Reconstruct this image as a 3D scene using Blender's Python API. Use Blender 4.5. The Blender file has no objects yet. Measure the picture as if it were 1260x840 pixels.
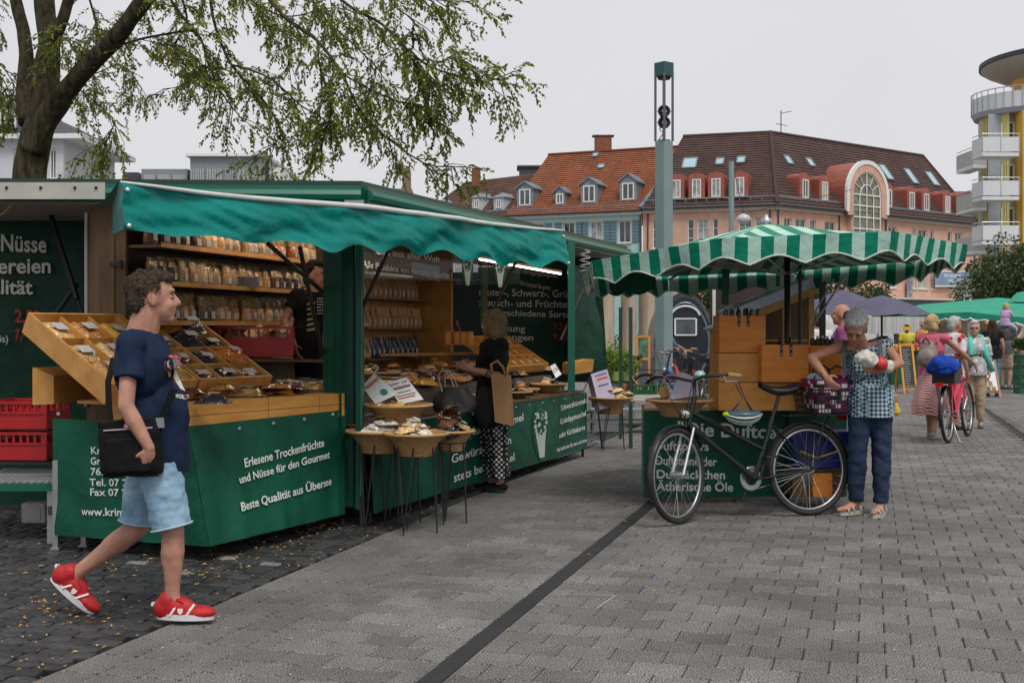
import bpy, bmesh, math, random
import numpy as np
from mathutils import Vector, Matrix, noise as mnoise
R=math.radians; PI=math.pi
F=1500.0; CH=1.48
sc=bpy.context.scene
# ---------------- camera, world, sun, exposure
cam_d=bpy.data.cameras.new('camera'); cam=bpy.data.objects.new('camera',cam_d); sc.collection.objects.link(cam)
cam.location=(0,0,CH); cam.rotation_euler=(R(90),0,0)
cam_d.sensor_width=36; cam_d.sensor_fit='HORIZONTAL'; cam_d.lens=36*F/1260; cam_d.shift_y=-15/1260
cam_d.clip_start=.05; cam_d.clip_end=2000
sc.camera=cam
W=bpy.data.worlds.new('World'); sc.world=W; W.use_nodes=True
nt=W.node_tree; nt.nodes.clear()
SUN_EL,SUN_AZ=R(58),R(160)
sky=nt.nodes.new('ShaderNodeTexSky'); sky.sky_type='NISHITA'; sky.sun_disc=False
sky.sun_elevation=SUN_EL; sky.sun_rotation=SUN_AZ; sky.air_density=1; sky.dust_density=4
tc=nt.nodes.new('ShaderNodeTexCoord'); no=nt.nodes.new('ShaderNodeTexNoise'); no.inputs['Scale'].default_value=1.6; no.inputs['Detail'].default_value=4
rp=nt.nodes.new('ShaderNodeValToRGB'); rp.color_ramp.elements[0].position=.3; rp.color_ramp.elements[1].position=.75
rp.color_ramp.elements[0].color=(.615,.615,.64,1); rp.color_ramp.elements[1].color=(.74,.735,.748,1)
sca=nt.nodes.new('ShaderNodeVectorMath'); sca.operation='SCALE'; sca.inputs['Scale'].default_value=11.2
mix=nt.nodes.new('ShaderNodeMix'); mix.data_type='RGBA'; mix.inputs[0].default_value=.93
bg=nt.nodes.new('ShaderNodeBackground'); bg.inputs['Strength'].default_value=.1
ou=nt.nodes.new('ShaderNodeOutputWorld'); L=nt.links.new
L(tc.outputs['Generated'],no.inputs['Vector']); L(no.outputs['Fac'],rp.inputs['Fac']); L(rp.outputs['Color'],sca.inputs[0])
L(sky.outputs['Color'],mix.inputs[6]); L(sca.outputs[0],mix.inputs[7]); L(mix.outputs[2],bg.inputs['Color']); L(bg.outputs[0],ou.inputs['Surface'])
sd=bpy.data.lights.new('sun','SUN'); sun=bpy.data.objects.new('sun',sd); sc.collection.objects.link(sun)
sd.energy=2.2; sd.angle=R(22); sd.color=(1,.96,.9)
_s=Vector((math.sin(SUN_AZ)*math.cos(SUN_EL),math.cos(SUN_AZ)*math.cos(SUN_EL),math.sin(SUN_EL)))
sun.rotation_euler=_s.to_track_quat('Z','Y').to_euler()
sc.view_settings.view_transform='Standard'; sc.view_settings.look='None'; sc.view_settings.exposure=0.0; sc.view_settings.gamma=1
sc.render.engine='CYCLES'; sc.cycles.max_bounces=6; sc.cycles.transparent_max_bounces=16
# ---------------- helpers
COL=sc.collection
random.seed(7)
rnd=random.random
def U(a,b): return a+(b-a)*random.random()
def V(*a): return Vector(a)
def P(px,py,Y): return Vector(((px-630)*Y/F,Y,CH-(py-405)*Y/F))
def G(px,py,h=0): 
    Y=(CH-h)*F/(py-405); return Vector(((px-630)*Y/F,Y,h))
def proj(p): return (630+p[0]*F/p[1],405-(p[2]-CH)*F/p[1])
def onwall(px,py,A,B):
    # image ray meets vertical plane through A,B (xy)
    d=Vector(((px-630)/F,1,-(py-405)/F)); n=Vector((-(B[1]-A[1]),B[0]-A[0],0))
    t=n.dot(Vector((A[0],A[1],0)))/n.dot(d); q=d*t; return Vector((q.x,q.y,q.z+CH))
class MB:
    def __init__(s): s.v=[]; s.f=[]; s.uv=[]; s.mi=[]
    def add(s,vs,fs,uvs=None,mi=0):
        b=len(s.v); s.v+= [tuple(p) for p in vs]
        for i,f in enumerate(fs):
            s.f.append(tuple(b+k for k in f)); s.uv.append(uvs[i] if uvs else None); s.mi.append(mi)
    def quad(s,a,b,c,d,uv=None,mi=0): s.add([a,b,c,d],[(0,1,2,3)],[uv] if uv else None,mi)
    def box(s,c,size,rot=None,mi=0,ch=0):
        x,y,z=[k/2 for k in size]
        if ch>0:
            vs=[];g=min(ch,x*.9,y*.9,z*.9)
            bm=bmesh.new(); bmesh.ops.create_cube(bm,size=1)
            for v in bm.verts: v.co=Vector((v.co.x*2*x,v.co.y*2*y,v.co.z*2*z))
            bmesh.ops.bevel(bm,geom=bm.edges[:],offset=g,segments=1,affect='EDGES')
            vs=[v.co.copy() for v in bm.verts]; bm.verts.index_update(); fs=[[v.index for v in f.verts] for f in bm.faces]; bm.free()
        else:
            vs=[Vector((i*x,j*y,k*z)) for i in(-1,1) for j in(-1,1) for k in(-1,1)]
            fs=[(0,1,3,2),(4,6,7,5),(0,4,5,1),(2,3,7,6),(0,2,6,4),(1,5,7,3)]
        m=rot if rot is not None else Matrix.Identity(3)
        if not isinstance(m,Matrix): m=Matrix.Rotation(m,3,'Z')
        s.add([m@v+Vector(c) for v in vs],fs,mi=mi); return s
    def bar(s,p,q,w,h=None,up=(0,0,1),mi=0):
        p=Vector(p);q=Vector(q);h=h or w; d=(q-p); l=d.length
        if l<1e-6: return s
        d/=l; up=Vector(up); 
        if abs(d.dot(up))>.98: up=Vector((0,1,0))
        x=d.cross(up).normalized(); z=x.cross(d)
        vs=[]
        for e in(p,q):
            for a,b in((-1,-1),(1,-1),(1,1),(-1,1)): vs.append(e+x*a*w/2+z*b*h/2)
        s.add(vs,[(0,1,2,3),(7,6,5,4),(0,4,5,1),(1,5,6,2),(2,6,7,3),(3,7,4,0)],mi=mi); return s
    def tube(s,pts,r,n=8,cap=True,mi=0,closed=False):
        pts=[Vector(p) for p in pts]; m=len(pts)
        rr=r if isinstance(r,(list,tuple)) else [r]*m
        t0=(pts[1]-pts[0]).normalized(); a=Vector((0,0,1)) if abs(t0.z)<.9 else Vector((1,0,0)); nx=t0.cross(a).normalized()
        vs=[]
        for i in range(m):
            if closed: t=(pts[(i+1)%m]-pts[i-1])
            else: t=(pts[min(i+1,m-1)]-pts[max(i-1,0)])
            t=t.normalized() if t.length>1e-9 else t0
            nx=(nx-t*nx.dot(t)); nx=nx.normalized() if nx.length>1e-6 else t.orthogonal().normalized(); ny=t.cross(nx)
            for k in range(n):
                an=2*PI*k/n; vs.append(pts[i]+(nx*math.cos(an)+ny*math.sin(an))*rr[i])
        fs=[]
        for i in range(m if closed else m-1):
            j=(i+1)%m
            for k in range(n): fs.append((i*n+k,i*n+(k+1)%n,j*n+(k+1)%n,j*n+k))
        if cap and not closed: fs+= [tuple(range(n))[::-1],tuple((m-1)*n+k for k in range(n))]
        s.add(vs,fs,mi=mi); return s
    def lathe(s,prof,c=(0,0,0),n=20,mi=0,axis='Z',sx=1,sy=1):
        vs=[];c=Vector(c)
        for r,z in prof:
            for k in range(n):
                an=2*PI*k/n; p=(r*math.cos(an)*sx,r*math.sin(an)*sy,z)
                if axis=='Y': p=(p[0],p[2],p[1])
                elif axis=='X': p=(p[2],p[0],p[1])
                vs.append(c+Vector(p))
        fs=[(i*n+k,i*n+(k+1)%n,(i+1)*n+(k+1)%n,(i+1)*n+k) for i in range(len(prof)-1) for k in range(n)]
        s.add(vs,fs,mi=mi); return s
    def prism(s,poly,off,mi=0):
        n=len(poly); o=Vector(off); a=[Vector(p) for p in poly]; b=[p+o for p in a]
        s.add(a+b,[tuple(range(n))[::-1],tuple(range(n,2*n))]+[(i,(i+1)%n,n+(i+1)%n,n+i) for i in range(n)],mi=mi); return s
    def grid(s,fn,nu,nv,mi=0,uv=False):
        vs=[fn(i/nu,j/nv) for j in range(nv+1) for i in range(nu+1)]
        fs=[];uvs=[]
        for j in range(nv):
            for i in range(nu):
                a=j*(nu+1)+i; fs.append((a,a+1,a+nu+2,a+nu+1))
                uvs.append([(i/nu,j/nv),((i+1)/nu,j/nv),((i+1)/nu,(j+1)/nv),(i/nu,(j+1)/nv)])
        s.add(vs,fs,uvs if uv else None,mi); return s
    def ball(s,c,r,n=12,m=8,mi=0,rot=None):
        if not isinstance(r,(tuple,list,Vector)): r=(r,r,r)
        vs=[];c=Vector(c)
        for j in range(m+1):
            th=PI*j/m
            for i in range(n):
                ph=2*PI*i/n; p=Vector((r[0]*math.sin(th)*math.cos(ph),r[1]*math.sin(th)*math.sin(ph),r[2]*math.cos(th)))
                if rot is not None: p=rot@p
                vs.append(c+p)
        fs=[(j*n+i,j*n+(i+1)%n,(j+1)*n+(i+1)%n,(j+1)*n+i)[::-1] for j in range(m) for i in range(n)]
        s.add(vs,fs,mi=mi); return s
    def mesh(s,name,mats,smooth=False,off=None):
        me=bpy.data.meshes.new(name); v=s.v
        if off is not None: v=[(a-off[0],b-off[1],c-off[2]) for a,b,c in v]
        me.from_pydata([tuple(p) for p in v],[],s.f)
        for m in (mats if isinstance(mats,(list,tuple)) else [mats]): me.materials.append(m)
        if any(u for u in s.uv):
            ul=me.uv_layers.new(name='UVMap'); li=0
            for f,u in zip(s.f,s.uv):
                for k in range(len(f)): ul.data[li].uv=u[k] if u else (0,0); li+=1
        if any(s.mi): me.polygons.foreach_set('material_index',s.mi)
        if smooth: 
            me.polygons.foreach_set('use_smooth',[True]*len(me.polygons))
            if smooth!=True: me.set_sharp_from_angle(angle=R(smooth))
        me.validate(); me.update(); return me
def link(name,me,parent=None,loc=(0,0,0)):
    o=bpy.data.objects.new(name,me); COL.objects.link(o); o.location=loc
    if parent is not None: o.parent=parent
    return o
def worldloc(o):
    p=Vector((0,0,0))
    while o is not None: p+=o.location; o=o.parent
    return p
def tag(o,label=None,cat=None,group=None,kind=None):
    if label:o['label']=label
    if cat:o['category']=cat
    if group:o['group']=group
    if kind:o['kind']=kind
    return o
def thing(name,label,cat,loc=(0,0,0),rz=0,group=None):
    o=bpy.data.objects.new(name,None); COL.objects.link(o); o.location=loc; o.rotation_euler=(0,0,rz); o.empty_display_size=.1
    return tag(o,label,cat,group)
def part(name,mb,m,par,w=True,smooth=False):
    # w: vertices are in world coordinates (parents unrotated)
    off=worldloc(par) if w else None
    return link(name,mb.mesh(name,m,smooth,off),par)
def solo(name,mb,m,label,cat,group=None,smooth=False,base=None):
    o=link(name,mb.mesh(name,m,smooth,base),None,base or (0,0,0)); return tag(o,label,cat,group)
def struct(name,mb,m,smooth=False,kind='structure',par=None):
    o=link(name,mb.mesh(name,m,smooth),par); o['kind']=kind; return o
def copytree(o,parent=None):
    c=o.copy(); COL.objects.link(c)
    if parent is not None: c.parent=parent
    for ch in list(o.children): copytree(ch,c)
    return c
# ---------------- materials
MATS={}
def mat(name,col,rough=.6,var=.12,scale=6,bump=.0,bscale=60,metal=0,alpha=1,trans=0,emit=None,spec=.5,col2=None,sheen=0,coord='Object',dist=.01,island=0,stretch=None,detail=5,ramp=(.3,.7),stain=0):
    if name in MATS: return MATS[name]
    m=bpy.data.materials.new(name); m.use_nodes=True; t=m.node_tree; b=t.nodes['Principled BSDF']; l=t.links.new
    b.inputs['Roughness'].default_value=rough; b.inputs['Metallic'].default_value=metal
    b.inputs['Specular IOR Level'].default_value=spec
    if trans: b.inputs['Transmission Weight'].default_value=trans
    if sheen: b.inputs['Sheen Weight'].default_value=sheen
    b.inputs['Alpha'].default_value=alpha
    tcn=t.nodes.new('ShaderNodeTexCoord'); src=tcn.outputs[coord]
    if stretch:
        mp=t.nodes.new('ShaderNodeMapping'); mp.inputs['Scale'].default_value=stretch; l(src,mp.inputs['Vector']); src=mp.outputs[0]
    n=t.nodes.new('ShaderNodeTexNoise'); n.inputs['Scale'].default_value=scale; n.inputs['Detail'].default_value=detail; n.inputs['Roughness'].default_value=.6
    l(src,n.inputs['Vector'])
    r=t.nodes.new('ShaderNodeValToRGB'); r.color_ramp.elements[0].position=ramp[0]; r.color_ramp.elements[1].position=ramp[1]
    if col2 is None:
        c1=[max(0,c*(1-var)) for c in col]; c2=[min(1,c*(1+var)) for c in col]
    else: c1,c2=col,col2
    r.color_ramp.elements[0].color=(*c1,1); r.color_ramp.elements[1].color=(*c2,1)
    l(n.outputs['Fac'],r.inputs['Fac']); out=r.outputs['Color']
    if island:
        oi=t.nodes.new('ShaderNodeObjectInfo'); ge=t.nodes.new('ShaderNodeNewGeometry')
        ad=t.nodes.new('ShaderNodeMath'); ad.operation='ADD'; l(oi.outputs['Random'],ad.inputs[0]); l(ge.outputs['Random Per Island'],ad.inputs[1])
        fr=t.nodes.new('ShaderNodeMath'); fr.operation='FRACT'; l(ad.outputs[0],fr.inputs[0])
        mr=t.nodes.new('ShaderNodeMapRange'); mr.inputs['To Min'].default_value=1-island; mr.inputs['To Max'].default_value=1+island; l(fr.outputs[0],mr.inputs['Value'])
        sv=t.nodes.new('ShaderNodeVectorMath'); sv.operation='SCALE'; l(out,sv.inputs[0]); l(mr.outputs[0],sv.inputs['Scale']); out=sv.outputs[0]
    if stain:
        gp2=t.nodes.new('ShaderNodeNewGeometry'); n3=t.nodes.new('ShaderNodeTexNoise'); n3.inputs['Scale'].default_value=1.1; n3.inputs['Detail'].default_value=7; n3.inputs['Roughness'].default_value=.7; l(gp2.outputs['Position'],n3.inputs['Vector'])
        m3=t.nodes.new('ShaderNodeMapRange'); m3.inputs['From Min'].default_value=.3; m3.inputs['From Max'].default_value=.65; m3.inputs['To Min'].default_value=1-stain; m3.inputs['To Max'].default_value=1+stain*.35; l(n3.outputs['Fac'],m3.inputs['Value'])
        s3=t.nodes.new('ShaderNodeVectorMath'); s3.operation='SCALE'; l(out,s3.inputs[0]); l(m3.outputs[0],s3.inputs['Scale']); out=s3.outputs[0]
    l(out,b.inputs['Base Color'])
    if emit: b.inputs['Emission Color'].default_value=(*emit[0],1); b.inputs['Emission Strength'].default_value=emit[1]
    if bump:
        n2=t.nodes.new('ShaderNodeTexNoise'); n2.inputs['Scale'].default_value=bscale; n2.inputs['Detail'].default_value=4; l(src,n2.inputs['Vector'])
        bp=t.nodes.new('ShaderNodeBump'); bp.inputs['Strength'].default_value=bump; bp.inputs['Distance'].default_value=dist
        l(n2.outputs['Fac'],bp.inputs['Height']); l(bp.outputs[0],b.inputs['Normal'])
    MATS[name]=m; return m
def glass_mat(name,col=(.05,.07,.08),rough=.06):
    return mat(name,col,rough,var=.5,scale=.6,spec=.8)
# text as mesh, laid in plane spanned by ux (reading direction) and uz (up)
TMP=bpy.data.scenes.new('scratch')
def baked(o):
    TMP.collection.objects.link(o); vl=TMP.view_layers[0]; vl.update(); dg=vl.depsgraph; dg.update()
    return bpy.data.meshes.new_from_object(o.evaluated_get(dg))
def text_mb(s,size,org,ux,uz,align='LEFT',bold=.0,thick=.002,sx=1.0):
    c=bpy.data.curves.new('t','FONT'); c.body=s; c.size=size; c.align_x=align; c.offset=bold; c.extrude=thick/2; c.resolution_u=3
    o=bpy.data.objects.new('t',c); me=baked(o)
    ux=Vector(ux).normalized(); uz=Vector(uz).normalized(); un=ux.cross(uz)
    mb=MB(); vs=[Vector(org)+ux*(v.co.x*sx)+uz*v.co.y+un*(v.co.z) for v in me.vertices]
    mb.add(vs,[tuple(p.vertices) for p in me.polygons])
    bpy.data.objects.remove(o); bpy.data.curves.remove(c); bpy.data.meshes.remove(me)
    return mb
def merge(*mbs):
    r=MB()
    for m in mbs:
        b=len(r.v); r.v+=m.v; r.f+=[tuple(b+k for k in f) for f in m.f]; r.uv+=m.uv; r.mi+=m.mi
    return r
white=mat('white_print',(.75,.75,.72),.6,var=.06)
red=mat('red_print',(.55,.03,.03),.6)
black=mat('black_metal',(.015,.015,.017),.45,var=.3,bump=.05)
steel=mat('steel',(.45,.46,.47),.35,metal=.8,var=.15)
alu=mat('aluminium',(.62,.62,.6),.4,metal=.5,var=.1)
# ---------------- ground
d1=Vector((440,F,0)).normalized()       # joints running away
d2=Vector((6180,-F,0)).normalized()     # courses, to the right
S0=G(785,632); S0.z=0                   # point on the dark strip (far), strip passes here
def uvp(u,v,z=0): return Vector((S0.x+d2.x*u+d1.x*v,S0.y+d2.y*u+d1.y*v,z))
def inv(x,y):
    a,b,c,d=d2.x,d1.x,d2.y,d1.y; D=a*d-b*c; x-=S0.x;y-=S0.y
    return ((x*d-y*b)/D,(a*y-c*x)/D)
paver_m=mat('paver_concrete',(.150,.146,.139),.85,var=.8,ramp=(.42,.58),stain=.42,scale=130,bump=.35,bscale=260,dist=.003,island=.2,detail=3)
band_m=mat('paver_band_concrete',(.142,.138,.131),.85,var=.75,ramp=(.42,.58),stain=.42,scale=130,bump=.35,bscale=260,dist=.003,island=.1,detail=3)
dark_m=mat('basalt_strip',(.022,.022,.024),.8,var=.4,scale=120,bump=.4,bscale=200,dist=.003,island=.25)
cob_m=mat('cobble_basalt',(.036,.037,.040),.55,var=.5,scale=20,bump=.5,bscale=60,dist=.006,island=.45)
cobl_m=mat('cobble_light',(.26,.25,.235),.6,var=.3,scale=20,bump=.4,bscale=60,dist=.006,island=.3)
soil_m=mat('joint_sand',(.03,.027,.022),.95,var=.4,scale=30,bump=.4)
# base sheet, reaching the horizon
def far_mat():
    m=bpy.data.materials.new('paving_far'); m.use_nodes=True; t=m.node_tree; b=t.nodes['Principled BSDF']; l=t.links.new
    g=t.nodes.new('ShaderNodeNewGeometry'); mp=t.nodes.new('ShaderNodeMapping'); mp.inputs['Rotation'].default_value=(0,0,R(16)); l(g.outputs['Position'],mp.inputs['Vector'])
    br=t.nodes.new('ShaderNodeTexBrick'); br.inputs['Scale'].default_value=1; br.inputs['Brick Width'].default_value=.24; br.inputs['Row Height'].default_value=.2
    br.inputs['Mortar Size'].default_value=.006; br.inputs['Color1'].default_value=(.155,.148,.14,1); br.inputs['Color2'].default_value=(.185,.178,.168,1); br.inputs['Mortar'].default_value=(.08,.075,.07,1)
    l(mp.outputs[0],br.inputs['Vector']); l(br.outputs['Color'],b.inputs['Base Color']); b.inputs['Roughness'].default_value=.85
    return m
mb=MB(); mb.quad((-900,-60,-.05),(900,-60,-.05),(900,900,-.05),(-900,900,-.05)); struct('ground',mb,soil_m)
FY=27.0
mb=MB(); mb.quad((-700,FY,-.004),(700,FY,-.004),(700,860,-.004),(-700,860,-.004)); pv_far=struct('far_paving',mb,far_mat())
def paver_mb(a,b,seed=0,h=.05):
    # a along d2, b along d1; chamfered top
    g=.0042;c=.007;mb=MB();a-=g;b-=g
    def ring(ia,z): return [d2*(sx*(a/2-ia))+d1*(sy*(b/2-ia))+Vector((0,0,z)) for sx,sy in((-1,-1),(1,-1),(1,1),(-1,1))]
    vs=ring(0,-h)+ring(0,-c)+ring(c,0)
    fs=[(i,(i+1)%4,4+(i+1)%4,4+i) for i in range(4)]+[(4+i,4+(i+1)%4,8+(i+1)%4,8+i) for i in range(4)]+[(8,9,10,11)]
    mb.add(vs,fs); return mb
def vis(p,m=60):
    if p.y<2.6 or p.y>FY+.3: return False
    x,y=proj(p); return -m-2200/p.y<x<1260+m+2600/p.y and y<980
SW=.105; PL,PS=.24,.2017; BW=.215; BL=.29
ub=inv(*G(300,728.6).xy)[0]  # boundary between cobbles and paving
nb=3
pav=[];ban=[];stp=[]
_n=round((-SW/2-(ub+nb*BW))/(PL/2)); BW=(-SW/2-_n*PL/2-ub)/nb
half=[]
vmin=-9; nrow=int((FY-S0.y)/d1.y/PS)+60
for r in range(-60,nrow+20):
    v=r*PS
    for k in range(0,95):
        u=SW/2+(PL if r%2 else PL/2)+k*PL
        p=uvp(u,v)
        if vis(p): pav.append((p,PL))
    # left of the strip, up to the bands
    u=-SW/2-PL/2-(0 if r%2 else PL/2); ul=ub+nb*BW
    while u>ul+PL*.45:
        p=uvp(u,v)
        if vis(p): pav.append((p,PL))
        u-=PL
    if u+PL/2-ul>PL*.3:
        p=uvp(ul+PL/4,v)
        if vis(p): half.append(p)
# second dark strip at right
us=inv(*G(1207.6,502).xy)[0]
pav=[(p,l) for p,l in pav if abs(inv(p.x,p.y)[0]-us)>SW/2+.04]
for r in range(-40,60):
    for k in range(nb):
        p=uvp(ub+BW*(k+.5),r*BL)
        if vis(p): ban.append(p)
for r in range(-60,120):
    for c in (0,us):
        p=uvp(c,r*.145)
        if vis(p): stp.append(p)
def lay(items,meshes,name,par,mbs,mtl,stuffname,n=300,jit=.0015):
    items=sorted(items,key=lambda q:(q[0] if isinstance(q,tuple) else q).y)
    far=MB()
    for i,it in enumerate(items):
        p=it[0] if isinstance(it,tuple) else it; k=(it[1] if isinstance(it,tuple) and isinstance(it[1],int) else 0) if len(meshes)>1 else 0
        z=U(-jit,jit)
        if i<n:
            o=link(name,meshes[k],par,(p.x,p.y,p.z+z)); o.rotation_euler=(U(-.004,.004),U(-.004,.004),0)
        else: far.add([Vector(q)+Vector((p.x,p.y,p.z+z)) for q in mbs[k].v],mbs[k].f)
    if far.v:
        o=link(stuffname,far.mesh(stuffname,mtl),par); o['kind']='stuff'
bed=MB(); q=[uvp(ub,-12,-.03),uvp(30,-12,-.03),uvp(30,24,-.03),uvp(ub,24,-.03)]; bed.quad(*q)
pavement=struct('pavement',bed,soil_m)
# half stones at the strip edges
for r in range(-60,nrow+20):
    v=r*PS
    if r%2: p=uvp(SW/2+PL/4,v)
    else: p=uvp(-SW/2-PL/4,v)
    if vis(p): half.append(p)
pm_=paver_mb(PL,PS); lay(pav,[pm_.mesh('paver',paver_m)],'paver',pavement,[pm_],paver_m,'paver_field')
hm=paver_mb(PL/2,PS); lay(half,[hm.mesh('half_paver',paver_m)],'half_paver',pavement,[hm],paver_m,'half_paver_field',n=40)
bm_=paver_mb(BW,BL); lay(ban,[bm_.mesh('band_paver',band_m)],'band_paver',pavement,[bm_],band_m,'band_paver_field')
sm_=paver_mb(SW,.145); lay(stp,[sm_.mesh('dark_paver',dark_m)],'dark_paver',pavement,[sm_],dark_m,'dark_paver_row',n=160)
# residual strip between bands and bond field
mb=MB()
# cobbles
_cb=MB(); _cb.quad(uvp(ub-14,-12,-.036),uvp(ub,-12,-.036),uvp(ub,26,-.036),uvp(ub-14,26,-.036))
cobbles=struct('cobbled_ground',_cb,mat('cobble_bed',(.03,.03,.03),.9,col2=(.11,.105,.1),scale=60))
def cob_mb(sx,sy,seed):
    rs=random.Random(seed); n=12; mb=MB(); vs=[]
    ang=[2*PI*(i+.5)/n for i in range(n)]
    def se(a): # superellipse
        c,s_=math.cos(a),math.sin(a); k=(abs(c)**9+abs(s_)**9)**(-1/9); return c*k,s_*k
    base=[(se(a)[0]*sx/2*rs.uniform(.9,1.03),se(a)[1]*sy/2*rs.uniform(.9,1.03)) for a in ang]
    for sc_,z in((1,-.05),(.985,-.006),(.92,0)):
        vs+=[(x*sc_,y*sc_,z+rs.uniform(-.002,.002)) for x,y in base]
    vs.append((0,0,.0015))
    fs=[(j*n+i,j*n+(i+1)%n,(j+1)*n+(i+1)%n,(j+1)*n+i) for j in range(2) for i in range(n)]+[(2*n+i,2*n+(i+1)%n,3*n) for i in range(n)]
    mb.add(vs,fs); return mb
cv=[cob_mb(.135,.1,s) for s in range(4)]; cl=[]
rot=Matrix.Rotation(R(-17),3,'Z')
for m_ in cv: m_.v=[tuple(rot@Vector(q)) for q in m_.v]
light=[]
for r in range(-60,75):
    off=U(0,.14)
    for k in range(0,70):
        u=ub-.07-k*.142-off*.2-(r%2)*.03; v=r*.104+.05*math.sin(u*1.7)
        p=uvp(u+U(-.008,.008),v+U(-.006,.006),-.004)
        if u>ub-.06 or not vis(p,120) or p.y>19: continue
        (light if (rnd()<.02 or (rnd()<.13 and p.y<5.6 and -3<u-ub<-.35)) else cl).append((p,random.randrange(4)))
lay(cl,[m_.mesh('cobble',cob_m) for m_ in cv],'cobble',cobbles,cv,cob_m,'cobble_field')
lay(light,[m_.mesh('pale_cobble',cobl_m) for m_ in cv],'pale_cobble',cobbles,cv,cobl_m,'pale_cobble_field',n=80)
# fallen leaves
leaf_y=mat('fallen_leaf',(.45,.2,.03),.6,col2=(.7,.45,.12),scale=3,island=.4)
mb=MB()
def leaf(p,s,a):
    c,s_=math.cos(a),math.sin(a); h=U(.002,.008)
    q=[(-s,0,0),(0,-s*.35,h),(s,0,h*.4),(0,s*.35,h*1.4)]
    mb.add([(p.x+x*c-y*s_,p.y+x*s_+y*c,p.z+z+.002) for x,y,z in q],[(0,1,2),(0,2,3)])
for i in range(900):
    u=ub-abs(random.gauss(0,1.2)); v=U(-7,4)
    p=uvp(u,v,0)
    if p.y>2.8: leaf(p,U(.008,.02),U(0,6.3))
for i in range(170):
    p=uvp(ub+abs(random.gauss(0,1.9)),U(-7,6),0.001)
    if p.y>2.8: leaf(p,U(.008,.016),U(0,6.3))
for cx,cy in [(100,700),(60,740),(150,650),(300,690),(360,670),(400,650),(270,700),(90,760),(20,820)]:
    c=G(cx,cy)
    for i in range(26): leaf(Vector((c.x+random.gauss(0,.14),c.y+random.gauss(0,.2),0)),U(.008,.018),U(0,6.3))
struct('fallen_leaves',mb,leaf_y,kind='stuff')
# chalk mark
a,b,c=G(690,731,.003),G(757,732,.003),G(734,748,.003)
mb=MB(); mb.bar(a,b,.012,.0008); mb.bar(b,c,.012,.0008)
solo('chalk_mark',mb,mat('chalk',(.3,.3,.3),.9),'faint white L-shaped chalk mark on the grey pavers right of the dark strip','ground mark')
# ---------------- buildings
stucco_pink=mat('stucco_pink',(.60,.37,.28),.85,var=.14,scale=.5,stain=.14,bump=.1,bscale=8)
stucco_blue=mat('stucco_blue',(.37,.56,.55),.85,var=.1,scale=.5,stain=.12,bump=.1,bscale=8)
stucco_white=mat('stucco_white',(.52,.54,.58),.85,var=.08,scale=.5)
cream=mat('cream_trim',(.58,.52,.44),.7,var=.1)
wht=mat('white_frame',(.72,.72,.70),.5,var=.05)
glass=glass_mat('window_glass')
curt=mat('window_curtain',(.32,.34,.33),.6,var=.5,scale=2)
zinc=mat('zinc',(.20,.25,.29),.5,var=.25,scale=3,metal=.3)
copper=mat('red_sheet_metal',(.30,.085,.06),.5,var=.2,scale=2,stretch=(1,1,1))
darkroof=mat('dark_slate',(.045,.05,.06),.6,var=.3,scale=3)
def tilemat(name,c1,c2,c3,bw=.3,rh=.34):
    m=bpy.data.materials.new(name); m.use_nodes=True; t=m.node_tree; b=t.nodes['Principled BSDF']; l=t.links.new
    u=t.nodes.new('ShaderNodeUVMap'); br=t.nodes.new('ShaderNodeTexBrick'); br.inputs['Scale'].default_value=1
    br.inputs['Brick Width'].default_value=bw; br.inputs['Row Height'].default_value=rh; br.inputs['Mortar Size'].default_value=.02
    br.inputs['Color1'].default_value=(*c1,1); br.inputs['Color2'].default_value=(*c2,1); br.inputs['Mortar'].default_value=(*[k*.35 for k in c1],1)
    l(u.outputs[0],br.inputs['Vector'])
    n=t.nodes.new('ShaderNodeTexNoise'); n.inputs['Scale'].default_value=.5; n.inputs['Detail'].default_value=8; n.inputs['Roughness'].default_value=.75; l(u.outputs[0],n.inputs['Vector'])
    rp=t.nodes.new('ShaderNodeValToRGB'); rp.color_ramp.elements[0].position=.42; rp.color_ramp.elements[1].position=.62
    l(n.outputs['Fac'],rp.inputs['Fac'])
    mx=t.nodes.new('ShaderNodeMix'); mx.data_type='RGBA'; l(rp.outputs['Color'],mx.inputs[0]); l(br.outputs['Color'],mx.inputs[6]); mx.inputs[7].default_value=(*c3,1)
    m2=t.nodes.new('ShaderNodeMath'); m2.operation='MULTIPLY'; m2.inputs[1].default_value=.55; l(rp.outputs['Color'],m2.inputs[0]); l(m2.outputs[0],mx.inputs[0])
    l(mx.outputs[2],b.inputs['Base Color']); b.inputs['Roughness'].default_value=.8
    bp=t.nodes.new('ShaderNodeBump'); bp.inputs['Distance'].default_value=.05; bp.inputs['Strength'].default_value=.6; l(br.outputs['Fac'],bp.inputs['Height']); bp.invert=True; l(bp.outputs[0],b.inputs['Normal'])
    return m
tile_orange=tilemat('roof_tile_orange',(.36,.11,.04),(.26,.075,.03),(.10,.045,.03))
tile_brown=tilemat('roof_tile_brown',(.085,.045,.038),(.06,.03,.026),(.11,.06,.05))
tile_old=tilemat('roof_tile_old',(.12,.065,.05),(.085,.05,.04),(.2,.09,.05))
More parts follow.
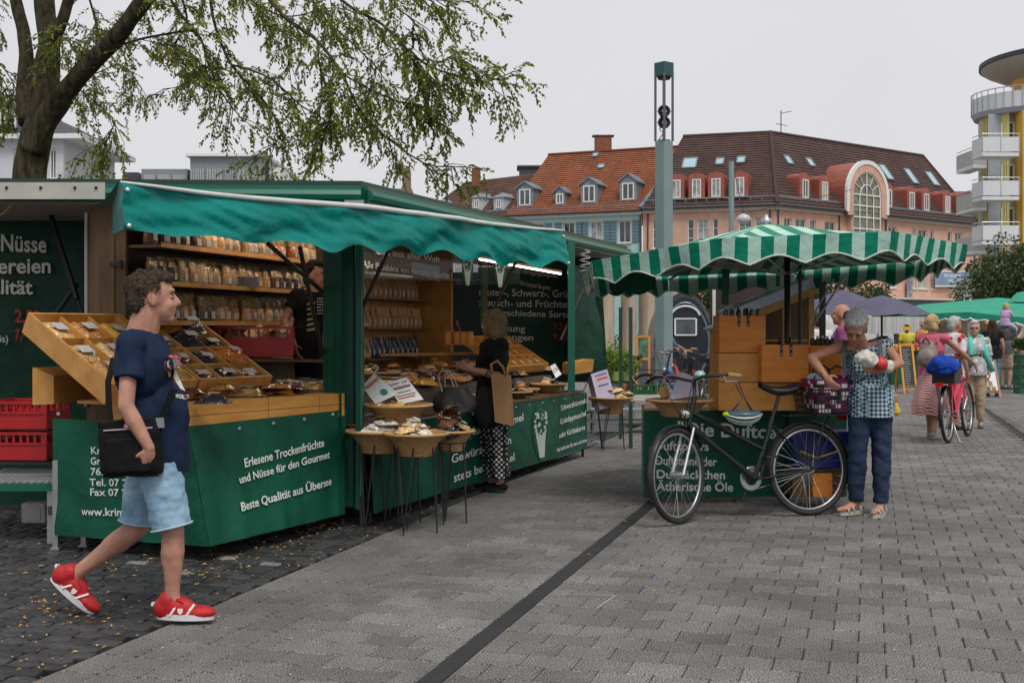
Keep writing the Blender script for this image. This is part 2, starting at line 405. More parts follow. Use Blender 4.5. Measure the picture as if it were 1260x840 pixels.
def roof_slab(root,A,B,RA,RB,m,course=.36,name='roof'):
    # A->B eave, RA,RB ridge; stepped courses, uv in metres
    A,B,RA,RB=map(Vector,(A,B,RA,RB)); ux=(B-A).normalized(); n=(B-A).cross(RA-A).normalized()
    up=n.cross(ux); Ls=(RA-A).dot(up); k=max(4,int(Ls/course)); mb=MB()
    if n.z<0: n=-n
    def uvf(p): d=p-A; return (d.dot(ux),abs(d.dot(up)))
    for i in range(k):
        a0,a1=i/k,(i+1)/k
        p,q=A.lerp(RA,a0),B.lerp(RB,a0); r,s=B.lerp(RB,a1),A.lerp(RA,a1)
        lo=n*.07; w=[p+lo,q+lo,r,s]
        mb.add(w,[(0,1,2,3)],[[uvf(x) for x in w]]); mb.add([p,q,q+lo,p+lo],[(0,1,2,3)],[[uvf(p),uvf(q),uvf(q),uvf(p)]])
    mb.add([A-n*.1,B-n*.1,RB-n*.1,RA-n*.1],[(0,1,2,3)],[[uvf(x) for x in (A,B,RB,RA)]])
    return part(name,mb,m,root)
def facade(root,A,B,z0,z1,rects,m,depth=.22,name='wall',nrm=None):
    # rects: (s0,s1,za,zb) along A->B from A; holes get reveals. returns outward normal, dir
    A=Vector((A[0],A[1],0));B=Vector((B[0],B[1],0)); d=(B-A); Ln=d.length; d/=Ln
    n=Vector((d.y,-d.x,0)); 
    if n.dot(-A)<0: n=-n
    xs=sorted(set([0,Ln]+[r[0] for r in rects]+[r[1] for r in rects])); zs=sorted(set([z0,z1]+[r[2] for r in rects]+[r[3] for r in rects]))
    mb=MB(); pt=lambda s,z,o=0: A+d*s+n*o+Vector((0,0,z))
    for i in range(len(xs)-1):
        for j in range(len(zs)-1):
            cx,cz=(xs[i]+xs[i+1])/2,(zs[j]+zs[j+1])/2
            if any(r[0]<cx<r[1] and r[2]<cz<r[3] for r in rects): continue
            mb.quad(pt(xs[i],zs[j]),pt(xs[i+1],zs[j]),pt(xs[i+1],zs[j+1]),pt(xs[i],zs[j+1]))
    for a,b,c,e in rects:
        for q in ((a,c,b,c),(b,c,b,e),(b,e,a,e),(a,e,a,c)): mb.quad(pt(q[0],q[1]),pt(q[2],q[3]),pt(q[2],q[3],-depth),pt(q[0],q[1],-depth))
    part(name,mb,m,root); return d,n,pt
def window(root,pt,r,depth=.2,fm=None,gm=None,cols=2,rows=1,sill=True,fw=.09,surround=None,bar=.05):
    a,b,c,e=r; fm=fm or wht; mb=MB(); o=-depth+.03
    def bb(s0,s1,za,zb,o0=o,t=.06):
        q=[pt(s0,za,o0),pt(s1,za,o0),pt(s1,zb,o0),pt(s0,zb,o0)]; nn=(pt(0,0,1)-pt(0,0,0)); mb.prism(q,nn*t)
    bb(a,b,c,c+fw);bb(a,b,e-fw,e);bb(a,a+fw,c+fw,e-fw);bb(b-fw,b,c+fw,e-fw)
    for i in range(1,cols): s=a+(b-a)*i/cols; bb(s-bar/2,s+bar/2,c+fw,e-fw,o,.05)
    for j in range(1,rows): z=c+(e-c)*j/rows; bb(a+fw,b-fw,z-bar/2,z+bar/2,o,.045)
    w=part('window',mb,fm,root)
    if sill:
        mb=MB(); nn=(pt(0,0,1)-pt(0,0,0)); mb.prism([pt(a-.1,c-.1,-.02),pt(b+.1,c-.1,-.02),pt(b+.1,c-.003,-.02),pt(a-.1,c-.003,-.02)],nn*.14); part('sill',mb,surround or fm,w)
    mb=MB(); mb.quad(pt(a,c,o-.01),pt(b,c,o-.01),pt(b,e,o-.01),pt(a,e,o-.01)); part('pane',mb,gm or (glass if rnd()<.7 else curt),w)
    return w
def bandstrip(root,pt,s0,s1,za,zb,t,m,name): 
    mb=MB(); nn=(pt(0,0,1)-pt(0,0,0)); mb.prism([pt(s0,za,.0),pt(s1,za,.0),pt(s1,zb,.0),pt(s0,zb,.0)],nn*t); return part(name,mb,m,root)
def sl(x0,A,B): # image x -> distance along wall
    q=onwall(x0,400,A,B); return (Vector((q.x,q.y))-Vector((A[0],A[1]))).length
# --- pink building
LA=P(791,0,113.8); CA=P(953,0,109.7); RA_=P(1200,0,129.9)
LA=Vector((LA.x,LA.y));CA=Vector((CA.x,CA.y));RB_=Vector((RA_.x,RA_.y))
pink=thing('apartment_building','pink stuccoed corner block with dark brown tiled roof, red dormers and tall arched window','building',(CA.x,CA.y,0))
EZ=13.0
def px_rects(A,B,xs,rows):
    return [(sl(a,A,B),sl(b,A,B),z0,z1) for a,b in xs for z0,z1 in rows]
rowsP=[(9.7,11.6),(5.6,7.7)]
xsL=[(803,814),(846,854),(858,872),(877,884),(909,925),(929,937)]
rl=px_rects(LA,CA,xsL,[(9.0,11.6),(5.4,7.7)])
d,n,pt=facade(pink,LA,CA,0,EZ-.4,rl,stucco_pink)
for r in rl: window(pink,pt,r,cols=1 if r[1]-r[0]<.8 else 2,rows=3)
shopL=[];LL=(CA-LA).length
bandstrip(pink,pt,0,LL,EZ-.75,EZ-.35,.25,cream,'cornice'); bandstrip(pink,pt,0,LL,3.8,4.2,.1,cream,'string_course')
xsR=[(965,974),(979,992),(997,1004),(1015,1028),(1093,1103),(1123,1127),(1130,1141),(1145,1149),(1166,1171),(1175,1184)]
rr=px_rects(CA,RB_,xsR,rowsP)
arch=(sl(1043,CA,RB_),sl(1077,CA,RB_))
LR=(RB_-CA).length
shops=[(s,s+4.6,.5,3.3) for s in np.arange(1,LR-6,5.4)]
rra=rr
d,n,pt=facade(pink,CA,RB_,0,EZ-.4,rra+shops,stucco_pink)
for r in rr: window(pink,pt,r,cols=1 if r[1]-r[0]<.8 else 2,rows=2)
for r in shops: window(pink,pt,r,cols=3,rows=1,fm=darkroof,sill=False,gm=glass)
bandstrip(pink,pt,0,arch[0]-.9,EZ-.75,EZ-.35,.25,cream,'cornice'); bandstrip(pink,pt,arch[1]+.9,LR+.3,EZ-.75,EZ-.35,.25,cream,'cornice')
bandstrip(pink,pt,0,LR,3.7,4.4,1.4,darkroof,'shop_canopy'); bandstrip(pink,pt,0,LR,4.4,4.6,1.5,cream,'canopy_edge')
# arched window: wall field, barrel roof
ac=(arch[0]+arch[1])/2; ar=(arch[1]-arch[0])/2; az=EZ+1.35
def arcpts(r,o,n_=16): return [pt(ac+r*math.cos(PI*k/n_),az+r*math.sin(PI*k/n_),o) for k in range(n_+1)]
mb=MB(); out=arcpts(ar+.95,.72); inn=arcpts(ar,.72); inb=arcpts(ar,.5)
def side(r,o,sgn,z): return pt(ac+sgn*r,z,o)
out=[side(ar+.95,.72,1,EZ-.6)]+out+[side(ar+.95,.72,-1,EZ-.6)]; inn=[side(ar,.72,1,8.6)]+inn+[side(ar,.72,-1,8.6)]; inb=[side(ar,.5,1,8.6)]+inb+[side(ar,.5,-1,8.6)]
out[0]=side(ar+.95,.72,1,EZ-.7);out[-1]=side(ar+.95,.72,-1,EZ-.7);inn[0]=side(ar,.72,1,EZ-.7);inn[-1]=side(ar,.72,-1,EZ-.7)
for i in range(len(out)-1):
    mb.quad(out[i],out[i+1],inn[i+1],inn[i]); mb.quad(inn[i],inn[i+1],inb[i+1],inb[i])
mb.prism([side(ar,.01,1,8.6),side(ar,.01,1,EZ),side(ar,.5,1,EZ),side(ar,.5,1,8.6)],(pt(.12,0,0)-pt(0,0,0))); mb.prism([side(ar,.01,-1,8.6),side(ar,.01,-1,EZ),side(ar,.5,-1,EZ),side(ar,.5,-1,8.6)],(pt(0,0,0)-pt(.12,0,0))); mb.prism([side(ar,.01,-1,8.45),side(ar,.01,1,8.45),side(ar,.6,1,8.45),side(ar,.6,-1,8.45)],V(0,0,.14))
surr=part('arch_surround',mb,stucco_pink,pink)
mb=MB(); o1=arcpts(ar+1.15,.8);o2=arcpts(ar+.75,.8)
o1=[side(ar+1.15,.8,1,EZ-.4)]+o1+[side(ar+1.15,.8,-1,EZ-.4)];o2=[side(ar+.75,.8,1,EZ-.4)]+o2+[side(ar+.75,.8,-1,EZ-.4)]
for i in range(len(o1)-1): mb.prism([o1[i],o1[i+1],o2[i+1],o2[i]],(pt(0,0,0)-pt(0,0,1))*.3)
part('arch_moulding',mb,wht,pink)
mb=MB(); f1=arcpts(ar+1.05,.75,16); f1=[side(ar+1.05,.75,1,EZ-.5)]+f1+[side(ar+1.05,.75,-1,EZ-.5)]; bk=(pt(0,0,0)-pt(0,0,1))*5.8
for i in range(len(f1)-1): mb.quad(f1[i],f1[i+1],f1[i+1]+bk,f1[i]+bk)
part('barrel_roof',mb,copper,pink,smooth=40)
mb=MB(); g=arcpts(ar,.52); g=[side(ar,.52,1,8.6)]+g+[side(ar,.52,-1,8.6)]; mb.add(g,[tuple(range(len(g)))]); aw=part('arched_window',mb,mat('arch_glass',(.16,.17,.12),.15,var=.6,scale=1.5),pink)
mb=MB(); nn=pt(0,0,1)-pt(0,0,0)
for k in (-.5,0,.5): mb.bar(pt(ac+k*ar,8.6,.58),pt(ac+k*ar,az+(0 if k else 0),.58),.09,.09)
mb.bar(pt(ac,az,.58),pt(ac,az+ar,.58),.09,.09)
for z in (8.7,9.9,11.1,12.2,13.3,az): mb.bar(pt(ac-ar,z,.58),pt(ac+ar,z,.58),.1,.12)
mb.tube([pt(ac+ar*.45*math.cos(PI*k/12),az+ar*.45*math.sin(PI*k/12),.58) for k in range(13)],.06,5)
mb.tube([pt(ac+(ar-.05)*math.cos(PI*k/16),az+(ar-.05)*math.sin(PI*k/16),.58) for k in range(17)],.09,5)
for k in (1,2,4,5): a=PI*k/6; mb.bar(pt(ac+ar*.45*math.cos(a),az+ar*.45*math.sin(a),.58),pt(ac+ar*math.cos(a),az+ar*math.sin(a),.58),.06,.06)
for s in(-1,1): mb.bar(pt(ac+s*(ar-.04),8.6,.58),pt(ac+s*(ar-.04),az,.58),.1,.1)
part('glazing_bars',mb,wht,aw)
# roofs
def nrmback(A,B):
    d=(B-A).normalized(); n=Vector((-d.y,d.x)); 
    return n if n.dot(A)>0 else -n
nL,nR=nrmback(LA,CA),nrmback(CA,RB_)
RUN,RISE=7.2,7.3; OV=.5
def off3(p,z): return Vector((p.x,p.y,z))
# ridge corner = intersection of offset lines
dL=(CA-LA).normalized(); dR=(RB_-CA).normalized()
def isect(p,d,q,e):
    D=d.x*e.y-d.y*e.x; t=((q.x-p.x)*e.y-(q.y-p.y)*e.x)/D; return p+d*t
rc=isect(LA+nL*RUN,dL,CA+nR*RUN,dR); ec=isect(LA-nL*OV,dL,CA-nR*OV,dR)
zE=EZ-.35; zR=20.4
rc=P(948,163,117.3); rc=V(rc.x,rc.y); rL=LA+nL*RUN+dL*2.3; rE=P(1135,192,133.2); rE=V(rE.x,rE.y)
roof_slab(pink,off3(LA-nL*OV,zE),off3(ec,zE),off3(rL,zR),off3(rc,zR),tile_brown)
roof_slab(pink,off3(ec,zE),off3(RB_-nR*OV,zE),off3(rc,zR),off3(rE,zR),tile_brown)
# back slopes and gable
bR=RB_+nR*RUN*2; bL=LA+nL*RUN*2; bc=isect(bL,dL,bR,dR)
roof_slab(pink,off3(bR,zE),off3(bc,zE),off3(rE,zR),off3(rc,zR),tile_brown)
roof_slab(pink,off3(bc,zE),off3(bL,zE),off3(rc,zR),off3(rL,zR),tile_brown)
mb=MB(); mb.add([off3(RB_-nR*OV,zE),off3(bR,zE),off3(rE,zR)],[(0,1,2)]); part('roof_hip',mb,tile_brown,pink)
mb=MB(); mb.quad(off3(RB_,0),off3(bR,0),off3(bR,EZ-.3),off3(RB_,EZ-.3)); mb.quad(off3(LA,0),off3(bL,0),off3(bL,EZ-.3),off3(LA,EZ-.3)); part('side_wall',mb,stucco_pink,pink)
mb=MB(); mb.tube([off3(ec,zE+.1),off3(rc,zR+.05)],.22,6); mb.tube([off3(rL,zR),off3(rc,zR),off3(rE,zR),off3(RB_-nR*OV,zE)],.2,6); part('ridge_tiles',mb,tile_brown,pink)
mb=MB(); gl=lambda s_: off3(CA+dR*s_-nR*(OV+.1),zE); mb.tube([off3(LA-nL*(OV+.1),zE),off3(ec-nL*.05,zE),gl(arch[0]-.9)],.13,6); mb.tube([gl(arch[1]+.9),off3(RB_-nR*(OV+.1),zE)],.13,6); part('gutter',mb,darkroof,pink)
mb=MB()
for s_ in (.4,arch[0]-1.4,arch[1]+1.6,LR-.3):
    q_=CA+dR*s_-nR*.12; mb.tube([off3(q_,zE+.1),off3(q_,.2)],.07,6)
for s_ in (.5,LL-.4):
    q_=LA+dL*s_-nL*.12; mb.tube([off3(q_,zE+.1),off3(q_,.2)],.07,6)
part('downpipe',mb,darkroof,pink)
# snow guard
mb=MB()
for A,B,nn_ in((LA,CA,nL),(CA,RB_,nR)):
    a=off3(A-nn_*(OV-.5),zE+.85);b=off3(B-nn_*(OV-.5),zE+.85)
    mb.bar(a,b,.04,.12)
    L_=(b-a).length
    for i in range(int(L_/1)): q=a.lerp(b,i/(L_/1)); mb.bar(q,q-Vector((0,0,.35)),.05)
part('snow_guard',mb,zinc,pink)
def barrel_dormer(root,A,B,xc,zb=None,w=1.5,h=2.15):
    s=sl(xc,A,B); d=(B-A).normalized(); nb_=nrmback(A,B); base=off3(A+d*s-nb_*(-.05),zb or EZ+.42)
    D3=Vector((d.x,d.y,0)); N3=Vector((nb_.x,nb_.y,0)); Z=Vector((0,0,1)); r=w/2
    prof=[(-r,0)]+[(-r*math.cos(PI*k/8),h-.15+r*.62*math.sin(PI*k/8)) for k in range(9)]+[(r,0)]
    mb=MB(); f=[base+D3*x+Z*z for x,z in prof]; bk=[p+N3*((p.z-base.z)*RUN/7.4+.7) for p in f]
    for i in range(len(f)-1): mb.quad(f[i],f[i+1],bk[i+1],bk[i])
    mb.add(f,[tuple(range(len(f)))]); dm=part('dormer',mb,copper,root)
    q=lambda x,z,o: base+D3*x+Z*z-N3*o
    ww=.42; mb=MB()
    for x0,x1,z0,z1 in((-ww,-ww+.1,.15,1.85),(ww-.1,ww,.15,1.85),(-ww+.1,ww-.1,.15,.26),(-ww+.1,ww-.1,1.74,1.85),(-.04,.04,.26,1.74)):
        mb.prism([q(x0,z0,.02),q(x1,z0,.02),q(x1,z1,.02),q(x0,z1,.02)],-N3*.07)
    part('window_frame',mb,wht,dm)
    mb=MB(); mb.quad(q(-ww,.2,.03),q(ww,.2,.03),q(ww,1.8,.03),q(-ww,1.8,.03)); part('pane',mb,glass if rnd()<.5 else curt,dm)
    return dm
for x in (832,857,881,910): barrel_dormer(pink,LA,CA,x)
for x in (991,1015,1094,1122,1140,1166,1183): barrel_dormer(pink,CA,RB_,x)
def onroof(px,py,A,B,zE_,ov,run,rise):
    d=(B-A).normalized(); nb_=nrmback(A,B); p0=off3(A-nb_*ov,zE_); n=Vector((-nb_.x*rise,-nb_.y*rise,run+ov)).normalized()
    if A is CA or A is LA:
        m_=off3((rc+rE)/2 if A is CA else (rc+rL)/2,zR); d3=Vector((d.x,d.y,0)); n=d3.cross(m_-p0).normalized(); n=n if n.z>0 else -n
    dr=Vector(((px-630)/F,1,-(py-405)/F)); t=n.dot(p0-Vector((0,0,CH)))/n.dot(dr); return dr*t+Vector((0,0,CH)),n,d,nb_
def skylight(root,px,py,w,h,A,B,zE_,zR_,run=RUN,ov=OV):
    p,n,d,nb_=onroof(px,py,A,B,zE_,ov,run,zR_-zE_); D3=Vector((d.x,d.y,0)); U3=n.cross(D3); U3=U3 if U3.z>0 else -U3
    mb=MB(); r=Matrix((D3,U3,n)).transposed()
    for a,b,sx,sy in((0,-h/2,w,.1),(0,h/2,w,.1),(-w/2,0,.1,h),(w/2,0,.1,h)): mb.box(p+D3*a+U3*b+n*.12,(sx+.02,sy+.02,.2),r)
    f=part('skylight',mb,zinc,root); mb=MB(); q=[p+D3*a+U3*b+n*.18 for a,b in((-w/2,-h/2),(w/2,-h/2),(w/2,h/2),(-w/2,h/2))]; mb.quad(*q); part('pane',mb,mat('skylight_glass',(.35,.5,.55),.1,var=.2,spec=.8),f)
zRp=zR
for x,y,w,h in((849,202,1.3,1.5),(886,200,.7,.9),(912,198,.7,.9)): skylight(pink,x,y,w,h,LA,CA,zE,zRp)
for x,y,w,h in((969,198,.8,1),(996,201,.8,1),(1059,205,.9,1),(1089,213,1,2),(1120,218,1,2),(1146,221,1.1,1.9)): skylight(pink,x,y,w,h,CA,RB_,zE,zRp)
mb=MB(); b0=P(961,165,118); mb.tube([b0,b0+V(0,0,2.3)],.05,5); mb.tube([b0+V(-.5,0,1.0),b0+V(.6,0,.8)],.03,4); mb.tube([b0+V(0,0,2.0),b0+V(1.0,0,2.2)],.03,4); part('roof_aerial',mb,black,pink)
# banners & signs on the facade
def wallrect(x0,y0,x1,y1,A,B,o): 
    n=-nrmback(A,B); n3=Vector((n.x,n.y,0)); return [onwall(x,y,A,B)+n3*o for x,y in((x0,y1),(x1,y1),(x1,y0),(x0,y0))]
q=wallrect(1113,344,1120,374,CA,RB_,.25); mb=MB(); mb.prism(q,V(0,-.08,0)); vb=solo('vertical_banner',mb,mat('banner_grey',(.3,.3,.28),.6),'narrow grey vertical banner with blue lettering hanging on the pink block','banner',base=q[0])
t=text_mb('Böhne Waldstadt',.62,q[0]+V(.48,-.12,-.5),V(0,0,1),V(-1,-.1,0)); part('lettering',t,mat('blue_print',(.03,.08,.55),.6),vb)
q=wallrect(1147,333,1192,353,CA,RB_,.3); mb=MB(); mb.prism(q,V(0,-.1,0)); fb=solo('facade_banner',mb,mat('banner_blue',(.22,.32,.48),.6,var=.15,scale=.6),'wide pale blue banner with white print on the pink block','banner',base=q[0])
dd=Vector((dR.x,dR.y,0)); t=merge(text_mb('FEST DER SINNE',.42,q[3]+V(.9,-.2,-.65)-V(0,0,0),dd,V(0,0,1),bold=.01),text_mb('WALDSTADT',.42,q[3]+V(1.3,-.2,-1.15),dd,V(0,0,1),bold=.01)); part('lettering',t,white,fb)
mb=MB()
for a,b,r_ in((0,.0,.0),): pass
mb.prism([q[0]+V(0,-.12,0),q[1]+V(0,-.12,0),q[1]+V(0,-.12,.15),q[0]+V(0,-.12,.15)],V(0,-.02,0)); mb.prism([q[3]+V(0,-.12,-.15),q[2]+V(0,-.12,-.15),q[2]+V(0,-.12,0),q[3]+V(0,-.12,0)],V(0,-.02,0)); part('border',mb,white,fb)
q=wallrect(1166,355,1188,370,CA,RB_,1.6); mb=MB(); mb.prism(q,V(0,-.1,0)); solo('shop_sign',mb,white,'white shop sign above the canopy below the blue banner','sign',base=q[0])
# --- blue building
BA=P(625,0,119.4);BB=P(790,0,113.9);BA=V(BA.x,BA.y);BB=V(BB.x,BB.y)
blue=thing('town_house','pale blue house with orange tiled roof and four grey gabled dormers','building',(BB.x,BB.y,0))
bz=12.55
xb=[(693,707),(726,741),(761,776),(655,669)]
rb=px_rects(BA,BB,xb,[(9.6,11.7),(6.2,8.2)])
d,n,pt=facade(blue,BA,BB,0,bz,rb,stucco_blue)
for r in rb:
    w=window(blue,pt,r,cols=2,rows=1,surround=cream)
    for a,b in((r[0]-.85,r[0]-.18),(r[1]+.18,r[1]+.85)):
        mb=MB(); mb.prism([pt(a,r[2],.02),pt(b,r[2],.02),pt(b,r[3],.02),pt(a,r[3],.02)],n*.06)
        for k in range(7): z=r[2]+.15+k*(r[3]-r[2]-.3)/6; mb.bar(pt(a+.06,z,.1),pt(b-.06,z,.1),.05,.08)
        part('shutter',mb,mat('shutter_blue',(.13,.21,.26),.6),w)
    bandstrip(blue,pt,r[0]-.14,r[1]+.14,r[3]+.01,r[3]+.16,.06,cream,'lintel')
LBl=(BB-BA).length; bandstrip(blue,pt,0,LBl,bz-.35,bz-.02,.3,wht,'cornice')
nB=nrmback(BA,BB); dB=(BB-BA).normalized(); zB=19.4; RB=7.6
ra=off3(BA+nB*RB+dB*1.2,zB); rbk=off3(BB+nB*RB+dB*2.4,zB)
roof_slab(blue,off3(BA-nB*.5,bz),off3(BB-nB*.5,bz),ra,rbk,tile_orange)
roof_slab(blue,off3(BB+nB*2*RB,bz),off3(BA+nB*2*RB,bz),rbk,ra,tile_orange)
mb=MB(); mb.add([off3(BA,bz),off3(BA+nB*2*RB,bz),ra-V(0,0,.2)],[(0,1,2)]); mb.quad(off3(BA,0),off3(BA+nB*2*RB,0),off3(BA+nB*2*RB,bz),off3(BA,bz)); part('gable_wall',mb,stucco_blue,blue)
mb=MB(); mb.tube([ra+V(0,0,.08),rbk+V(0,0,.08)],.16,6); part('ridge_tiles',mb,tile_orange,blue)
mb=MB(); mb.bar(off3(BB-nB*.5,bz+.25),rbk+V(0,0,.25),.35,.25); part('party_wall_flashing',mb,zinc,blue)
mb=MB(); mb.tube([off3(BA-nB*.6,bz),off3(BB-nB*.6,bz)],.12,6); p0=off3(BB-nB*.2-dB*.1,bz); mb.tube([p0,p0-V(0,0,12.5)],.08,6); part('gutter',mb,darkroof,blue)
def snow(root,A,B,nn_,z,x=.1):
    mb=MB(); a=off3(A+nn_*x,z+.6);b=off3(B+nn_*x,z+.6); mb.bar(a,b,.04,.12)
    for i in range(int((b-a).length)): q=a.lerp(b,i/(b-a).length); mb.bar(q,q-V(0,0,.35),.05)
    part('snow_guard',mb,zinc,root)
snow(blue,BA,BB,nB,bz)
def gable_dormer(root,xc,yb,A,B,w,h,g,zE_,zR_,run,wallm,roofm,ww,wh,label=None,hip=False):
    p,n,d,nb_=onroof(xc,yb,A,B,zE_,.5,run,zR_-zE_); D3=Vector((d.x,d.y,0));N3=Vector((nb_.x,nb_.y,0));Z=V(0,0,1); sl_=(run+.5)/(zR_-zE_)
    mb=MB(); q=lambda x,z,o=0: p+D3*x+Z*z+N3*o
    r=w/2; f=[q(-r,0),q(r,0),q(r,h),q(0,h+(g if not hip else 0)),q(-r,h)]
    if hip: f=[f[0],f[1],f[2],f[4]]
    mb.add(f,[tuple(range(len(f)))])
    for s in(-1,1): mb.add([q(s*r,0),q(s*r,h),q(s*r,h,h*sl_)],[(0,1,2)])
    dm=part('dormer',mb,wallm,root)
    mb=MB(); e=.18
    if hip:
        a0,a1=q(-r-e,h,-e),q(r+e,h,-e); b0,b1=q(-r-e,h,h*sl_),q(r+e,h,h*sl_); c0=q(0,h+g,r); c1=q(0,h+g,(h+g)*sl_)
        mb.add([a0,a1,c0],[(0,1,2)]); mb.quad(a1,b1,c1,c0); mb.quad(b0,a0,c0,c1)
    else:
        for s in(-1,1):
            a=q(s*(r+e),h-.12,-e);b=q(0,h+g,-e);c=q(0,h+g,(h+g)*sl_);dd_=q(s*(r+e),h-.12,h*sl_)
            mb.prism([a,b,c,dd_],Z*.12)
    part('dormer_roof',mb,roofm,dm)
    z0=(h-wh)*.55; mb=MB(); a=ww/2
    for x0,x1,za,zb in((-a,-a+.12,z0,z0+wh),(a-.12,a,z0,z0+wh),(-a+.12,a-.12,z0,z0+.12),(-a+.12,a-.12,z0+wh-.12,z0+wh),(-.05,.05,z0+.12,z0+wh-.12)): mb.prism([q(x0,za,-.02),q(x1,za,-.02),q(x1,zb,-.02),q(x0,zb,-.02)],-N3*.07)
    part('window_frame',mb,wht,dm); mb=MB(); mb.quad(q(-a,z0,-.03),q(a,z0,-.03),q(a,z0+wh,-.03),q(-a,z0+wh,-.03)); part('pane',mb,glass,dm)
for x,w,h,g,ww,wh in((646,1.7,1.9,.55,1.2,1.6),(689,1.1,1.3,.5,.75,1.0),(725,1.7,1.9,.6,1.2,1.6),(773,1.7,1.9,.7,1.2,1.6)):
    gable_dormer(blue,x,{646:255,689:253,725:251,773:248}[x],BA,BB,w,h,g,bz,zB,RB,zinc,zinc,ww,wh)
brick=mat('chimney_brick',(.22,.07,.045),.85,var=.3,scale=4)
def chimney(root,px,py0,py1,w,Y,m=brick,cap=True):
    a,b=P(px,py0,Y),P(px,py1,Y); mb=MB(); mb.box((a+b)/2,(w,1.0,abs(a.z-b.z)+1)); c=part('chimney',mb,m,root)
    if cap: mb=MB(); mb.box(b+V(0,0,.32+.2),(w*1.3,1.2,.1)); 
    if cap:
        for s in(-.35,.35): mb.box(b+V(s*w,0,.55),(.08,.8,.2))
        part('chimney_cap',mb,darkroof,c)
chimney(blue,742,190,174,1.7,124.5)
skylight(blue,740,206,.6,.6,BA,BB,bz,zB,RB); skylight(blue,733,192,.5,.6,BA,BB,bz,zB,RB)
# --- brown old roof house
OA=P(512,0,127);OB=P(625,0,121);OA=V(OA.x,OA.y);OB=V(OB.x,OB.y)
old=thing('old_house','low old house left of the blue one with brown roof and two small white dormers','building',(OB.x,OB.y,0))
oz=12.7; d,n,pt=facade(old,OA,OB,0,oz,[],stucco_white)
nO=nrmback(OA,OB); dO=(OB-OA).normalized(); zO=17.6; RO=6
o1=off3(OA+nO*RO+dO*2.2,zO-.3);o2=off3(OB+nO*RO+dO*3,zO)
roof_slab(old,off3(OA-nO*.5,oz),off3(OB-nO*.5,oz),o1,off3(OB+nO*RO,zO),tile_old)
roof_slab(old,off3(OB+nO*2*RO,oz),off3(OA+nO*2*RO,oz),off3(OB+nO*RO,zO),o1,tile_old)
mb=MB(); mb.add([off3(OA-nO*.5,oz),o1,off3(OA+nO*2*RO,oz)],[(0,1,2)]); part('roof_hip',mb,tile_old,old); snow(old,OA,OB,nO,oz)
for x in(587,614): gable_dormer(old,x,259,OA,OB,1.25,1.3,.55,oz,zO,RO,mat('dormer_white',(.45,.52,.55),.7),zinc,.6,.85,hip=True)
gable_dormer(old,540,262,OA,OB,1.5,1.0,.5,oz,zO,RO,zinc,zinc,.6,.7,hip=True)
chimney(old,586,224,213,.9,129,cap=False); 
mb=MB(); a=P(664,216,134); mb.box(a+V(0,0,-.2),(4.5,3,1.8)); mb.box(a+V(0,0,.8),(5,3.4,.2)); solo('roof_house',mb,darkroof,'dark rooftop hut behind the ridge of the brown roof','rooftop hut')
# --- church like gable between tree and old house
a=P(485,235,100); ch=thing('gabled_house','small dark roof with a stone finial just above the green stall roof','building',(a.x,a.y,0))
mb=MB(); 
x0,x1=P(466,0,100).x,P(496,0,100).x; zt=CH+178*100/F
mb.quad(V(x0-2,100,zt-3),V(x1,100,zt-3),V(x1,103,zt),V(x0,103,zt)); mb.quad(V(x0-2,106,zt-3),V(x1,106,zt-3),V(x1,103,zt),V(x0,103,zt)); part('roof',mb,darkroof,ch)
mb=MB(); mb.box((( x0+x1)/2-1,103,(zt-3)/2),(x1-x0+1,5.8,zt-3.02)); part('wall',mb,mat('sandstone',(.2,.15,.11),.9),ch)
mb=MB(); c=P(500,222,101); mb.add([c+V(-.9,0,-1.8),c+V(.9,0,-1.8),c+V(0,0,.4)],[(0,1,2)]); mb.box(c+V(0,0.3,.1),(.7,.5,1.2)); mb.ball(c+V(0,.3,.8),.35,8,6); mb.box(c+V(0,.5,-8),(1.8,.8,12)); part('finial',mb,mat('sandstone',(0,0,0)),ch)
# --- yellow building on the right
yel=mat('stucco_yellow',(.62,.38,.07),.85,var=.06); ylt=mat('stucco_pale_yellow',(.66,.58,.25),.85,var=.06); ora=mat('stucco_orange',(.66,.36,.10),.85)
greyst=mat('stucco_grey',(.33,.36,.40),.8); balc=mat('balcony_panel',(.62,.64,.66),.5,var=.04)
Yc=80; yb=thing('apartment_building','tall yellow rounded block with white balconies at the right edge','building',(P(1262,0,Yc).x,Yc,0))
cx=P(1265,0,Yc).x; rad=3.05; zt=CH+(405-136)*77/F
def cyl_panel(mb,r,a0,a1,z0,z1,n_=10,cy=Yc): 
    mb.grid(lambda u,v: V(cx+r*math.cos(a0+(a1-a0)*u),cy+r*math.sin(a0+(a1-a0)*u),z0+(z1-z0)*v),n_,1)
mb=MB(); cyl_panel(mb,rad,R(120),R(180),0,zt,14); part('wall',mb,mat('wall_shade_grey',(.42,.44,.46),.8),yb)  # plain grey left edge of the rounded block
mb=MB(); cyl_panel(mb,rad,R(180),R(226),0,zt,8); part('rounded_wall',mb,ylt,yb)
mb=MB()
for a in range(182,226,3): mb.bar(V(cx+(rad+.03)*math.cos(R(a)),Yc+(rad+.03)*math.sin(R(a)),0),V(cx+(rad+.03)*math.cos(R(a)),Yc+(rad+.03)*math.sin(R(a)),zt),.05)
part('wall_fluting',mb,ylt,yb)
